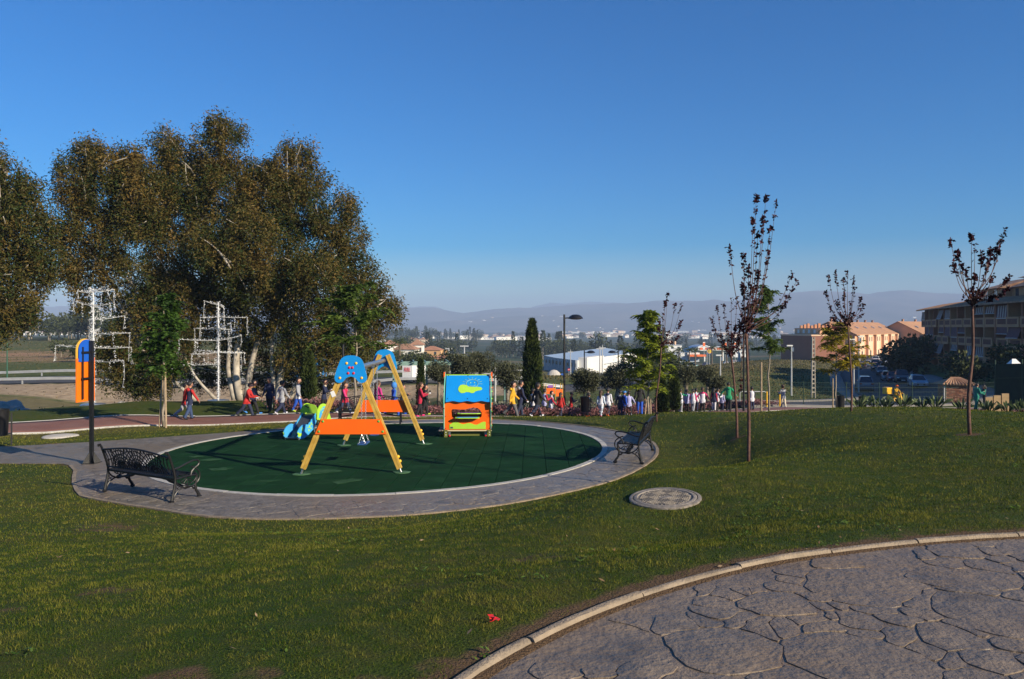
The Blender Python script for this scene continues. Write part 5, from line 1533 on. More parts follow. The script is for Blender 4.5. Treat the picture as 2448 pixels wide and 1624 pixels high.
M_CYP = leafmat('cypress_leaf', (.010, .022, .008), (.085, .110, .028), .6, .1, 1.2)
def cypress(px, d, top, w, label, n=9000, low=.25):
    b = gp(px, d); zt = EYE - d * (top - HZ) / F - b.z; r_ = w * d / F / 2; root = empty('cypress_tree', b, 0, label, 'tree', 'columnar cypresses in the park')
    mb = MB(); mb.cyl((0, 0, -.05), (0, 0, zt * .92), .07, .02, 6); mb.build('trunk', M_OLIVE_BARK, root)
    t = rng.uniform(0, 1, n); prof = np.interp(t, [0, .08, .3, .6, .85, 1], [.6, .95, 1, .78, .45, .08]); a = rng.uniform(0, 6.28, n)
    lump = np.array([mnoise.noise((math.cos(q) * 1.6, math.sin(q) * 1.6, s * zt * 1.4 + px)) for q, s in zip(a, t)])
    rad_ = r_ * prof * (1 + .28 * lump) * rng.uniform(.45, 1, n) ** .6
    C = np.c_[rad_ * np.cos(a), rad_ * np.sin(a), low + t * (zt - low - .15)]
    D = np.c_[np.cos(a) * .5, np.sin(a) * .5, np.ones(n)] + rng.normal(0, .35, (n, 3))
    crown_mesh([leaf_cloud(C, D, rng.uniform(.14, .28, n), rng.uniform(.04, .08, n), np.clip(.4 + .5 * lump + rng.normal(0, .15, n), 0, 1))], M_CYP, root)
    return root
cypress(1272, 42, 762, 44, 'tall dark cypress standing left of the black street lamp', 15000)
cypress(737, 36, 838, 30, 'dark narrow cypress at the foot of the eucalyptus', 9000)
cypress(1006, 44, 856, 15, 'thin young cypress beside the green pergola', 3500)
cypress(1610, 44, 878, 26, 'short dark cypress near the reaching children', 5000)
cypress(1583, 40, 905, 26, 'short cypress under the bright green feathery tree', 4500)

# ------------------------------------------------------------------ flower beds and tussocks along the far side of the walk
def bed(name, pts, w, h, m, label, n, size, leafy=True):
    P = densify(np.array(pts, float), .5); i = rng.integers(0, len(P), n); x = P[i, 0] + rng.normal(0, w / 2.4, n); y = P[i, 1] + rng.normal(0, w / 2.4, n)
    k = seg_dist(x, y, BROWN_D, False) > 1.75; x, y = x[k], y[k]; n = len(x)
    hh = h * (.62 + .38 * np.array([mnoise.noise((a * .9, b * .9, 1)) for a, b in zip(x, y)])) * rng.uniform(.25, 1, n)
    C = np.c_[x, y, G(x, y) + hh]; D = rng.normal(0, 1, (n, 3)) + np.array((0, 0, .8))
    v, t = leaf_cloud(C, D, rng.uniform(.7, 1.3, n) * size, rng.uniform(.25, .5, n) * size, np.clip(rng.uniform(0, 1, n) * .6 + .4 * (hh / h) ** 2, 0, 1))
    o = np_mesh(name, v, np.arange(len(v)).reshape(-1, 4), m, tone=t); tag(o, label, 'flowers', kind='stuff'); return o
M_GAURA = leafmat('gaura_leaf', (.075, .045, .028), (.46, .20, .22), .6, .25, 1.4)
M_LAV = leafmat('lavender_leaf', (.050, .058, .040), (.26, .27, .20), .6, .2, 1.4)
M_FOLI = leafmat('bush_leaf', (.020, .034, .012), (.085, .105, .030), .55, .2, 1.0)
bed('flower_bed', [(-9.4, 33.6), (-6, 34.2), (0, 36.0), (3.2, 39.5), (6.5, 44.5), (11, 49.5), (17, 53.0)], 1.7, .55, M_GAURA, 'low reddish flowering shrubs lining the far side of the walk', 26000, .13)
bed('lavender_bed', [(-2, 38.5), (2, 41.5), (5, 47), (10, 52.5)], 1.8, .75, M_LAV, 'grey-green lavender tussocks behind the reddish flower bed', 11000, .17)
bed('ditch_reeds', [(-32, 47), (-22, 49), (-14, 52), (-9, 52)], 4, .9, M_FOLI, 'dark reeds and weeds growing in the ditch', 9000, .3)

# ------------------------------------------------------------------ bird-of-paradise clumps by the street
M_STREL = leafmat('strelitzia_leaf', (.030, .055, .020), (.160, .190, .085), .4, .15, 2)
def strelitzia(px, d, hgt, label, seed):
    b = gp(px, d); rr = random.Random(seed); root = empty('bird_of_paradise_plant', b, 0, label, 'plant', 'bird-of-paradise clumps along the street fence')
    st = MB(); VV = []; T = []; FF = []
    for k in range(32):
        a = rr.uniform(0, 6.28); L = hgt * rr.uniform(.6, 1.05); out = rr.uniform(.1, .75) * L
        p1 = Vector((math.cos(a) * out * .6, math.sin(a) * out * .6, L * .62)); st.tube([(0, 0, -.03), p1 * .5 + Vector((0, 0, .08)), p1], [.018, .014, .010], 4)
        dv = Vector((math.cos(a) * out, math.sin(a) * out, L * .55)).normalized(); sd = dv.cross(Vector((rr.uniform(-1, 1), rr.uniform(-1, 1), .3))).normalized(); ll = hgt * rr.uniform(.32, .5); w = ll * .115; t = rr.uniform(0, 1)
        o = len(VV)
        for q, ww in ((0, .2), (.3, .9), (.6, 1), (.85, .6), (1, .05)):
            c = p1 + dv * ll * q + Vector((0, 0, -.10 * ll * q * q)); VV += [tuple(c - sd * w * ww), tuple(c + sd * w * ww)]; T += [t, t]
        FF += [(o + 2 * q, o + 2 * q + 1, o + 2 * q + 3, o + 2 * q + 2) for q in range(4)]
    st.build('stems', M_FOLI, root); np_mesh('leaves', np.array(VV), np.array(FF), M_STREL, root, tone=np.array(T))
for k, (px, d, h, lb) in enumerate(((2052,44,1.35,'bird-of-paradise clump at the foot of the crest plum'),(2092,46,1.3,'bird-of-paradise clump second along from the crest plum'),(2116,45,1.2,'bird-of-paradise clump just left of the yellow scooter'),(2158,44,1.5,'spiky bird-of-paradise clump just right of the yellow scooter'),(2205,46,1.3,'bird-of-paradise clump midway between scooter and brick hut'),(2236,45,1.4,'bird-of-paradise clump before the left corner of the brick hut'),(2300,44,1.3,'bird-of-paradise clump in front of the brick hut, behind the near plum'),(2362,43,1.25,'bird-of-paradise clump right of the two people in green'),(2410,42,1.25,'bird-of-paradise clump before the dark gate'),(2440,41,1.3,'bird-of-paradise clump cut by the picture edge'))):
    strelitzia(px, d, h * .85, lb, k + 3)
# rough grass on the open slopes below the park
def rough(name, pts, n, h, m, label, jit):
    P = np.array(pts, float); i = rng.integers(0, len(P), n); x = P[i, 0] + rng.normal(0, jit, n); y = P[i, 1] + rng.normal(0, jit * 1.4, n)
    k = (seg_dist(x, y, STREET, False) > 7.5) & (seg_dist(x, y, LROAD, False) > 5.5) & (y > 60); x, y = x[k], y[k]; n = len(x); s = h * rng.uniform(.5, 1.3, n) * (y / 120) ** .5
    v, t = leaf_cloud(np.c_[x, y, G(x, y) - .05], np.c_[rng.normal(0, .5, n), rng.normal(0, .5, n), np.ones(n)], s, s * .8, rng.uniform(0, 1, n)); tag(np_mesh(name, v, np.arange(len(v)).reshape(-1, 4), m, tone=t), label, 'grass', kind='stuff')
M_ROUGH = leafmat('rough_grass', (.035, .045, .014), (.170, .135, .055), .8, .2, .12)
rough('rough_grass', [(38, 80), (46, 105), (40, 110), (55, 140), (50, 160), (65, 180), (72, 205), (30, 95), (28, 120), (36, 150), (60, 215)], 24000, .20, M_ROUGH, 'rough dry grass over the half shaded field by the street', 9)
rough('field_grass', [(-40, 110), (-70, 115), (-55, 150), (-85, 160), (-110, 200), (-60, 200), (-90, 240), (-30, 130), (-20, 160), (-40, 200), (-130, 240)], 18000, .18, M_ROUGH, 'rough grass tufts over the ploughed field beyond the road', 16)
rough('scrub_grass', [(-10, 130), (-25, 180), (-30, 240), (0, 110), (10, 140), (5, 200), (-5, 260), (20, 170), (30, 220)], 14000, .30, M_ROUGH, 'scrubby grass on the slope below the villa', 13)
# ------------------------------------------------------------------ people
SKIN = mat('skin', (.42, .22, .145), .55, .06); SKIN2 = mat('skin_tan', (.30, .15, .09), .55, .06)
M_EYE = mat('eye_dark', (.012, .010, .010), .3); M_LIP = mat('lip', (.28, .09, .075), .5)
HAIRC = {'dark': mat('hair_dark', (.014, .010, .008), .5, .3, 30, bump=.5), 'brown': mat('hair_brown', (.055, .028, .014), .5, .3, 30, bump=.5), 'fair': mat('hair_fair', (.16, .10, .055), .5, .3, 30, bump=.5)}
CL = dict(red=(.42,.018,.016), navy=(.012,.018,.055), black=(.010,.010,.012), grey=(.30,.31,.34), dgrey=(.10,.10,.105), white=(.60,.60,.66), lav=(.36,.36,.58), blue=(.012,.075,.45), sky=(.05,.22,.60), jeans=(.030,.055,.13), djeans=(.016,.024,.055), pink=(.62,.035,.17), magenta=(.46,.025,.20), yellow=(.58,.32,.015), green=(.010,.24,.11), teal=(.015,.20,.14), pale=(.50,.60,.72), orange=(.75,.13,.012), lime=(.42,.55,.04), cream=(.55,.48,.36), brown=(.07,.04,.025), crimson=(.40,.012,.045))
def cloth(n): return paint(CL[n], .85, .10, 14, bump=.35, bscale=45)
POSE = { # hipL kneeL hipR kneeR  armL(sw,ab,elb) armR  lean
 'walk': (26, 6, -24, 30, (-22, 8, 18), (24, 8, 22), 3), 'walk2': (-20, 34, 22, 5, (20, 8, 30), (-18, 8, 15), 3), 'step': (13, 4, -12, 14, (-8, 9, 20), (10, 9, 25), 2),
 'stand': (3, 2, -3, 2, (2, 10, 12), (-3, 10, 14), 0), 'hold': (10, 4, -10, 12, (18, 6, 100), (22, 6, 95), 4), 'pocket': (4, 3, -4, 3, (-8, 16, 45), (-6, 16, 48), 1),
 'point': (3, 2, -3, 2, (40, 70, 30), (2, 12, 15), 0), 'reach': (3, 2, -3, 2, (5, 12, 15), (60, 55, 25), 0), 'out': (16, 4, -14, 16, (5, 40, 12), (8, 38, 14), 2), 'bent': (24, 6, -22, 26, (30, 8, 60), (30, 8, 60), 14), 'sit': (82, 78, 82, 78, (45, 12, 30), (45, 12, 30), 8)}
PEOPLE = []
def person(xd, d, h, face, pose, top, bottom, label, hair='dark', hstyle='short', shoe='black', sk=0, adult=False, sleeve=None, extra=(), z=None, loc=None, grp='schoolchildren on the red walk'):
    PEOPLE.append(dict(xd=xd, d=d, h=h, face=face, pose=pose, top=top, bottom=bottom, label=label, hair=hair, hstyle=hstyle, shoe=shoe, sk=sk, adult=adult, sleeve=sleeve or top, extra=extra, loc=loc, grp=grp))
def rotx(v, a): c, s = math.cos(R(a)), math.sin(R(a)); return Vector((v.x, v.y * c - v.z * s, v.y * s + v.z * c))
def body_parts(p):
    """capsules (a, b, ra, rb, flat, slot) of the posed figure; local +y is forward"""
    h = p['h']; hr = .140 if p['adult'] else .170
    hl_, kl, hr_, kr, aL, aR, lean = POSE[p['pose']]
    leg = .49 * h if p['adult'] else .465 * h; th, sh = leg * .50, leg * .50 - .03 * h
    S = []; w = h * (1.0 if p['adult'] else 1.03)
    feet_z = []; hips = {}
    def fk(side, hip, knee):
        o = Vector((side * .052 * w, 0, 0)); k = o + rotx(Vector((0, 0, -th)), hip); a = k + rotx(Vector((0, 0, -sh)), hip - knee)
        t = a + rotx(Vector((0, .085 * h, -.022 * h)), max(-35, (hip - knee) * .8)); return o, k, a, t
    L = fk(-1, hl_, kl); Rg = fk(1, hr_, kr)
    lowest = min(min(q.z for q in L), min(q.z for q in Rg)) - .020 * h
    base = Vector((0, 0, -lowest))
    for (o, k, a, t) in (L, Rg):
        o, k, a, t = o + base, k + base, a + base, t + base
        S.append((o, k, .064 * w, .045 * w, 1, 2)); S.append((k, a, .046 * w, .036 * w, 1, 2)); S.append((a + Vector((0, -.018 * h, -.012 * h)), t, .028 * w, .023 * w, 1, 3))
    pel = base; up = rotx(Vector((0, 0, 1)), -lean); tl = .30 * h if p['adult'] else .305 * h
    ch = pel + up * tl
    S.append((pel + up * .0, pel + up * tl * .35, .082 * w, .078 * w, .74, 1)); S.append((pel - up * .035 * h, pel + up * .03 * h, .082 * w, .082 * w, .78, 1))
    S.append((pel + up * tl * .35, pel + up * tl * .80, .078 * w, .088 * w, .68, 1)); S.append((pel + up * tl * .80, ch, .088 * w, .05 * w, .66, 1))
    neck = ch + up * .035 * h; hc = ch + up * (.045 * h + hr * h * .46) + rotx(Vector((0, .012 * h, 0)), -lean)
    S.append((ch, hc, .034 * w, .032 * w, 1, 0))
    hw = hr * h
    S.append((hc + Vector((0, -.01 * h, hw * .10)), hc + Vector((0, -.005 * h, hw * .13)), hw * .40, hw * .40, 1, 0)); S.append((hc + Vector((0, .012 * h, -hw * .12)), hc + Vector((0, .018 * h, -hw * .24)), hw * .33, hw * .22, 1, 0))
    S.append((hc + Vector((0, hw * .36, -hw * .02)), hc + Vector((0, hw * .47, -hw * .10)), hw * .05, hw * .075, 1, 0))
    for s in (-1, 1): S.append((hc + Vector((s * hw * .38, -hw * .02, 0)), hc + Vector((s * hw * .41, -hw * .04, -hw * .08)), hw * .06, hw * .05, 1, 0))
    hands = []
    for s, (sw, ab, el) in ((-1, aL), (1, aR)):
        so = pel + up * tl * .90 + Vector((s * .098 * w, 0, 0)); ua, fa = .165 * h, .135 * h
        d0 = Vector((0, 0, -1)); d1 = rotx(d0, sw - lean * .5); d1 = Matrix.Rotation(R(-s * ab), 3, 'Y') @ d1
        e = so + d1 * ua; d2 = rotx(d0, sw + el - lean * .5); d2 = Matrix.Rotation(R(-s * ab * .8 + s * (12 if el > 60 else 0)), 3, 'Y') @ d2
        wv = e + d2 * fa
        S.append((so, e, .038 * w, .032 * w, 1, 4)); S.append((e, wv, .032 * w, .026 * w, 1, 4)); S.append((wv, wv + d2 * .045 * h, .019 * w, .021 * w, .8, 0)); hands.append((wv + d2 * .05 * h, d2, s))
    return S, hc, hw, hands, pel, up, tl, lean
def capsule(mb, a, b, ra, rb, flat, n=10):
    d_ = b - a; L = max(d_.length, 1e-4); ax = d_ / L
    prof = [(-ra, .02), (-ra * .7, ra * .71), (0, ra), (L * .5, (ra + rb) / 2), (L, rb), (L + rb * .7, rb * .71), (L + rb, .02 * rb)]
    x = Vector((1, 0, 0)); x = x - ax * x.dot(ax)
    if x.length < .1: x = Vector((0, 1, 0)) - ax * ax.y
    x.normalize(); y = ax.cross(x); vs = []; fs = []
    for t, r_ in prof:
        for k in range(n):
            q = 6.2832 * k / n; vs.append(a + ax * t + x * math.cos(q) * r_ + y * math.sin(q) * r_ * flat)
    for j in range(len(prof) - 1):
        for k in range(n): fs.append((j * n + k, j * n + (k + 1) % n, (j + 1) * n + (k + 1) % n, (j + 1) * n + k))
    fs.append(tuple(range(n - 1, -1, -1))); fs.append(tuple((len(prof) - 1) * n + k for k in range(n)))
    mb._add(vs, fs)
def finish_people():
    tmp = []
    for p in PEOPLE:
        S, hc, hw, hands, pel, up, tl, lean = body_parts(p); mb = MB()
        for a, b, ra, rb, fl, sl in S: capsule(mb, a, b, ra, rb, fl)
        o = mb.build('tmp', []); md = o.modifiers.new('r', 'REMESH'); md.mode = 'VOXEL'; md.voxel_size = .0135 * p['h'] / 1.4
        sm = o.modifiers.new('s', 'SMOOTH'); sm.iterations = 3; sm.factor = .5
        tmp.append((p, o, S, hc, hw, hands, pel, up, tl))
    dg = bpy.context.evaluated_depsgraph_get()
    for p, o, S, hc, hw, hands, pel, up, tl in tmp:
        me0 = bpy.data.meshes.new_from_object(o.evaluated_get(dg)); bpy.data.objects.remove(o)
        nv = len(me0.vertices); co = np.empty(nv * 3); me0.vertices.foreach_get('co', co); co = co.reshape(-1, 3)
        polys = [tuple(q.vertices) for q in me0.polygons]; cen = np.array([co[list(q)].mean(0) for q in polys])
        best = np.full(len(polys), 1e9); slot = np.zeros(len(polys), int)
        for a, b, ra, rb, fl, sl in S:
            a_, d_ = np.array(a), np.array(b - a); L = (d_ ** 2).sum() + 1e-9; t = np.clip((cen - a_) @ d_ / L, 0, 1)
            dist = np.linalg.norm(cen - a_ - t[:, None] * d_, axis=1) / (ra + (rb - ra) * t)
            k = dist < best; best[k] = dist[k]; slot[k] = sl
        # jacket and jersey hems hang below the waist
        h = p['h']; low = (slot == 2) & (cen[:, 2] > pel.z - (.075 if p['adult'] else .09) * h); slot[low] = 1
        mb = MB(); mb.v = [tuple(v) for v in co]; mb.f = list(polys); mb.m = list(slot)
        for (w_, dv, s) in hands:                                  # five fingers
            sd = dv.cross(Vector((0, 1, 0))); sd = sd.normalized() if sd.length > .1 else Vector((1, 0, 0)); fw = dv.cross(sd).normalized()
            for k, ln in enumerate((.034, .040, .038, .030)):
                b0 = w_ + sd * (.008 * h * (k - 1.5)); b1 = b0 + dv * ln * h * .55 + fw * .004 * h; b2 = b1 + dv * ln * h * .4 + fw * .014 * h
                mb.tube([b0, b1, b2], [.0062 * h, .0056 * h, .0042 * h], 5, mi=0)
            mb.tube([w_ - dv * .03 * h + sd * s * .012 * h, w_ - dv * .012 * h + sd * s * .026 * h, w_ + sd * s * .028 * h + dv * .008 * h], [.007 * h, .006 * h, .0045 * h], 5, mi=0)
        for s in (-1, 1): mb.ell(hc + Vector((s * hw * .155, hw * .365, hw * .03)), (hw * .055, hw * .03, hw * .035), 6, 4, 5)
        mb.box(hc + Vector((0, hw * .37, -hw * .235)), (hw * .22, hw * .03, hw * .035), None, 6)
        if p['loc'] is not None: base = Vector(p['loc'])
        else: base = gp(p['xd'] * 1.03553, p['d'])
        root = mb.build('person', [SKIN2 if p['sk'] else SKIN, cloth(p['top']), cloth(p['bottom']), cloth(p['shoe']), cloth(p['sleeve']), M_EYE, M_LIP], None, smooth=True, fixn=False)
        bpy.data.meshes.remove(me0)
        root.location = base + Vector((0, 0, .002)); root.rotation_euler = (0, 0, R(p['face'])); tag(root, p['label'], 'person', p['grp'])
        # hair
        hb = MB(); hm = HAIRC[p['hair']]; cs = p['hstyle']
        n_u, n_v = 16, 9; vs = []; fs = []
        for j in range(n_v + 1):
            for i in range(n_u):
                q = 6.2832 * i / n_u; fwd = math.sin(q)             # +y is the face
                lim = R(62 if fwd > .35 else (118 if cs == 'short' else 128) if fwd < -.2 else 92)
                t = lim * j / n_v; rr = hw * (.445 + .016 * mnoise.noise((q * 3, t * 5, p['xd'])) + (.02 if cs != 'short' else 0))
                vs.append(hc + Vector((0, -.006 * h, hw * .10)) + Vector((rr * math.sin(t) * math.cos(q) * .98, rr * math.sin(t) * math.sin(q) * 1.06, rr * math.cos(t) * 1.08)))
        for j in range(n_v):
            for i in range(n_u): fs.append((j * n_u + i, (j + 1) * n_u + i, (j + 1) * n_u + (i + 1) % n_u, j * n_u + (i + 1) % n_u))
        hb._add(vs, fs)
        if cs == 'long':
            hb.tube([hc + Vector((0, -hw * .34, hw * .1)), hc + Vector((0, -hw * .46, -hw * .35)), hc + Vector((0, -hw * .50, -hw * .85)), hc + Vector((0, -hw * .46, -hw * 1.25))], [hw * .34, hw * .36, hw * .28, hw * .08], 10)
        if cs == 'tail':
            hb.tube([hc + Vector((0, -hw * .42, hw * .22)), hc + Vector((0, -hw * .62, hw * .05)), hc + Vector((0, -hw * .60, -hw * .55)), hc + Vector((0, -hw * .52, -hw * .9))], [hw * .12, hw * .16, hw * .13, hw * .03], 8)
        if cs != 'hood': hb.build('hair', hm, root, smooth=True)
        for ex in p['extra']:
            g = MB(); kind, cn = ex[0], cloth(ex[1])
            if kind == 'hood':                                      # hood lying on the back
                g.ell(pel + up * tl * .98 + Vector((0, -.055 * h, .0)), (.075 * h, .045 * h, .05 * h), 12, 7); g.build('hood', cn, root, smooth=True)
            elif kind == 'hoodup':
                g.ell(hc + Vector((0, -.012 * h, hw * .06)), (hw * .50, hw * .50, hw * .60), 14, 8); o = g.build('hood', cn, root, smooth=True); 
            elif kind == 'hem':                                     # shirt tail below jacket
                g.lathe([(.088 * h, -.10 * h), (.087 * h, -.06 * h), (.086 * h, -.005 * h)], pel, 16); o = g.build('shirt_hem', cn, root, smooth=True); o.scale = (1, .85, 1)
            elif kind == 'bib':                                     # loose sports bib over the top
                pr_ = [(.094, -.12), (.092, -.04), (.089, .08), (.096, .18), (.098, .235), (.080, .285), (.045, .312)]
                g.lathe([(a * h, b * h) for a, b in pr_], (0, 0, 0), 18)
                o = g.build('bib', cn, root, smooth=True); o.location = pel; o.scale = (1.03, .80, 1); o.rotation_euler = (R(-POSE[p['pose']][6]), 0, 0)
            elif kind == 'pack':
                g.ell(pel + up * tl * .55 + Vector((0, -.105 * h, 0)), (.085 * h, .05 * h, .13 * h), 12, 8); g.build('backpack', cn, root, smooth=True)
            elif kind == 'cap':
                g.ell(hc + Vector((0, -.005 * h, hw * .22)), (hw * .47, hw * .5, hw * .33), 14, 8); g.box(hc + Vector((0, hw * .55, hw * .2)), (hw * .55, hw * .4, hw * .04)); g.build('cap', cn, root, smooth='auto')
            elif kind == 'item':
                w_, dv, s = hands[1]; g.box(w_ + dv * .03 * h, (.04 * h, .05 * h, .03 * h)); g.build('snack', cn, root)
            elif kind == 'stripe':
                for s in (-1, 1): g.tube([pel + Vector((s * .098 * h, 0, -.1 * h)), pel + Vector((s * .09 * h, 0, -.25 * h)), pel + Vector((s * .085 * h, 0, -.42 * h))], .006 * h, 4)
                g.build('stripe', cn, root)
            elif kind == 'collar':
                g.lathe([(.045 * h, .02 * h), (.052 * h, 0), (.06 * h, -.02 * h)], pel + up * tl * 1.02, 14); g.build('collar', cn, root, smooth=True)
RT_, AW, CM = -90, 0, 180
person(427, 30.6, 1.42, -60, 'walk2', 'red', 'grey', 'child in red top and grey trousers, half hidden by red-sleeved child', shoe='grey')
person(437, 30.0, 1.48, -35, 'out', 'navy', 'jeans', 'child in navy vest with red sleeves and white shirt tail', sleeve='red', extra=(('hood', 'red'), ('hem', 'white')))
person(569, 31.2, 1.42, RT_, 'bent', 'red', 'djeans', 'child in bright red jacket and dark jeans striding right', 'brown', shoe='black', extra=(('item', 'white'),))
person(585, 32.0, 1.45, RT_ + 10, 'walk2', 'navy', 'black', 'child in navy coat with yellow collar beside the red jacket', extra=(('collar', 'yellow'),), shoe='sky')
person(622, 32.4, 1.48, 170, 'step', 'navy', 'black', 'boy in dark navy tracksuit smiling towards us', sk=1, extra=(('stripe', 'grey'),))
person(650, 31.8, 1.45, -30, 'walk', 'grey', 'navy', 'child in grey hoodie and navy trousers seen from behind', shoe='white', extra=(('hood', 'grey'),))
person(688, 32.6, 1.42, RT_ - 5, 'step', 'grey', 'blue', 'child in long grey top and bright blue trousers', shoe='lime', extra=(('hem', 'white'),))
person(748, 32.6, 1.38, RT_, 'hold', 'navy', 'black', 'child in navy coat with cream shoulders behind the swing', extra=(('collar', 'cream'), ('item', 'white')))
person(796, 32.2, 1.36, RT_ - 15, 'walk', 'crimson', 'jeans', 'child in crimson coat and jeans behind the near swing leg', 'brown', shoe='white', sleeve='pink')
person(872, 32.0, 1.38, -40, 'step', 'magenta', 'jeans', 'long-haired child in magenta padded coat behind the swing chains', 'brown', 'long', shoe='white')
person(908, 32.2, 1.40, -60, 'walk2', 'blue', 'blue', 'child with light blue hood up behind the swing', hstyle='hood', extra=(('hoodup', 'sky'),), shoe='sky')
person(928, 32.8, 1.28, -75, 'hold', 'black', 'black', 'child in black with a white shirt tail behind the far swing leg', shoe='blue', extra=(('hem', 'white'),))
person(969, 31.0, 1.36, -70, 'hold', 'crimson', 'black', 'girl in crimson coat and black leggings between swing and playhouse', 'brown', 'tail', shoe='pink', extra=(('item', 'white'),))
person(981, 33.2, 1.32, -80, 'step', 'black', 'black', 'child in black right behind the girl in crimson', shoe='lime')
G2 = 'students walking past the black lamp'
person(1183, 34.5, 1.62, RT_ - 5, 'walk2', 'yellow', 'dgrey', 'teenager in mustard yellow hoodie with one heel lifted', extra=(('hood', 'yellow'),), shoe='black', grp=G2)
person(1201, 34.8, 1.60, -65, 'step', 'navy', 'djeans', 'teenager in navy jacket with grey shoulders beside the yellow hoodie', extra=(('hood', 'grey'), ('item', 'white')), grp=G2)
person(1230, 36.8, 1.30, -60, 'step', 'white', 'black', 'child in white with black backpack, mostly hidden by tall black figure', extra=(('pack', 'black'),), grp=G2)
person(1240, 36.0, 1.66, -55, 'walk', 'black', 'djeans', 'tall teenager all in black top walking with bent knee', sk=1, shoe='white', grp=G2)
person(1256, 37.0, 1.30, -50, 'hold', 'lav', 'black', 'child in lavender white shirt with crimson sleeves', sleeve='crimson', grp=G2)
person(1272, 37.6, 1.32, RT_, 'walk', 'white', 'black', 'child in white bib with crimson sleeves stepping out right', sleeve='crimson', shoe='white', extra=(('bib', 'lav'),), grp=G2)
person(1294, 37.0, 1.16, -20, 'step', 'red', 'djeans', 'curly-haired child in red jacket just left of the lamp post', 'brown', 'long', grp=G2)
person(1318, 38.0, 1.22, -75, 'hold', 'red', 'navy', 'child in red vest and navy trousers just right of the lamp post', sleeve='navy', grp=G2)
person(1357, 39.0, 1.26, -30, 'bent', 'black', 'black', 'child in black with blue hood and white shirt tail, orange shoes', extra=(('hood', 'sky'), ('hem', 'white')), shoe='orange', grp=G2)
person(1387, 40.0, 1.34, -25, 'step', 'white', 'pale', 'child in white top and pale jeans with pale blue sleeves', 'brown', 'long', sleeve='pale', shoe='pink', grp=G2)
person(1403, 41.0, 1.48, -20, 'step', 'white', 'djeans', 'child in white shirt with navy hood and orange shoes', extra=(('hood', 'navy'),), shoe='orange', sleeve='white', grp=G2)
person(1432, 41.4, 1.36, -15, 'pocket', 'navy', 'navy', 'child in loose dark navy tracksuit with grey collar', extra=(('hood', 'grey'),), grp=G2)
person(1441, 42.4, 1.34, -60, 'stand', 'blue', 'navy', 'child with bright blue cap behind the navy tracksuit', extra=(('cap', 'sky'),), grp=G2)
person(1452, 42.6, 1.32, 5, 'out', 'lav', 'black', 'child in big lavender T-shirt and black leggings', extra=(('bib', 'lav'),), sleeve='lav', shoe='grey', grp=G2)
person(1477, 43.0, 1.74, 0, 'pocket', 'black', 'blue', 'grown-up in black hoodie and bright blue track trousers', extra=(('hood', 'black'),), adult=True, grp=G2)
G3 = 'group by the young trees on the crest'
person(1571, 47.0, 1.40, -35, 'reach', 'white', 'grey', 'child in white bib shading eyes with raised green sleeve', sleeve='green', extra=(('bib', 'white'),), shoe='white', grp=G3)
person(1586, 47.6, 1.34, -10, 'stand', 'lav', 'black', 'girl with ponytail in lavender white bib, second of the white bibs', 'brown', 'tail', extra=(('bib', 'lav'),), grp=G3)
person(1600, 47.0, 1.38, -30, 'step', 'white', 'grey', 'girl in white bib with pink sleeves and a dark braid', 'dark', 'tail', sleeve='pink', extra=(('bib', 'white'),), grp=G3)
person(1607, 48.2, 1.40, -20, 'point', 'white', 'navy', 'child in white with both elbows raised behind the braided girl', 'dark', grp=G3)
person(1622, 47.2, 1.48, -10, 'out', 'white', 'black', 'child in white bib with bright pink hood and sleeves', 'brown', 'tail', sleeve='pink', extra=(('hood', 'pink'), ('bib', 'white')), grp=G3)
person(1648, 48.0, 1.38, -25, 'stand', 'navy', 'white', 'child in navy vest with dark curly hair left of the green adult', 'dark', 'long', sleeve='crimson', grp=G3)
person(1656, 48.6, 1.36, -60, 'hold', 'white', 'black', 'child in white shirt peering past the navy vest', grp=G3)
person(1667, 48.8, 1.18, -40, 'stand', 'lav', 'navy', 'smallest child in lavender bib beside the green adult', extra=(('bib', 'lav'),), grp=G3)
person(1682, 46.5, 1.78, -15, 'out', 'green', 'black', 'grown-up in bright green hooded top and black track trousers', adult=True, sk=1, extra=(('hood', 'green'), ('stripe', 'brown')), grp=G3)
person(1736, 48.2, 1.42, 12, 'point', 'white', 'navy', 'child in white pointing left beside the tallest plum trunk', sleeve='navy', extra=(('bib', 'white'),), grp=G3)
person(1808, 50.0, 1.46, 8, 'hold', 'grey', 'cream', 'girl in grey sweatshirt and pale trousers standing alone', 'brown', 'tail', shoe='white', grp=G3)
G4 = 'two people by the brick hut'
person(2254, 51.0, 1.76, -75, 'hold', 'teal', 'teal', 'worker in green overalls facing another person', adult=True, grp=G4)
person(2273, 51.4, 1.68, 80, 'hold', 'black', 'black', 'long-haired person in black with green sleeves facing the worker', 'dark', 'long', adult=True, sleeve='teal', grp=G4)
_sr = gp(2141, 57); person(2068, 57, 1.62, 200, 'sit', 'yellow', 'navy', 'rider in yellow jacket sitting on the delivery scooter', adult=True, extra=(('cap', 'orange'),), loc=(_sr.x, _sr.y, _sr.z + .26), grp='street users')
finish_people()
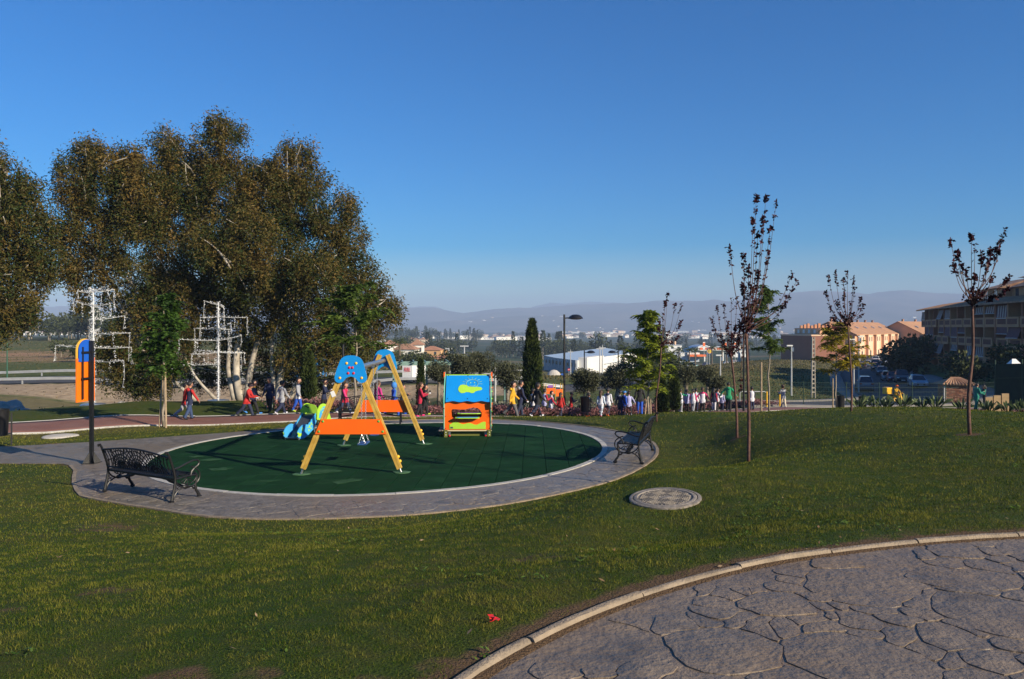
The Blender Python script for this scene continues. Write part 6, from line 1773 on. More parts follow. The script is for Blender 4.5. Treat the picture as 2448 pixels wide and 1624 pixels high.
# ------------------------------------------------------------------ apartment block on the right
M_REND = mat('render_ochre', (.40, .155, .080), .9, .10, .6, bump=.2, bscale=20)
M_REND2 = mat('render_cream', (.52, .27, .14), .9, .08, .6)
M_BRK = mat('brick_panel', (.17, .060, .036), .85, .2, 5, bump=.4, bscale=20)
M_ROOF = mat('clay_tiles', (.28, .14, .075), .85, rgb2=(.42, .25, .15), scale=1.3, bump=.5, bscale=8)
M_GLASS = mat('window_glass', (.035, .05, .07), .08, .2, 1, spec=.8)
M_GLASSL = mat('window_glass_pale', (.20, .28, .34), .12, .2, 1, spec=.8)
M_FRAME = mat('frame_white', (.62, .62, .60), .5, .05)
M_AWN = mat('awning_wine', (.14, .055, .060), .85, .15, 2); M_AWN2 = mat('awning_green', (.05, .085, .055), .85, .15, 2)
M_RAILM = mat('rail_dark', (.04, .03, .03), .5, .1)
M_CHIM = mat('chimney_terracotta', (.48, .22, .11), .9, .1, 2)
APT = densify([(56, 22), (58.5, 48), (60.5, 70), (63, 90), (67, 110), (73, 132), (81, 156)], 1.0)
_as = np.r_[0, np.cumsum(np.hypot(*np.diff(APT, axis=0).T))]
def apt_at(s): return np.array([np.interp(s, _as, APT[:, 0]), np.interp(s, _as, APT[:, 1])])
apt = empty('apartment_block', (66, 106, -2.5), 0, 'long curved ochre apartment block with balconies and tiled roof', 'building')
AB = Vector(apt.location)
EAVE, FLO = 6.5, (-2.3, .5, 3.3)
def apt_frame(s):
    p = apt_at(s); q = apt_at(min(s + .5, _as[-1])); r_ = apt_at(max(s - .5, 0)); t = Vector((q[0] - r_[0], q[1] - r_[1], 0)).normalized(); n = Vector((-t.y, t.x, 0))
    return Matrix(((t.x, -n.x, 0, p[0] - AB.x), (t.y, -n.y, 0, p[1] - AB.y), (0, 0, 1, -AB.z), (0, 0, 0, 1)))
# local bay frame: +x along the facade (away), -y out of the facade (towards the street), z world height
bay = 4.3; nb = int(_as[-1] / bay); rr = random.Random(5)
for k in range(nb):
    M_ = apt_frame((k + .5) * bay); detailed = k > 8
    w = MB(); w.M = M_; w.b2((-bay / 2 - .1, 1.5, -6.5), (bay / 2 + .1, 13.5, EAVE - .1)); w.build('wall', M_REND, apt)
    p = MB(); p.M = M_; p.b2((-bay / 2 - .18, -.25, -6.5), (-bay / 2 + .22, 1.5, EAVE - .12)); p.build('pillar', M_REND2 if k % 2 else M_REND, apt)
    for fi, fz in enumerate(FLO):
        kind = (k * 2 + fi) % 5 if detailed else 0
        b = MB(); b.M = M_; b.b2((-bay / 2 + .22, -.55 if kind in (1, 3) else -.2, fz - .28), (bay / 2 - .18, 1.5, fz)); b.b2((-bay / 2 + .22, -.55 if kind in (1, 3) else -.2, fz - .02), (bay / 2 - .18, -.40 if kind in (1, 3) else -.05, fz + 1.0))
        bo = b.build('balcony', M_REND2, apt)
        if detailed:
            yb = -.565 if kind in (1, 3) else -.215
            q = MB(); q.M = M_; q.b2((-bay / 2 + .7, yb, fz + .12), (bay / 2 - .66, yb + .03, fz + .82)); q.build('brick_inset', M_BRK, bo)
            c = MB(); c.M = M_; c.b2((-bay / 2 + .2, yb - .03, fz + 1.0), (bay / 2 - .16, yb + .24, fz + 1.07)); c.build('coping', M_REND2, bo)
        for wx, ww, hh in ((-1.1, 1.2, 2.15), (.75, 1.5, 2.15)):
            q = MB(); q.M = M_; q.b2((wx - ww / 2, 1.42, fz + .05), (wx + ww / 2, 1.485, fz + hh)); wo = q.build('window', M_GLASSL if rr.random() < .3 else M_GLASS, apt)
            if detailed:
                f = MB(); f.M = M_
                for x0 in (-ww / 2, -.03, ww / 2 - .06): f.b2((wx + x0, 1.38, fz + .03), (wx + x0 + .06, 1.425, fz + hh + .03))
                f.b2((wx - ww / 2, 1.381, fz + hh - .03), (wx + ww / 2, 1.426, fz + hh + .04)); f.build('frame', M_FRAME, wo)
        if kind in (2, 4) or (detailed and rr.random() < .22):
            a = MB(); a.M = M_; drop = rr.choice((1.7, 1.5, 1.0)); ow = -.12 - rr.choice((.12, .12, .55)); n = 9; mm = [M_AWN, mat('awning_stripe', (.42, .36, .33), .85) if 'awning_stripe' not in bpy.data.materials else bpy.data.materials['awning_stripe']]
            for q in range(n):
                x0 = -bay / 2 + .3 + (bay - .6) * q / n; x1 = x0 + (bay - .6) / n
                a._add([(x0, -.1, fz + 2.62), (x1, -.1, fz + 2.62), (x1, ow, fz + 2.62 - drop), (x0, ow, fz + 2.62 - drop), (x0, -.08, fz + 2.58), (x1, -.08, fz + 2.58), (x1, ow + .02, fz + 2.58 - drop), (x0, ow + .02, fz + 2.58 - drop)], [(0, 1, 2, 3), (4, 7, 6, 5), (0, 4, 5, 1), (3, 2, 6, 7)], q % 2 if fi != 1 else 0)
            ao = a.build('awning', mm, apt); bar_ = MB(); bar_.M = M_; bar_.cyl((-bay / 2 + .3, ow - .01, fz + 2.6 - drop), (bay / 2 - .3, ow - .01, fz + 2.6 - drop), .04, n=6); bar_.build('awning_bar', M_FRAME, ao)
    # eaves roof: tile courses as ridged strips
    r_ = MB(); r_.M = M_; nt_ = 13
    for q in range(nt_):
        x0 = -bay / 2 + bay * q / nt_; x1 = x0 + bay / nt_; xm = (x0 + x1) / 2
        for (y0, z0), (y1, z1) in (((-1.1, EAVE - .25), (3.4, EAVE + .80)),):
            r_._add([(x0, y0, z0), (xm, y0, z0 + .11), (x1, y0, z0), (x0, y1, z1), (xm, y1, z1 + .11), (x1, y1, z1), (x0, y0, z0 - .14), (x1, y0, z0 - .14), (x0, y1, z1 - .14), (x1, y1, z1 - .14)], [(0, 1, 4, 3), (1, 2, 5, 4), (0, 6, 7, 2, 1), (6, 8, 9, 7)])
    r_.build('roof_tiles', M_ROOF, apt)
    if k >= 4:
        t = MB(); t.M = M_; hgt = 3.4 if k < nb - 11 else (2.4 if k < nb - 6 else .55); back = 3.3 + (1.4 if k % 4 < 2 else 0)
        t.b2((-bay / 2 - .05, back, EAVE), (bay / 2 + .05, 12, EAVE + hgt)); to = t.build('attic', M_REND2, apt)
        if hgt > 1:
            rt = MB(); rt.M = M_; rt._add([(-bay / 2 - .3, back - .7, EAVE + hgt - .15), (bay / 2 + .3, back - .7, EAVE + hgt - .15), (bay / 2 + .3, 8.2, EAVE + hgt + 1.5), (-bay / 2 - .3, 8.2, EAVE + hgt + 1.5), (bay / 2 + .3, 12.6, EAVE + hgt - .1), (-bay / 2 - .3, 12.6, EAVE + hgt - .1)], [(0, 1, 2, 3), (3, 2, 4, 5), (0, 3, 5), (1, 4, 2), (0, 5, 4, 1)]); rt.build('attic_roof', M_ROOF, to)
            wn_ = MB(); wn_.M = M_; wn_.b2((-.6, back - .03, EAVE + .9), (.6, back + .03, EAVE + 2.1)); wn_.build('window', M_GLASS, to)

# ------------------------------------------------------------------ terraced houses and the terracotta block
def oriented(A, B):
    """frame with x along A->B, y to the back (right of travel turned left), z up"""
    A, B = Vector((*A, 0)), Vector((*B, 0)); t = (B - A).normalized(); n = Vector((-t.y, t.x, 0)); return t, n, (B - A).length
M_TOWN = mat('render_salmon', (.62, .34, .19), .9, .08, .3); M_TOWN2 = mat('render_pale_salmon', (.74, .50, .33), .9, .06, .3); M_TROOF = mat('town_roof', (.40, .21, .11), .9, .12, .5, bump=.4, bscale=5)
def terrace(A, B, zb, ze, zr, depth, label, units, name='terraced_houses'):
    t, n, L = oriented(A, B); root = empty(name, (A[0], A[1], zb), math.atan2(t.y, t.x), label, 'building', 'terraced houses beyond the street')
    H = ze - zb; Hr = zr - zb
    w = MB(); w.b2((0, .01, -2), (L, depth, H)); w._add([(0, 0, H), (0, depth, H), (0, depth / 2, Hr - .25), (L, 0, H), (L, depth, H), (L, depth / 2, Hr - .25)], [(0, 1, 2), (3, 5, 4)]); w.build('wall', M_TOWN, root)
    r_ = MB(); r_._add([(-.5, -.7, H - .25), (L + .5, -.7, H - .25), (L + .5, depth / 2, Hr), (-.5, depth / 2, Hr), (L + .5, depth + .7, H - .25), (-.5, depth + .7, H - .25), (-.5, -.7, H - .5), (L + .5, -.7, H - .5), (-.5, depth + .7, H - .5), (L + .5, depth + .7, H - .5), (-.5, depth / 2, Hr - .3), (L + .5, depth / 2, Hr - .3)], [(0, 1, 2, 3), (3, 2, 4, 5), (0, 6, 7, 1), (0, 3, 10, 6), (3, 5, 8, 10), (1, 7, 11, 2), (2, 11, 9, 4)]); ro = r_.build('roof', M_TROOF, root)
    u = L / units
    for k in range(units):
        x = (k + .5) * u
        b = MB(); b.b2((x - u * .30, -.9, -2), (x + u * .22, .02, H - .55)); bo = b.build('bay', M_TOWN2, root)
        c = MB(); c.b2((x - u * .33, -1.0, H - .62), (x + u * .25, .02, H - .42)); c.build('cornice', M_TOWN2, bo)
        for (wx, wz, ww, hh) in ((x - u * .17, H - 2.6, .9, 1.5), (x + u * .10, H - 2.6, .9, 1.5), (x - u * .04, .3, 1.6, 2.0)):
            g = MB(); g.b2((wx - ww / 2, -.95, wz), (wx + ww / 2, -.88, wz + hh)); go = g.build('window', M_GLASS, bo); f = MB(); f.b2((wx - ww / 2 - .1, -.97, wz - .12), (wx + ww / 2 + .1, -.885, wz - .01)); f.build('sill', M_FRAME, go)
        g = MB(); g.b2((x + u * .30, -.06, H - 2.6), (x + u * .42, .03, H - 1.1)); g.build('window', M_GLASS, root)
        ch = MB(); yy = depth * .55; ch.b2((x - .35, yy - .3, Hr - 1.2), (x + .35, yy + .3, Hr + .7)); ch.b2((x - .45, yy - .4, Hr + .7), (x + .45, yy + .4, Hr + .82)); ch.build('chimney', M_CHIM, ro)
        sk_ = MB(); zz = Hr - (Hr - H) * .5; sk_.box((x, depth * .22, (H + Hr) / 2 + .08), (1.0, 1.3, .12), Matrix.Rotation(math.atan2(Hr - H, depth / 2), 3, 'X')); sk_.build('skylight', M_GLASSL, ro)
    return root
terrace((108, 247), (150, 303), -7, .9, 4.8, 16, 'nearer salmon terrace with brown tiled roof and skylights', 6)
terrace((152, 292), (196, 330), -7, 1.0, 5.2, 16, 'farther salmon terrace beside the apartment block', 5)
def blk(A, B, depth, zb, zt, label):
    t, n, L = oriented(A, B); root = empty('terracotta_block', (A[0], A[1], zb), math.atan2(t.y, t.x), label, 'building'); H = zt - zb
    w = MB(); w.b2((0, 0, -3), (L, depth, H)); w.build('wall', mat('terracotta_render', (.27, .115, .075), .9, .08, .3), root)
    c = MB(); c.b2((-.15, -.15, H), (L + .15, depth + .15, H + .35)); c.build('parapet', M_TOWN2, root)
    up = MB(); up.b2((L * .15, depth * .3, H + .35), (L * .95, depth * .98, H + 2.2)); uo = up.build('roof_storey', M_TOWN, root)
    for k in range(4):
        g = MB(); g.b2((L * .15 + (k + .6) * L * .17, depth * .3 - .06, H + .7), (L * .15 + (k + .6) * L * .17 + 1.2, depth * .3 + .02, H + 1.8)); g.build('window', M_FRAME, uo)
    for k in range(9):
        ch = MB(); x = L * .06 + L * .9 * k / 8; ch.b2((x - .35, depth * .6 - .35, H + .3), (x + .35, depth * .6 + .35, H + 3.0 + .3 * (k % 3))); ch.build('chimney', M_CHIM, root)
    return root
blk((82.6, 241), (84.8, 222), 10, -8, .5, 'plain terracotta block with a row of chimneys')
# ------------------------------------------------------------------ white store with pale blue roof
M_CLAD = mat('white_cladding', (.70, .69, .66), .6, .05, .2); M_CLAD_GREYSHADE = mat('grey_and_shade_cladding', (.30, .34, .38), .6, .06, .2); M_SROOF = mat('roof_sheet_blue', (.38, .48, .58), .5, .06, .1)
store = empty('store_building', (20.9, 254, -13), 0, 'large white store with pale blue roof and shade-coloured side wall', 'building')
SB = Vector(store.location); fp = [(20.9, 254), (11.75, 290), (47.2, 399), (53, 333)]; zt = -7.8
q = [Vector((x, y, 0)) - Vector((SB.x, SB.y, 0)) for x, y in fp]
def wallq(a, b, z0, z1, m, name, th=.4):
    mb = MB(); d_ = (b - a).normalized(); nn = Vector((-d_.y, d_.x, 0)) * th; mb._add([a + Vector((0, 0, z0)), b + Vector((0, 0, z0)), b + Vector((0, 0, z1)), a + Vector((0, 0, z1)), a + nn + Vector((0, 0, z0)), b + nn + Vector((0, 0, z0)), b + nn + Vector((0, 0, z1)), a + nn + Vector((0, 0, z1))], [(0, 1, 2, 3), (4, 7, 6, 5), (3, 2, 6, 7), (0, 3, 7, 4), (1, 5, 6, 2)]); return mb.build(name, m, store)
z0 = -4; z1 = zt - SB.z
lw = wallq(q[1], q[0], z0, z1, M_CLAD_GREYSHADE, 'side_wall'); rw_ = wallq(q[0], q[3], z0, z1, M_CLAD, 'front_wall'); wallq(q[3], q[2], z0, z1, M_CLAD, 'far_wall'); wallq(q[2], q[1], z0, z1, M_CLAD_GREYSHADE, 'back_wall')  # side wall's shade is put into its colour: grey in place of white
rf = MB(); rf._add([q[0] + Vector((0, 0, z1 - .5)), q[3] + Vector((0, 0, z1 - .5)), q[2] + Vector((0, 0, z1 + .3)), q[1] + Vector((0, 0, z1 + .3))], [(0, 1, 2, 3)]); rf.build('roof', M_SROOF, store)
for k in range(9):
    a = q[1].lerp(q[0], (k + .5) / 9); d_ = (q[0] - q[1]).normalized(); nn = Vector((d_.y, -d_.x, 0)); g = MB(); g.bar(a + nn * .12 + Vector((0, 0, z1 - .4)), a + nn * .12 + Vector((0, 0, z1 - 3.2)), .16, .2, up=nn); g.build('panel_joint', M_CLAD, lw)
    g = MB(); g.bar(a + d_ * 1.4 + nn * .10 + Vector((0, 0, z1 - 1.0)), a + d_ * 1.4 + nn * .10 + Vector((0, 0, z1 - 2.2)), 1.2, .12, up=nn); g.build('window', M_GLASS, lw)
ent = MB(); d_ = (q[3] - q[0]).normalized(); nn = Vector((d_.y, -d_.x, 0)); c0 = q[0] + d_ * 2; c1 = q[0] + d_ * 22
ent._add([c0 + Vector((0, 0, z0)), c1 + Vector((0, 0, z0)), c1 + nn * 3 + Vector((0, 0, z0)), c0 + nn * 3 + Vector((0, 0, z0)), c0 + Vector((0, 0, z1 + .9)), c1 + Vector((0, 0, z1 + .9)), c1 + nn * 3 + Vector((0, 0, z1 + .9)), c0 + nn * 3 + Vector((0, 0, z1 + .9))], [(0, 3, 2, 1), (4, 5, 6, 7), (0, 1, 5, 4), (1, 2, 6, 5), (2, 3, 7, 6), (3, 0, 4, 7)]); ent.build('entrance_block', M_CLAD, store)
for k in range(5):
    a = q[0] + d_ * (28 + k * 11) + nn * .2; g = MB(); g.bar(a + Vector((0, 0, z1 - 5.2)), a + d_ * 3 + Vector((0, 0, z1 - 5.2)), .15, 1.6); g.build('window', M_GLASS, rw_)
g = MB(); a = q[0] + d_ * 23 + nn * .25; g.bar(a + Vector((0, 0, z1 - 2.6)), q[3] + nn * .25 + Vector((0, 0, z1 - 2.6)), .2, .25); g.build('band', M_CLAD_GREYSHADE, rw_)

# ------------------------------------------------------------------ petrol station
M_PORANGE = mat('station_orange', (.80, .16, .02), .5, .05); M_PWHITE = mat('station_white', (.76, .76, .74), .5, .04); M_PMETAL = mat('station_roof', (.50, .54, .58), .4, .06, .3, metal=.3)
gs = gp(1665, 470); sta = empty('petrol_station', gs, 0, 'petrol station with arched white canopy and orange band', 'building')
zc_ = EYE - 470 * (838 - HZ) / F - gs.z; xx = lambda p: 470 * (p - CX) / F - gs.x
v = MB(); n = 14; x0, x1 = xx(1634), xx(1694); vs = []; fs = []
for k in range(n + 1):
    t = k / n; x = x0 + (x1 - x0) * t; z = zc_ - 3.0 + 6.2 * math.sin(math.pi * (t * .62 + .02)); vs += [(x, -6 + 3 * t, z), (x, 16, z), (x, -6 + 3 * t, z - .7), (x, 16, z - .7)]
for k in range(n):
    a = 4 * k; fs += [(a, a + 4, a + 5, a + 1), (a, a + 2, a + 6, a + 4), (a + 2, a + 3, a + 7, a + 6)]
v._add(vs, fs); v.build('arched_roof', M_PMETAL, sta)
c = MB(); c.b2((xx(1664), -5, zc_), (xx(1736), 14, zc_ + 2.1)); co_ = c.build('canopy', M_PWHITE, sta)
c = MB(); c.b2((xx(1668), -5.15, zc_ + .55), (xx(1736) + .1, -5.0, zc_ + 1.75)); bo_ = c.build('orange_band', M_PORANGE, co_)
c = MB(); c.b2((xx(1698), -5.3, zc_ + .35), (xx(1708), -5.14, zc_ + 1.9)); lg_ = c.build('logo_panel', M_PWHITE, co_)
c = MB(); c.box((xx(1703), -5.34, zc_ + 1.15), (1.1, .1, .9), Matrix.Rotation(R(30), 3, 'Y')); c.build('logo_mark', M_PORANGE, lg_)
for p_ in (1684, 1728):
    c = MB(); c.b2((xx(p_) - .3, -1, -1), (xx(p_) + .3, -.4, zc_)); c.build('column', M_PWHITE, sta)
c = MB(); c.b2((xx(1594), -8, -1), (xx(1664), 6, 5.2)); so_ = c.build('shop', mat('shop_blue_grey', (.42, .47, .53), .6, .05, .2), sta)
c = MB(); c.b2((xx(1620), -8.3, 3.6), (xx(1664) + .2, 6.2, 5.6)); c.build('shop_fascia', M_PWHITE, so_)
c = MB(); c.b2((xx(1636), -12, 3.4), (xx(1676), -8.4, 4.6)); c.build('side_canopy', M_PORANGE, so_)
for k in range(4):
    c = MB(); x = xx(1599 + k * 5.2); c.b2((x, -8.06, .3), (x + .7, -7.95, 2.8)); c.build('window', M_GLASS, so_)
def pole_sign(px, d, ytop, ybot, wpx, label, parts):
    b = gp(px, d); root = empty('pole_sign', b, 0, label, 'sign'); zt_ = EYE - d * (ytop - HZ) / F - b.z; zb_ = EYE - d * (ybot - HZ) / F - b.z; w_ = wpx * d / F
    p = MB(); p.cyl((0, .15, -.3), (0, .15, zt_), .12, n=8); p.build('pole', M_STEEL, root)
    f = MB(); f.b2((-w_ / 2, -.12, zb_), (w_ / 2, .05, zt_)); fo = f.build('panel', parts[0], root)
    return root, fo, w_, zb_, zt_
root, fo, w_, zb_, zt_ = pole_sign(1696, 300, 834, 846.5, 12, 'square blue shop sign with yellow disc', [mat('sign_blue', (.01, .07, .35), .5)])
for r_, y_, m_ in ((.44, -.14, mat('sign_yellow', (.80, .58, .02), .5)), (.40, -.15, M_PORANGE), (.35, -.16, bpy.data.materials['sign_yellow'])):
    c = MB(); c.prism([(w_ * r_ * math.cos(a), (zb_ + zt_) / 2 + w_ * r_ * math.sin(a)) for a in np.linspace(0, 6.283, 21)[:-1]], lambda a, b, t: Vector((a, y_ + t, b)), .01); c.build('disc', m_, fo)
c = MB(); c.b2((-w_ * .16, -.175, (zb_ + zt_) / 2 - .35), (-w_ * .06, -.165, (zb_ + zt_) / 2 + .35)); c.b2((-w_ * .06, -.175, (zb_ + zt_) / 2 - .35), (w_ * .14, -.165, (zb_ + zt_) / 2 - .18)); c.build('letter', bpy.data.materials['sign_blue'], fo)
for px, ln in ((1683, 'left'), (1734, 'middle'), (1758, 'right')):
    r2, f2, w2_, zb2, zt2 = pole_sign(px, 455, 818, 836, 5.5, 'orange and white banner sign, %s one of three at the station' % {'left': 'leftmost', 'middle': 'middle', 'right': 'rightmost'}[ln], [M_PWHITE])
    c = MB(); c.b2((-w2_ * .5, -.14, zt2 - 2.4), (w2_ * .5, -.125, zt2 - .4)); c.build('orange_field', M_PORANGE, f2)
for px, wpx, yt, yb, lb in ((1600, 60, 826, 833, 'low white works building left of the station'), (1770, 40, 838, 852, 'low white building right of the station')):
    b = gp(px, 560); w_ = wpx * 560 / F; root = empty('works_building', b, 0, lb, 'building'); zt_ = EYE - 560 * (yt - HZ) / F - b.z
    m_ = MB(); m_.b2((-w_ / 2, 0, -2), (w_ / 2, 14, zt_)); wo_ = m_.build('wall', M_PWHITE, root); m_ = MB(); m_.b2((-w_ / 2 - .3, -.3, zt_), (w_ / 2 + .3, 14.3, zt_ + .4)); m_.build('roof', M_CLAD_GREYSHADE, root)
    for k in range(4):
        g = MB(); x = -w_ / 2 + w_ * (k + .5) / 4; g.b2((x - .9, -.06, zt_ - 2.4), (x + .9, .03, zt_ - 1.0)); g.build('window', M_GLASS, wo_)
    for k in range(2):
        m_ = MB(); m_.cyl((w_ * (.05 + .22 * k), 4, zt_ - .5), (w_ * (.05 + .22 * k), 4, zt_ + 3.2), .8, n=10); m_.build('tank', M_TOWN2, root)

# ------------------------------------------------------------------ villa and white house in the middle distance
def hip(mb, x0, x1, y0, y1, z, h, o=.5):
    mb._add([(x0 - o, y0 - o, z), (x1 + o, y0 - o, z), (x1 + o, y1 + o, z), (x0 - o, y1 + o, z), ((x0 + x1) / 2 - max(0, (x1 - x0 - (y1 - y0)) / 2), (y0 + y1) / 2, z + h), ((x0 + x1) / 2 + max(0, (x1 - x0 - (y1 - y0)) / 2), (y0 + y1) / 2, z + h)], [(0, 1, 5, 4), (1, 2, 5), (2, 3, 4, 5), (3, 0, 4), (0, 3, 2, 1)])
b = gp(1045, 400); b.z = EYE - 400 * (862 - HZ) / F
vil = empty('villa', b, R(-8), 'sandy orange villa with tiled hip roofs and a terrace', 'building')
M_VIL = mat('villa_wall', (.60, .36, .16), .9, .08, .4); M_VROOF = mat('villa_roof', (.38, .17, .09), .9, .12, .6)
for (x0, x1, y0, y1, zb, zt_, rh) in ((-9, 1, 2, 10, -6, 5.2, 2.0), (-11, 4, 0, 12, -6, 1.6, 1.6), (0, 8, -3, 6, -6, .8, 1.6), (5, 11, -5, 2, -6, -.8, 0)):
    m_ = MB(); m_.b2((x0, y0, zb), (x1, y1, zt_)); wo_ = m_.build('wall', M_VIL, vil)
    if rh: m_ = MB(); hip(m_, x0, x1, y0, y1, zt_, rh); m_.build('roof', M_VROOF, vil)
    for k in range(2):
        g = MB(); x = x0 + (x1 - x0) * (k + .5) / 2; g.b2((x - .6, y0 - .05, zt_ - 2.3), (x + .6, y0 + .03, zt_ - .8)); g.build('window', M_GLASS, wo_)
m_ = MB(); m_.b2((4, 1, -1), (5, 2, 5.4)); m_.build('chimney', M_VIL, vil)
ter = MB()
for k in range(5): ter.b2((5 + 1.4 * k, -5.1, -.8), (5.25 + 1.4 * k, -4.9, .8))
ter.b2((5, -5.15, .8), (11, -4.85, 1.1)); ter.build('terrace_railing', M_TOWN2, vil)
def house_mesh(seed, wallm, roofm, win=True):
    rr = random.Random(seed); mb = MB(); w, d_, h = rr.uniform(9, 14), rr.uniform(8, 11), rr.uniform(4.5, 7.5)
    return w, d_, h
def house(b, w, d_, h, wm, rm, label, grp, rz=0, name='white_house'):
    root = empty(name, b, rz, label, 'building', grp); m_ = MB(); m_.b2((-w / 2, -d_ / 2, -3), (w / 2, d_ / 2, h)); wo_ = m_.build('wall', wm, root)
    m_ = MB(); hip(m_, -w / 2, w / 2, -d_ / 2, d_ / 2, h, 1.8, .4); m_.build('roof', rm, root)
    for k in range(2):
        for z in ((h - 2.2,) if h < 4.2 else (h - 2.2, h - 5)):
            g = MB(); x = -w / 2 + w * (k + .5) / 2; g.b2((x - .5, -d_ / 2 - .05, z), (x + .5, -d_ / 2 + .03, z + 1.3)); g.build('window', M_GLASS, wo_)
    return root
M_WWALL = mat('whitewash', (.80, .77, .70), .9, .06, .3); M_CWALL = mat('cream_wall', (.62, .50, .36), .9, .08, .3); M_HROOF = mat('house_roof', (.34, .18, .11), .9, .12, .5)
bb_ = gp(932, 260); house(bb_, 8, 8, EYE - 260 * (826 - HZ) / F - bb_.z, M_WWALL, M_HROOF, 'white two-storey house peeking from behind the eucalyptus', 'houses near the valley road', R(15))
bb_ = gp(972, 250); house(bb_, 7, 5, 2.6, M_WWALL, M_HROOF, 'low white ruin left of the villa', 'houses near the valley road', R(-10)); bb_ = gp(998, 255); house(bb_, 4, 4, 4.5, M_WWALL, M_HROOF, 'small white outbuilding right beside the villa', 'houses near the valley road', 0)
for px, w_, lb in ((987, 20, 'long pale farm building on the ridge, left of two'), (1013, 18, 'long pale farm building on the ridge, right of two')):
    bb_ = gp(px, 760); bb_.z = EYE - 760 * (824 - HZ) / F; house(bb_, w_ * .55, 9, 5.0, M_CWALL, M_HROOF, lb, 'ridge farm buildings')
# ------------------------------------------------------------------ far towns: small houses, copied
def far_mesh(w, d_, h, rh):
    m_ = MB(); m_.b2((-w / 2, -d_ / 2, -4), (w / 2, d_ / 2, h), 0); m_.mi = 1; hip(m_, -w / 2, w / 2, -d_ / 2, d_ / 2, h, rh, .3); m_.mi = 2
    for k in range(max(2, int(w // 5))):
        x = -w / 2 + w * (k + .5) / max(2, int(w // 5)); m_.b2((x - .7, -d_ / 2 - .08, h * .45), (x + .7, -d_ / 2 + .02, h * .45 + 1.4))
    return m_
protos = [far_mesh(12, 9, 6, 2.2).build('town_house', [M_WWALL, M_HROOF, M_GLASS]), far_mesh(26, 14, 8, .6).build('town_house', [M_WWALL, M_CLAD_GREYSHADE, M_GLASS]), far_mesh(16, 10, 9, 2.2).build('town_house', [M_CWALL, M_HROOF, M_GLASS])]
used = [0, 0, 0]
TOWN = [('in the town beside the light tree', 20, 190, 1300, 2500, 60), ('in the far town between playhouse and lamp', 1000, 1300, 1500, 3600, 75), ('in the far town above the white store', 1330, 1560, 2200, 4300, 60),
        ('in the far town above the petrol station', 1560, 1900, 2000, 4300, 85), ('in the far town above the salmon terraces', 1880, 2260, 1600, 4300, 90), ('at the foot of the mountains', 1100, 2250, 4300, 4900, 50)]
for lb, p0, p1, d0, d1, n in TOWN:
    for k in range(n):
        px = random.uniform(p0, p1); d = 1 / random.uniform(1 / d1, 1 / d0); x = d * (px - CX) / F
        if mnoise.noise((x * .004, d * .002, 6.6)) < -.15: continue
        i = random.choice((0, 0, 1, 2)) if d > 1500 else 0
        o = protos[i] if not used[i] else protos[i].copy()
        if used[i]: col.objects.link(o)
        used[i] = 1; sc_ = random.uniform(.9, 1.7) * (.55 if d > 4000 else 1); o.location = (x, d, hill_z(x, d)); o.rotation_euler = (0, 0, random.uniform(-.7, .7)); o.scale = (sc_ * random.uniform(.9, 1.5), sc_, sc_ * .7)
        tag(o, ('tiny whitewashed house ', 'tiny long pale shed ', 'tiny cream block ')[i] + lb, 'building', 'houses ' + lb)
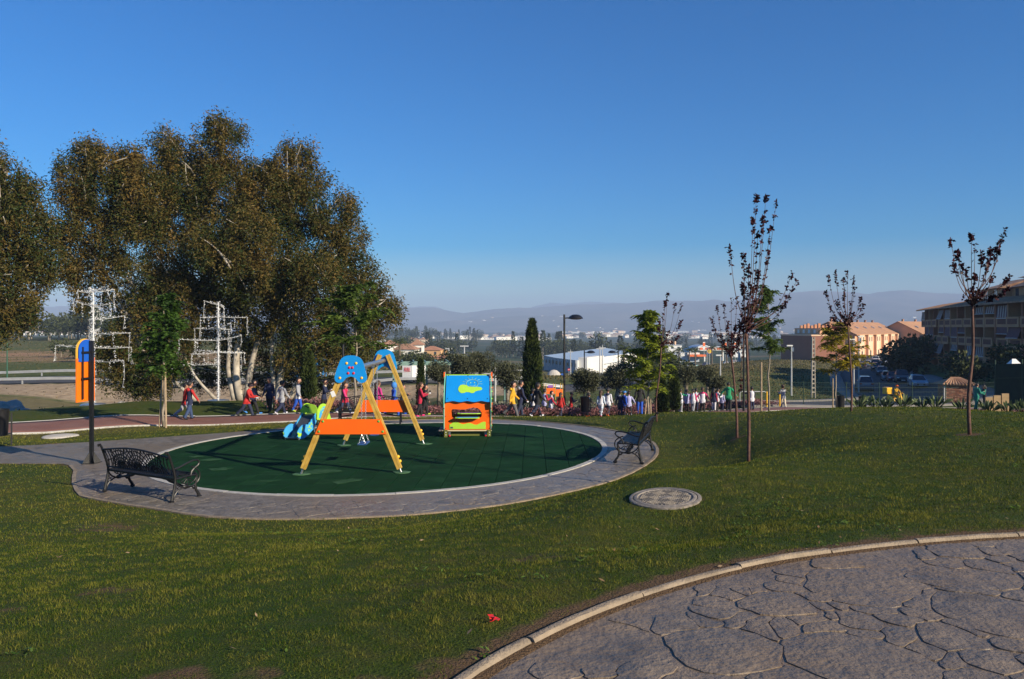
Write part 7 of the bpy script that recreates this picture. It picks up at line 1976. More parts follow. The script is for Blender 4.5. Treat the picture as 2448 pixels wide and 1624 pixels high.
# ------------------------------------------------------------------ white light-garland trees
M_TINSEL = leafmat('white_tinsel', (.55, .56, .58), (.85, .86, .88), .5, .1, 3)
M_WHITEPOLE = mat('white_pole', (.62, .63, .64), .5, .1, 6)
def light_tree(px, d, top, label, seed):
    b = gp(px, d); rr = random.Random(seed); H = EYE - d * (top - HZ) / F - b.z; root = empty('light_tree', b, R(rr.uniform(0, 60)), label, 'decoration', 'white garland light trees on the lawn')
    p = MB(); p.cyl((0, 0, 0), (0, 0, H), .04, .03, 8); p.build('pole', M_WHITEPOLE, root)
    bs = MB(); bs.cyl((0, 0, -.02), (0, 0, .05), .55, .5, 16); bs.build('base', M_STEEL, root)
    lines = []
    arms = []
    lev = 6
    for k in range(lev):
        z = H * (.38 + .60 * k / (lev - 1)); L = (1.75 - 1.0 * (k / (lev - 1)) ** 1.1) * rr.uniform(.85, 1.1)
        for q in range(4):
            if rr.random() < .22: continue
            L = (2.1 - 1.15 * (k / (lev - 1)) ** 1.1) * rr.uniform(.6, 1.15); a = q * 1.5708 + rr.uniform(-.4, .4) + (.785 if k % 2 else 0); e = Vector((math.cos(a) * L, math.sin(a) * L, z + rr.uniform(-.12, .22)))
            arms.append((Vector((0, 0, z - .05)), e)); drop = rr.uniform(.35, 1.3)
            m_ = MB(); m_.tube([Vector((0, 0, z - .05)), (Vector((0, 0, z)) + e) / 2 + Vector((0, 0, -.06)), e], .008, 5)
            ar = m_.build('arm', M_WHITEPOLE, root)
            g = MB(); g.tube([e, e + Vector((rr.uniform(-.05, .05), rr.uniform(-.05, .05), -drop * .5)), e + Vector((rr.uniform(-.1, .1), rr.uniform(-.1, .1), -drop))], .006, 4); g.build('hanging_strand', M_WHITEPOLE, ar)
            lines += [(Vector((0, 0, z)), e), (e, e + Vector((0, 0, -drop)))]
            if rr.random() < .6:
                mid = e * .55 + Vector((0, 0, (z) * .45)); dd = rr.uniform(.4, .8); lines.append((mid, mid + Vector((0, 0, -dd))))
    C = []; 
    for a, e in lines:
        n = int((e - a).length * 46)
        for q in range(n): C.append(tuple(a.lerp(e, rr.random()) + Vector((rr.gauss(0, .016), rr.gauss(0, .016), rr.gauss(0, .016)))))
    for q in range(int(H * 170)): a = rr.uniform(0, 6.28); r_ = rr.uniform(.03, .10); C.append((r_ * math.cos(a), r_ * math.sin(a), rr.uniform(.1, H)))
    C = np.array(C); n = len(C); v, t = leaf_cloud(C, rng.normal(0, 1, (n, 3)), .055, .030, rng.uniform(0, 1, n)); tag(np_mesh('tinsel', v, np.arange(len(v)).reshape(-1, 4), M_TINSEL, root, tone=t), kind='stuff')
light_tree(223, 35, 690, 'white garland light tree behind the information board', 4)
light_tree(522, 38.5, 722, 'white garland light tree in front of the big eucalyptus', 9)

# ------------------------------------------------------------------ lamps and poles
M_LAMPB = mat('lamp_black', (.012, .012, .014), .4, .1); M_GALV = mat('lamp_grey', (.40, .41, .42), .5, .1, 4)
def park_lamp(px, d, top, label, side=1):
    b = gp(px, d); H = EYE - d * (top - HZ) / F - b.z; root = empty('park_lamp', b, 0, label, 'lamp', 'black park lamps with domed heads')
    p = MB(); p.tube([(0, 0, -.05), (0, 0, .9), (0, 0, .92), (0, 0, H)], [.075, .075, .055, .05], 10); p.build('pole', M_LAMPB, root, smooth='auto')
    a = MB(); a.tube([(0, 0, H - .18), (side * .22, 0, H - .17), (side * .3, 0, H - .14)], .03, 8); a.build('arm', M_LAMPB, root)
    h = MB(); prof = [(.0, .20), (.13, .19), (.25, .14), (.33, .07), (.37, 0), (.34, -.015), (0, -.015)]; h.lathe(prof, (side * .55, 0, H - .2), 18); ho = h.build('lamp_head', M_LAMPB, root, smooth='auto')
    g = MB(); g.lathe([(.0, -.06), (.2, -.045), (.28, -.018), (0, -.017)], (side * .55, 0, H - .2), 14); g.build('diffuser', M_FRAME, ho)
park_lamp(1349, 38, 752, 'tall black park lamp rising among the students')
park_lamp(1397, 66, 838, 'black park lamp in front of the white store entrance')
park_lamp(1478, 70, 838, 'black park lamp behind the biggest olive', -1)
park_lamp(1778, 47, 778, 'black park lamp beside the tallest plum')
park_lamp(820, 36, 706, 'black park lamp half hidden behind the thin tree at the swing')
def street_lamp(px, d, top, label, side=-1):
    b = gp(px, d); H = EYE - d * (top - HZ) / F - b.z; root = empty('street_lamp', b, 0, label, 'lamp', 'grey street lamps by the street')
    p = MB(); p.tube([(0, 0, -.1), (0, 0, H)], [.11, .06], 8); p.build('pole', M_GALV, root); h = MB(); h.box((side * .2, 0, H + .02), (.62, .22, .14)); h.build('lamp_head', M_FRAME, root); s_ = MB(); s_.box((.16, 0, H - .40), (.22, .05, .42)); s_.build('panel', mat('lamp_panel', (.10, .14, .20), .4) if 'lamp_panel' not in bpy.data.materials else bpy.data.materials['lamp_panel'], root)
street_lamp(1892, 84, 827, 'grey street lamp with flat white head above the shaded field')
street_lamp(2041, 88, 812, 'grey street lamp right of the yellowing tree')
street_lamp(2053, 98, 805, 'grey street lamp just behind its twin at the kerb', 1)
street_lamp(1722, 90, 850, 'grey street lamp rising behind the pink-hooded child')
street_lamp(1690, 230, 832, 'grey lamp standing before the blue shop sign', 1)
for px, d, top, r_, lb in ((17, 92, 790, .09, 'thin green pole beside the guardrails'), (1434, 120, 828, .12, 'pale mast in front of the store wall, left of two'), (1440, 122, 826, .12, 'pale mast in front of the store wall, right of two'), (1364, 130, 836, .1, 'thin mast at the shade-coloured side of the store'), (1767, 250, 824, .5, 'stout pale concrete post behind the plums'), (911, 300, 812, .5, 'distant pylon left of the villa'), (1110, 420, 826, .5, 'distant pylon right of the villa'), (1073, 400, 832, .4, 'distant pale pole by the villa terrace')):
    b = gp(px, d); H = EYE - d * (top - HZ) / F - b.z; root = empty('mast', b, 0, lb, 'pole'); m_ = MB(); m_.cyl((0, 0, -.3), (0, 0, H), r_, r_ * .55, 8); m_.build('shaft', M_GALV if px > 50 else mat('pole_green', (.03, .10, .06), .5), root); m_ = MB(); m_.box((0, 0, H - .4), (r_ * 9, r_ * 1.2, r_ * 1.4)); m_.build('crossarm', M_GALV, root)
b = gp(1944, 80); H = EYE - 80 * (806 - HZ) / F - b.z; root = empty('electricity_pole', b, R(8), 'pale concrete ladder-shaped electricity pole in the shaded field', 'pole'); M_PC = mat('pole_concrete', (.30, .27, .23), .85, .1, 3)
for s in (-1, 1):
    m_ = MB(); m_.bar((s * .19, 0, -.3), (s * .12, 0, H), .08, .2, up=(0, 1, 0)); m_.build('rail', M_PC, root)
for k in range(13):
    m_ = MB(); z = .6 + k * (H - .9) / 12; w = .19 - .07 * z / H; m_.box((0, 0, z), (2 * w, .16, .13)); m_.build('rung', M_PC, root)

# ------------------------------------------------------------------ guardrails along the valley road
def guardrail(off, label, s0, s1):
    P = LROAD; t = np.gradient(P, axis=0); t /= np.linalg.norm(t, axis=1)[:, None]; Q = P + np.c_[t[:, 1], -t[:, 0]] * off; k = (Q[:, 0] > s0) & (Q[:, 0] < s1) & (Q[:, 1] < 100); Q = Q[k]; Z = G(Q[:, 0], Q[:, 1])
    root = empty('guardrail', (Q[0, 0], Q[0, 1], Z[0]), 0, label, 'guardrail', 'steel guardrails along the valley road'); o = Vector((Q[0, 0], Q[0, 1], Z[0])); prof = [(0, .42), (-.05, .48), (0, .55), (0, .60), (-.05, .67), (0, .74)]
    VV = np.vstack([np.c_[Q[:, 0], Q[:, 1] + a, Z + h] for a, h in prof]) - np.array(o); L = len(Q); fs = []
    for r_ in range(len(prof) - 1):
        i = np.arange(L - 1); fs.append(np.c_[r_ * L + i, r_ * L + i + 1, (r_ + 1) * L + i + 1, (r_ + 1) * L + i])
    np_mesh('rail', VV, np.vstack(fs), M_STEELM, root)
    for i in range(0, L, 2):
        m_ = MB(); m_.b2((-.06, .02, -.2), (.06, .14, .72)); po = m_.build('post', M_STEELM, root); po.location = Vector((Q[i, 0], Q[i, 1], Z[i])) - o
M_STEELM = mat('guardrail_zinc', (.36, .37, .38), .5, .1, 2, metal=.25)
guardrail(4.7, 'nearer steel guardrail on top of the earth bank', -80, 8); guardrail(-4.7, 'farther steel guardrail across the valley road', -85, 4)

# ------------------------------------------------------------------ cars
M_TYRE = mat('tyre', (.012, .012, .012), .8, .1); M_RIMM = mat('wheel_rim', (.35, .35, .36), .35, .1, metal=.6); M_HEAD = mat('headlight', (.60, .62, .64), .15, .05); M_TAIL = mat('tail_light', (.30, .01, .01), .3); M_CGL = mat('car_glass', (.015, .02, .028), .06, .1, spec=.9); M_PLATE = mat('number_plate', (.65, .65, .62), .5)
def carpaint(rgb): return paint(rgb, .28, .04, 2, coat=.6)
def loft_side(prof, ys):
    """side profile (x,z) repeated at half-widths ys=[(y, scale_z, inset)]"""
    mb = MB(); n = len(prof); vs = []; cx_ = sum(p[0] for p in prof) / n; cz_ = sum(p[1] for p in prof) / n
    for y, s in ys: vs += [(cx_ + (x - cx_) * s, y, cz_ + (z - cz_) * s) for x, z in prof]
    fs = [tuple(range(n - 1, -1, -1)), tuple((len(ys) - 1) * n + k for k in range(n))]
    for j in range(len(ys) - 1):
        for k in range(n): fs.append((j * n + k, j * n + (k + 1) % n, (j + 1) * n + (k + 1) % n, (j + 1) * n + k))
    mb._add(vs, fs); return mb
def make_car(kind):
    root = empty('parked_car'); s = {'hatch': (1.0, 1.0), 'suv': (1.05, 1.18), 'van': (1.08, 1.25)}[kind]; Lx, Hz = s
    body = [(-2.0,.30),(-2.08,.55),(-2.05,.80),(-1.95,.93),(-1.3,.97),(0,.97),(.95,.93),(1.55,.84),(1.95,.72),(2.08,.55),(2.05,.32),(1.75,.22),(-1.75,.22)]
    body = [(x * Lx, z * Hz) for x, z in body]
    b = loft_side(body, [(-.86, .955), (-.80, .99), (-.4, 1.0), (.4, 1.0), (.80, .99), (.86, .955)]).build('body', carpaint((.3, .3, .3)), root, smooth='auto')
    rear = -1.75 if kind != 'van' else -1.95; cab = MB(); z0, z1 = .94 * Hz, 1.46 * Hz
    lo = [(rear * Lx, -.78), (.92 * Lx, -.78), (.92 * Lx, .78), (rear * Lx, .78)]; hi = [((rear + .45) * Lx, -.60), (.12 * Lx, -.60), (.12 * Lx, .60), ((rear + .45) * Lx, .60)]
    cab._add([(x, y, z0) for x, y in lo] + [(x, y, z1) for x, y in hi], [(0, 1, 5, 4), (1, 2, 6, 5), (2, 3, 7, 6), (3, 0, 4, 7), (4, 5, 6, 7)]); cab.build('windows', M_CGL, root)
    r_ = MB(); x0, x1 = hi[0][0] - .08, hi[1][0] + .06; r_._add([(x0, -.62, z1 - .01), (x1, -.62, z1 - .01), (x1, .62, z1 - .01), (x0, .62, z1 - .01), (x0 + .15, -.5, z1 + .055), (x1 - .15, -.5, z1 + .055), (x1 - .15, .5, z1 + .055), (x0 + .15, .5, z1 + .055)], [(0, 1, 5, 4), (1, 2, 6, 5), (2, 3, 7, 6), (3, 0, 4, 7), (4, 5, 6, 7), (0, 3, 2, 1)]); ro = r_.build('roof', b.data.materials[0], root)
    for sy in (-1, 1):
        for (xa, xb) in ((lo[1][0], hi[1][0]), (lo[0][0], hi[0][0]), (-.25 * Lx, -.30 * Lx)):
            p = MB(); p.bar((xa, sy * .785, z0), (xb, sy * .61, z1), .07, .03); p.build('pillar', b.data.materials[0], root)
        mr = MB(); mr.ell((.72 * Lx, sy * .92, .98 * Hz), (.09, .10, .07), 8, 5); mr.build('mirror', b.data.materials[0], root)
        h = MB(); h.ell((1.93 * Lx, sy * .62, .68 * Hz), (.16, .20, .09), 8, 5); h.build('headlight', M_HEAD, root, smooth=True)
        t = MB(); t.box((-2.04 * Lx, sy * .66, .80 * Hz), (.08, .28, .18)); t.build('tail_light', M_TAIL, root)
        for wx in (-1.28, 1.30):
            w = MB(); w.lathe([(.18, -.10), (.30, -.10), (.32, -.06), (.32, .06), (.30, .10), (.18, .10)], (0, 0, 0), 16); w.M = None; wo = w.build('wheel', M_TYRE, root, smooth='auto'); wo.rotation_euler = (R(90), 0, 0); wo.location = (wx * Lx, sy * .80, .32)
            rm = MB(); rm.lathe([(0, .085 * sy * -1), (.17, .09 * sy * -1), (.19, .06 * sy * -1)], (0, 0, 0), 12); rm.build('rim', M_RIMM, wo)
    gr = MB(); gr.box((2.06 * Lx, 0, .48 * Hz), (.05, .9, .16)); gr.build('grille', M_TYRE, root); pl = MB(); pl.box((2.085 * Lx, 0, .40 * Hz), (.03, .5, .11)); pl.build('number_plate', M_PLATE, root)
    return root
CARP = {k: make_car(k) for k in ('hatch', 'suv', 'van')}; CARU = {k: 0 for k in CARP}
def put_car(kind, px, d, rgb, label, grp, flip=1, rz=None):
    src = CARP[kind]; c = src if not CARU[kind] else copy_tree(src)
    CARU[kind] = 1; x = d * (px - CX) / F; i = int(np.argmin((STREET[:, 0] - x) ** 2 + (STREET[:, 1] - d) ** 2)); t = STREET[min(i + 1, len(STREET) - 1)] - STREET[max(i - 1, 0)]
    c.location = (x, d, G1(x, d) + .004); c.rotation_euler = (0, 0, (math.atan2(t[1], t[0]) + (math.pi if flip > 0 else 0)) if rz is None else rz); tag(c, label, 'car', grp); pm = carpaint(rgb)
    for ch in c.children:
        if ch.name.split('.')[0] in ('body', 'roof', 'pillar', 'mirror'):
            ch.material_slots[0].link = 'OBJECT'; ch.material_slots[0].material = pm
GC = 'cars parked along the street'
for kind, px, d, rgb, lb, fl in (('hatch', 2194, 97, (.22,.28,.36), 'silver-blue hatchback nearest the brick hut', 1), ('suv', 2156, 108, (.012,.013,.016), 'big black off-road car behind the silver-blue hatchback', 1), ('hatch', 2136, 115, (.20,.02,.02), 'dark red car squeezed beside the black off-road car', 1), ('hatch', 2122, 124, (.20,.21,.23), 'grey hatchback next uphill from the dark red car', 1),
                      ('hatch', 2108, 137, (.04,.05,.07), 'dark blue car midway along the street bend', 1), ('hatch', 2095, 149, (.02,.022,.03), 'black hatchback at the tightest bend', 1), ('van', 2093, 162, (.05,.06,.08), 'dark van after the black hatchback at the bend', 1), ('hatch', 2103, 178, (.03,.03,.035), 'black car below the terrace corner', 1), ('hatch', 2122, 192, (.30,.32,.35), 'silver car below the nearer salmon terrace', 1), ('suv', 2134, 203, (.10,.11,.14), 'grey tall car highest on the right kerb', 1),
                      ('van', 2066, 100, (.12,.15,.20), 'blue-grey people carrier alone on the left kerb', -1), ('hatch', 2049, 165, (.14,.16,.20), 'grey car first of the far left row', -1), ('hatch', 2062, 178, (.05,.06,.08), 'dark car second of the far left row', -1), ('hatch', 2074, 190, (.34,.38,.44), 'pale car third of the far left row', -1), ('hatch', 2094, 212, (.66,.67,.68), 'white car at the sunny end of the left row', -1)):
    put_car(kind, px, d, rgb, lb, GC, fl)
for kind, px, d, rgb, lb, rz in (('hatch', 1609, 330, (.70,.42,.01), 'yellow car on the station forecourt', .2), ('hatch', 1601, 322, (.68,.68,.68), 'white car beside the yellow car at the station', .1), ('hatch', 1591, 330, (.35,.01,.06), 'magenta car left of the white one at the station', .3), ('hatch', 1655, 330, (.66,.68,.70), 'white car under the side canopy of the station', 0), ('hatch', 1662, 322, (.30,.50,.52), 'pale green car behind a palm at the station', .1), ('hatch', 1690, 345, (.02,.03,.09), 'dark blue car at the station pumps', .2), ('hatch', 1740, 360, (.62,.62,.62), 'white car right of the station pumps', .1), ('van', 1760, 350, (.68,.68,.68), 'white van right of the station', .1)):
    put_car(kind, px, d, rgb, lb, 'cars at the petrol station', 1, rz)
# lorry on the valley road, seen through the trunks
tl = gp(990, 89); lorry = empty('lorry', tl, R(75), 'small white box lorry with red lettering on the valley road', 'lorry'); lorry.scale = (.62, .5, .55)
m_ = MB(); m_.b2((-3.2, -1.2, .9), (3.2, 1.2, 3.6)); bx_ = m_.build('box_body', M_PWHITE, lorry)
m_ = MB(); m_.b2((3.3, -1.15, .5), (5.0, 1.15, 2.7)); m_.build('cab', M_PWHITE, lorry); m_ = MB(); m_.b2((4.2, -1.17, 1.6), (5.03, 1.17, 2.4)); m_.build('cab_window', M_CGL, lorry)
tx = MB()
for k in range(4): tx.tube([(-3.215, .7 - .36 * k, 2.3), (-3.215, .62 - .36 * k, 3.0), (-3.215, .45 - .36 * k, 2.4)], .06, 4)
tx.tube([(-3.215, .8, 2.1), (-3.215, -.75, 2.2)], .05, 4); tx.build('lettering', M_RED, bx_)
for wx in (-2.2, -1.2, 3.9):
    for sy in (-1, 1):
        w = MB(); w.cyl((wx, sy * 1.15 - .12, .48), (wx, sy * 1.15 + .12, .48), .48, n=14); w.build('wheel', M_TYRE, lorry)
tl = gp(742, 91); truck = empty('trailer', tl, 0, 'blue and white trailer glimpsed between the eucalyptus trunks', 'trailer')
m_ = MB(); m_.b2((-1.6, -1.2, .7), (1.6, 1.2, 3.3)); bt = m_.build('side', mat('trailer_blue', (.02, .20, .52), .5, .06), truck)
for x in (-1.62, -.1, 1.42):
    m_ = MB(); m_.b2((x, -1.24, .68), (x + .2, -1.2, 3.4)); m_.build('rib', M_PWHITE, bt)
m_ = MB(); m_.b2((-1.7, -1.26, 3.3), (1.7, 1.26, 3.5)); m_.build('roof_rail', M_PWHITE, bt)
for wx in (-1, 1):
    w = MB(); w.cyl((wx, -1.1, .35), (wx, -.85, .35), .4, n=12); w.build('wheel', M_TYRE, truck)

# ------------------------------------------------------------------ brick hut, fences, gate
bh = gp(2283, 60); hut = empty('brick_hut', bh, R(-14), 'small brick hut with tiled roof beside the street fence', 'hut')
HB = mat('hut_mortar', (.40, .33, .26), .9, .1, 4); M_HBR = [mat('hut_brick_%s' % n, c, .9, .15, 6) for n, c in (('red', (.26, .105, .06)), ('tan', (.36, .19, .12)), ('dark', (.17, .075, .05)))]
Hh = EYE - 60 * (918 - HZ) / F - bh.z
m_ = MB(); m_.b2((-.93, -.93, -.1), (.93, .93, Hh)); hw_ = m_.build('wall', HB, hut)
bmesh_ = [None] * 3
rows = int(Hh / .085)
for face in range(2):
    for r_ in range(rows):
        for c in range(7):
            x = -.93 + .27 * c + (.135 if r_ % 2 else 0); L_ = min(.255, .93 - x)
            if L_ < .06 or r_ * .085 + .08 > Hh: continue
            i = random.randrange(3)
            if bmesh_[i] is None:
                q = MB(); q.box((0, 0, 0), (.255, .03, .070)); o = q.build('brick', M_HBR[i], hw_); bmesh_[i] = o
            else:
                o = bmesh_[i].copy(); col.objects.link(o)
            o.scale = (L_ / .255, 1, 1)
            if face == 0: o.location = (x + L_ / 2, -.938, r_ * .085 + .045)
            else: o.location = (-.938, x + L_ / 2, r_ * .085 + .045); o.rotation_euler = (0, 0, R(90))
m_ = MB(); hip(m_, -.93, .93, -.93, .93, Hh, .55, .28); ro = m_.build('roof', M_ROOF, hut)
for k in range(11):
    q = MB(); x = -1.15 + 2.3 * k / 10; q.cyl((x, -1.22, Hh + .02), (x * .25, -.1, Hh + .50), .06, .05, 6); q.build('tile', M_ROOF, ro)
q = MB(); q.b2((-1.02, -.99, 0), (-.90, -.94, Hh - .1)); q.build('door_frame', M_FRAME, hut)
def mesh_fence(pts, h, label, m_post, m_net, step=2.5, dense=.12, name='mesh_fence'):
    P = densify(np.array(pts, float), step); o = Vector((P[0, 0], P[0, 1], G1(*P[0]))); root = empty(name, o, 0, label, 'fence')
    for i in range(len(P)):
        z = G1(*P[i]); q = MB(); q.cyl((0, 0, -.2), (0, 0, h + .1), .03, n=6); po = q.build('post', m_post, root); po.location = Vector((P[i, 0], P[i, 1], z)) - o
        if i < len(P) - 1:
            a = Vector((P[i, 0], P[i, 1], z)) - o; b = Vector((P[i + 1, 0], P[i + 1, 1], G1(*P[i + 1]))) - o; q = MB(); n = int((b - a).length / dense)
            for k in range(n + 1): c = a.lerp(b, k / n); q.bar(c, c + Vector((0, 0, h)), .008, .008)
            for k in range(6): q.bar(a + Vector((0, 0, h * k / 5 + .02)), b + Vector((0, 0, h * k / 5 + .02)), .012, .012)
            tag(q.build('net_panel', m_net, root, fixn=False), kind='stuff')
    return root
M_FGREEN = mat('fence_green', (.010, .040, .022), .6, .1)
mesh_fence([(14.5, 55.2), (24, 56.3), (34, 57.2), (44, 58)], 1.6, 'thin green mesh fence along the edge of the park', M_FGREEN, M_FGREEN)
# tall screened court fence on the right edge
P = [(34.5, 56), (38, 52.5), (44, 50)]; o = Vector((P[0][0], P[0][1], G1(*P[0]))); root = empty('court_fence', o, 0, 'tall fence with dark green screening at the picture edge', 'fence'); M_SCREEN = mat('screen_cloth', (.012, .030, .020), .9, .2, 2, bump=.3)
for i in range(len(P) - 1):
    a, b = Vector((*P[i], G1(*P[i]))) - o, Vector((*P[i + 1], G1(*P[i + 1]))) - o; n = 3
    for k in range(n):
        c0, c1 = a.lerp(b, k / n), a.lerp(b, (k + 1) / n); q = MB(); q.bar(c0 + Vector((0, 0, 1.5)), c1 + Vector((0, 0, 1.5)), .03, 3.0); q.build('screen_panel', M_SCREEN, root); q = MB(); q.cyl(c0 + Vector((0, 0, -.2)), c0 + Vector((0, 0, 3.3)), .05, n=8); q.build('post', M_FGREEN, root)
        q = MB(); q.bar(c0 + Vector((0, -.04, 2.0)), c1 + Vector((0, -.04, 2.0)), .05, .05); q.build('rail', M_FGREEN, root)
tn = gp(2424, 66); tn.z += 2.2; q = MB(); q._add([(-.9, -.9, 0), (.9, -.9, 0), (.9, .9, 0), (-.9, .9, 0), (-.25, 0, 1.1), (.25, 0, 1.1)], [(0, 1, 5, 4), (1, 2, 5), (2, 3, 4, 5), (3, 0, 4), (0, 3, 2, 1)]); q.cyl((-.8, -.8, -3), (-.8, -.8, 0), .05, n=6); q.cyl((.8, -.8, -3), (.8, -.8, 0), .05, n=6); o = q.build('party_tent', M_WHITE, None); o.location = tn; o.scale = (.6, .6, .6); tag(o, 'little white pointed tent top above the court fence', 'tent')
q = MB()
for k in range(3): q.b2((-.8 + .52 * k, -.06, .0), (-.35 + .52 * k, .06, .95 + .12 * k))
o = q.build('timber_boards', mat('raw_timber', (.30, .20, .10), .8, .15, 5), None); o.location = gp(2385, 50); tag(o, 'pale timber boards stacked beside the people in green', 'boards')
# small goal / barrier and yellow bollards
bb_ = gp(1812, 52); q = MB(); q.tube([(-1.2, 0, 0), (-1.2, 0, .9), (-1.1, 0, 1.0), (.45, 0, 1.0), (.55, 0, .9), (.55, 0, 0)], .03, 8); o = q.build('hoop_barrier', M_GALV, None); o.location = bb_; tag(o, 'grey tubular hoop barrier behind the staked tree', 'barrier')
for px, lb in ((1833, 'yellow bollard just right of the hoop barrier'), (1864, 'yellow bollard beside the girl in grey')):
    q = MB(); q.lathe([(.05, 0), (.05, .95), (.035, 1.0), (0, 1.01)], n=10); o = q.build('bollard', M_YELLOW, None); o.location = gp(px, 51.5); tag(o, lb, 'bollard', 'yellow bollards')
# litter bins
def litter_bin(loc, rz, label):
    root = empty('litter_bin', loc, rz, label, 'bin', 'dark litter bins on posts'); 
    for s in (-1, 1):
        p = MB(); p.b2((s * .27 - .02, -.02, -.05), (s * .27 + .02, .02, .88)); p.build('post', M_LAMPB, root)
    b = MB(); b.lathe([(.0, .28), (.19, .28), (.225, .98), (.235, 1.0), (.215, 1.0), (.18, .32), (0, .32)], n=16); b.build('bucket', M_LAMPB, root, smooth='auto')
    c = MB(); c.b2((-.27, -.015, .30), (.27, .015, .34)); c.build('crossbar', M_LAMPB, root)
xb, yb_ = on_plane(4, 1066); litter_bin((xb - .05, yb_, plane_z(xb, yb_)), R(30), 'dark litter bin at the picture edge by the path')
litter_bin(gp(1398, 38.2), 0, 'dark litter bin beside the child with orange shoes'); litter_bin(gp(2009, 46), R(20), 'dark litter bin below the yellowing tree'); litter_bin(gp(2062, 46.5), R(20), 'dark bin behind the first bird-of-paradise clump')
# ------------------------------------------------------------------ pergola and lower playground
M_PERG = mat('pergola_teal', (.16, .27, .24), .6, .12, 3); pb = gp(985, 55); pz = EYE - 55 * (872 - HZ) / F - pb.z
per = empty('pergola', pb, R(12), 'teal steel pergola seen behind the swing', 'pergola')
for x in (-3.2, -1.2, .9, 3.0):
    for y in (-1.3, 1.5):
        q = MB(); q.box((x, y, pz / 2), (.13, .13, pz)); q.build('post', M_PERG, per)
for y in (-1.3, 1.5): q = MB(); q.b2((-4.2, y - .05, pz), (4.2, y + .05, pz + .16)); q.build('beam', M_PERG, per)
for k in range(11): q = MB(); x = -4 + .8 * k; q.bar((x, -2.0, pz + .21), (x + .25, 2.2, pz + .21), .07, .09); q.build('rafter', M_PERG, per)
fr_ = gp(1225, 50); q = empty('climbing_posts', fr_, 0, 'pale teal posts of a play frame beside the yellow hoodie', 'play frame')
for k, x in enumerate((-1.1, -.5, .1, .75, 1.0)): m_ = MB(); m_.cyl((x, .2 * (k % 2), -.1), (x, .2 * (k % 2), 2.6 + .15 * (k % 2)), .06, n=8); m_.build('post', M_PERG if k % 2 else M_GALV, q)
m_ = MB(); m_.bar((-1.1, 0, 2.4), (1.0, .1, 2.4), .06, .06); m_.build('beam', M_GALV, q)
lp_ = gp(1322, 70); pg = empty('climbing_tower', lp_, R(15), 'orange climbing tower of the lower playground behind the students', 'play tower')
for x in (-1.2, .2, 1.3):
    for y in (-.5, .5): m_ = MB(); m_.cyl((x, y, -.1), (x, y, 2.3), .06, n=8); m_.build('post', M_WOOD, pg)
for (x0, x1, z0_, z1_, mm) in ((-1.2, .2, .9, 1.7, M_ORANGE), (.2, 1.3, .5, 1.5, M_ORANGE), (-1.0, -.1, 1.8, 2.1, M_PURPLE)):
    m_ = MB(); m_.b2((x0 + .07, -.58, z0_), (x1 - .07, -.54, z1_)); m_.build('panel', mm, pg)
m_ = MB(); m_.b2((-1.2, -.5, .78), (1.3, .5, .86)); m_.build('deck', M_DECK, pg); pg.scale = (.62, .62, .62)
# ------------------------------------------------------------------ roundabout and signs
rb = Vector((17, 183, G1(17, 183))); q = MB(); q.lathe([(0, .5), (5, .4), (7, .15), (7.2, 0), (7.2, -1)], n=28); o = q.build('roundabout_island', mat('red_planting', (.20, .03, .03), .9, .3, 2), None); o.location = rb; tag(o, 'planted roundabout island in front of the store', 'roundabout', kind='structure')
do_ = gp(1324, 176); q = MB(); q.ell((0, 0, 0), (1.8, 1.2, 2.2), 16, 8); o = q.build('stone_dome', mat('dome_stone', (.45, .42, .38), .9, .1, 2), None); o.location = do_; tag(o, 'small rounded stone arch by the roundabout', 'monument')
def road_sign(px, d, yc, wpx, m, label, ring=None):
    b = gp(px, d); zc = EYE - d * (yc - HZ) / F - b.z; r_ = wpx * d / F / 2; root = empty('road_sign', b, 0, label, 'sign'); p = MB(); p.cyl((0, .05, -.2), (0, .05, zc + r_), .05, n=6); p.build('post', M_GALV, root); s_ = MB(); s_.prism([(r_ * math.cos(a), zc + r_ * math.sin(a)) for a in np.linspace(0, 6.283, 21)[:-1]], lambda a, b, t: Vector((a, -.03 + t, b)), .04); so = s_.build('disc', m, root)
    if ring: q = MB(); q.b2((-r_ * .65, -.07, zc - r_ * .16), (r_ * .65, -.052, zc + r_ * .16)); q.build('bar', M_WHITE, so)
    return root
road_sign(1360, 170, 884, 6, M_RED, 'red no-entry sign by the roundabout', True); road_sign(1344, 165, 896, 6.5, mat('sign_blue_dir', (.02, .10, .45), .5), 'round blue direction sign by the roundabout')
# ------------------------------------------------------------------ scooter and rider
sx_, sd_ = 2141, 57; sb = gp(sx_, sd_); sco = empty('scooter', sb, R(200), 'yellow delivery scooter with box in front of the street', 'scooter')
for y in (-.62, .62): w = MB(); w.cyl((-.05, y, .24), (.05, y, .24), .24, n=14); w.build('wheel', M_TYRE, sco)
m_ = MB(); m_.tube([(0, .62, .24), (0, .48, .62), (0, .42, .98)], [.05, .07, .03], 8); m_.build('steering_column', M_YELLOW, sco); m_ = MB(); m_.tube([(-.32, .40, 1.0), (0, .44, .98), (.32, .40, 1.0)], .02, 6); m_.build('handlebar', M_TYRE, sco)
m_ = MB(); m_.prism([(.42, .25), (.46, .62), (.36, .62), (.30, .32), (-.05, .30), (-.12, .62), (-.66, .66), (-.72, .5), (-.5, .28)], lambda a, b, t: Vector((t, a, b)), .30); m_.build('body', M_YELLOW, sco); m_ = MB(); m_.b2((-.14, -.55, .66), (.14, -.02, .76)); m_.build('seat', M_TYRE, sco); m_ = MB(); m_.b2((-.24, -.98, .78), (.24, -.55, 1.26)); m_.build('delivery_box', M_YELLOW, sco)
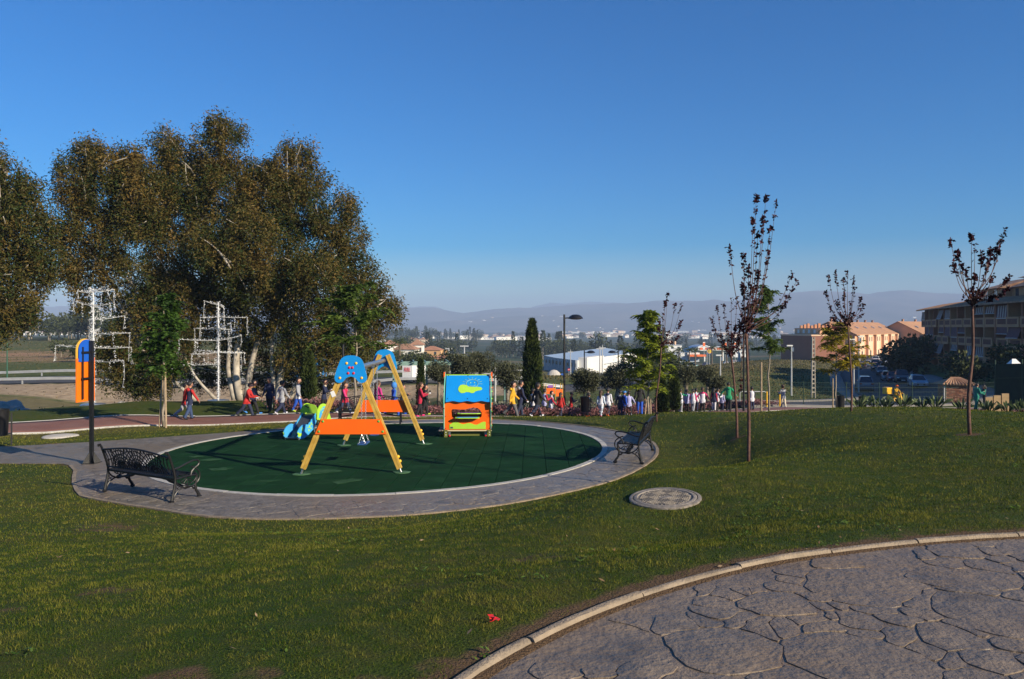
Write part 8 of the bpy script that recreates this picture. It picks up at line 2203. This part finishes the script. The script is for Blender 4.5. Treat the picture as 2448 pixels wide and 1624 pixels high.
# ------------------------------------------------------------------ ditch: boulders, pale sacks; sandy patch
for k, (px, d, w_, lb) in enumerate(((4, 58, .85, 'pale boulder at the picture edge in the ditch'), (25, 58, .95, 'biggest pale boulder heap in the shaded ditch'), (37, 58.5, .8, 'pale boulder right of the biggest in the ditch'), (49, 58, .5, 'small flat pale stone in the ditch'), (64, 58, .45, 'lowest flat pale stone in the ditch'), (290, 75, .45, 'whitish stone under the earth bank, first of three'), (305, 75, .35, 'whitish stone under the earth bank, second of three'), (340, 75, .4, 'whitish stone under the earth bank, third of three'))):
    b = gp(px, d); q = MB(); q.ell((0, 0, .25 * w_), (w_, w_ * .8, w_ * .8), 12, 8); q.v = [tuple(Vector(p) * (1 + .28 * mnoise.noise(Vector(p) * 1.6 + Vector((k * 3, 0, 0))))) for p in q.v]; o = q.build('boulder', mat('pale_rock', (.34, .32, .29), .9, .12, 3, bump=.4) if 'pale_rock' not in bpy.data.materials else bpy.data.materials['pale_rock'], None); o.location = b; tag(o, lb, 'boulder', 'pale boulders in the ditch')
# ------------------------------------------------------------------ palms and valley trees
M_PALMT = mat('palm_trunk', (.13, .10, .07), .9, .2, 4, bump=.4); M_PALML = leafmat('palm_leaf', (.025, .04, .015), (.10, .12, .04), .5, .15, 1)
def palm_mesh():
    root = empty('palm_tree'); m_ = MB(); m_.tube([(0, 0, -.5), (.05, 0, 3), (0, 0, 5.6)], [.28, .22, .2], 7); m_.build('trunk', M_PALMT, root); C, D, L_ = [], [], []
    for k in range(30):
        a = 6.28 * k / 30 * 3.7; el = random.uniform(-.25, 1.2); dv = Vector((math.cos(a) * math.cos(el), math.sin(a) * math.cos(el), math.sin(el)))
        for q in range(8):
            u = q / 7; p = Vector((0, 0, 5.6)) + dv * 2.3 * u + Vector((0, 0, -1.3 * u * u)); tn_ = (dv + Vector((0, 0, -2.0 * u))).normalized(); sd = tn_.cross(Vector((0, 0, 1))).normalized()
            for s in (-1, 1): C.append(tuple(p)); D.append(tuple(tn_ * .9 + sd * s + Vector((0, 0, -.25)))); L_.append(.75 * (1 - .5 * u))
    L_ = np.array(L_); crown_mesh([leaf_cloud(np.array(C), np.array(D), L_, .11, rng.uniform(0, 1, len(C)))], M_PALML, root); return root
pm = palm_mesh(); first = True
for px, d, s, lb in ((1623, 235, 1.0, 'palm tree standing left of the petrol station shop'), (1662, 250, 1.0, 'palm tree before the orange side canopy'), (1648, 215, .9, 'palm tree below the yellow and white cars'), (1702, 225, .9, 'palm tree under the blue shop sign'), (1726, 240, .9, 'palm tree right of the blue shop sign'), (1737, 270, 1.0, 'palm tree in front of the station pumps'), (1790, 245, 1.0, 'palm tree near the tallest plum trunk'), (1492, 150, .9, 'palm tree in front of the white store wall'), (955, 130, .8, 'low palm in the scrub left of the villa'), (1601, 210, .8, 'palm beside the bright green feathery tree')):
    o = pm if first else copy_tree(pm); first = False; b = gp(px, d); o.location = b; o.scale = (s, s, s); o.rotation_euler = (0, 0, random.uniform(0, 6)); tag(o, lb, 'tree', 'palms near the petrol station')
M_VT = leafmat('valley_tree_leaf', (.018, .028, .012), (.075, .085, .032), .7, .05, .3)
def vtree(shape, n, seed):
    parts = []; rr = random.Random(seed); root = empty('valley_tree')
    if shape == 'round':
        for k in range(6):
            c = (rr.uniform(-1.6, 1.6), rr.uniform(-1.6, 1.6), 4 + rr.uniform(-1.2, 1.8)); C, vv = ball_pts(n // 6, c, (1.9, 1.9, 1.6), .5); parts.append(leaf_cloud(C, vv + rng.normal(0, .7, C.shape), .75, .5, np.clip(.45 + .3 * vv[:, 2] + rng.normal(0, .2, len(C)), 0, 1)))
    else:
        t = rng.uniform(0, 1, n); a = rng.uniform(0, 6.28, n); r_ = 1.15 * (1 - t) ** .6 * rng.uniform(.6, 1, n); C = np.c_[r_ * np.cos(a), r_ * np.sin(a), .5 + 9 * t]; parts.append(leaf_cloud(C, np.c_[np.cos(a), np.sin(a), np.ones(n)], .8, .45, rng.uniform(0, .8, n)))
    m_ = MB(); m_.cyl((0, 0, -.5), (0, 0, 4), .22, .12, 5); m_.build('trunk', M_OLIVE_BARK, root); crown_mesh(parts, M_VT, root); return root
VT = [vtree('round', 420, 1), vtree('round', 380, 2), vtree('column', 260, 3)]; VU = [0, 0, 0]
def belt(label, grp, n, p0, p1, d0, d1, s0, s1, kinds, seed):
    rr = random.Random(seed)
    for k in range(n):
        px = rr.uniform(p0, p1); d = 1 / rr.uniform(1 / d1, 1 / d0); i = rr.choice(kinds); o = VT[i] if not VU[i] else copy_tree(VT[i]); VU[i] = 1; x = d * (px - CX) / F; s = rr.uniform(s0, s1)
        o.location = (x, d, G1(x, d)); o.scale = (s * rr.uniform(.8, 1.4), s * rr.uniform(.8, 1.4), s * rr.uniform(.8, 1.15)); o.rotation_euler = (0, 0, rr.uniform(0, 6)); o['label'] = label; o['category'] = 'tree'; o['group'] = grp
belt('dark bushy tree along the top of the ploughed field', 'trees above the ploughed field', 34, -40, 330, 265, 330, .9, 1.7, (0, 1), 1)
belt('dark hazy tree in the belt around the villa', 'trees around the villa', 44, 900, 1300, 470, 640, .9, 1.7, (0, 1, 2), 2)
belt('low scrubby tree on the slope below the villa', 'scrub below the villa', 34, 900, 1120, 120, 260, .25, .5, (0, 1), 3)
belt('hazy conifer on the ridge beyond the villa', 'conifers on the ridge', 36, 925, 1150, 1000, 1250, 1.2, 2.2, (2, 2, 0), 4)
belt('hazy tall tree behind the white store', 'trees behind the store', 44, 1290, 1600, 480, 700, 1.0, 2.1, (0, 1, 2), 5)
belt('hazy tree on the plain beyond the petrol station', 'trees beyond the station', 44, 1560, 2050, 750, 1200, 1.1, 2.0, (0, 1, 2), 6)
belt('faint tree far out on the valley plain', 'trees on the far plain', 60, 950, 2250, 1300, 2600, 1.5, 3.0, (0, 1), 7)
belt('dark tree in the garden below the apartments', 'garden trees below the apartments', 12, 2130, 2250, 118, 150, .55, .95, (0, 1), 8)
belt('dark shrub in the apartment garden by the brick hut', 'garden shrubs by the hut', 10, 2240, 2440, 72, 100, .3, .55, (0, 1), 9)
belt('scrubby bush behind the valley guardrails', 'bushes beyond the guardrail', 9, 130, 300, 120, 150, .30, .55, (0, 1), 10)
belt('small tree on the brown slope beside the shaded field', 'trees on the brown slope', 10, 1480, 1640, 90, 150, .4, .6, (0, 1), 11)
# ------------------------------------------------------------------ labels: tell look-alikes apart by their order across the view
_by = {}
for o in sc.objects:
    if o.parent is None and 'label' in o and 'kind' not in o: _by.setdefault(o['label'], []).append(o)
for lb, L in _by.items():
    if len(L) > 1:
        L.sort(key=lambda o: o.location.x / max(o.location.y, 1))
        for k, o in enumerate(L):
            o['label'] = '%s, %d%s from the left' % (lb, k + 1, 'th' if 10 < (k + 1) % 100 < 14 else {1: 'st', 2: 'nd', 3: 'rd'}.get((k + 1) % 10, 'th'))

# ------------------------------------------------------------------ haze: the air of the valley
hz_mb = MB(); hz_mb.b2((-9000, -1500, -60), (9000, 9300, 310))
hm = bpy.data.materials.new('haze_air'); hm.use_nodes = True
for n_ in list(hm.node_tree.nodes):
    if n_.type == 'BSDF_PRINCIPLED': hm.node_tree.nodes.remove(n_)
pv = hm.node_tree.nodes.new('ShaderNodeVolumePrincipled')
pv.inputs['Color'].default_value = (0.46, 0.61, 0.88, 1)
pv.inputs['Density'].default_value = 2.5e-4
pv.inputs['Anisotropy'].default_value = -0.1
hm.node_tree.links.new(pv.outputs[0], hm.node_tree.nodes['Material Output'].inputs['Volume'])
hz_o = hz_mb.build('haze', hm)
tag(hz_o, 'thin bluish haze filling the valley air', 'haze', kind='stuff')
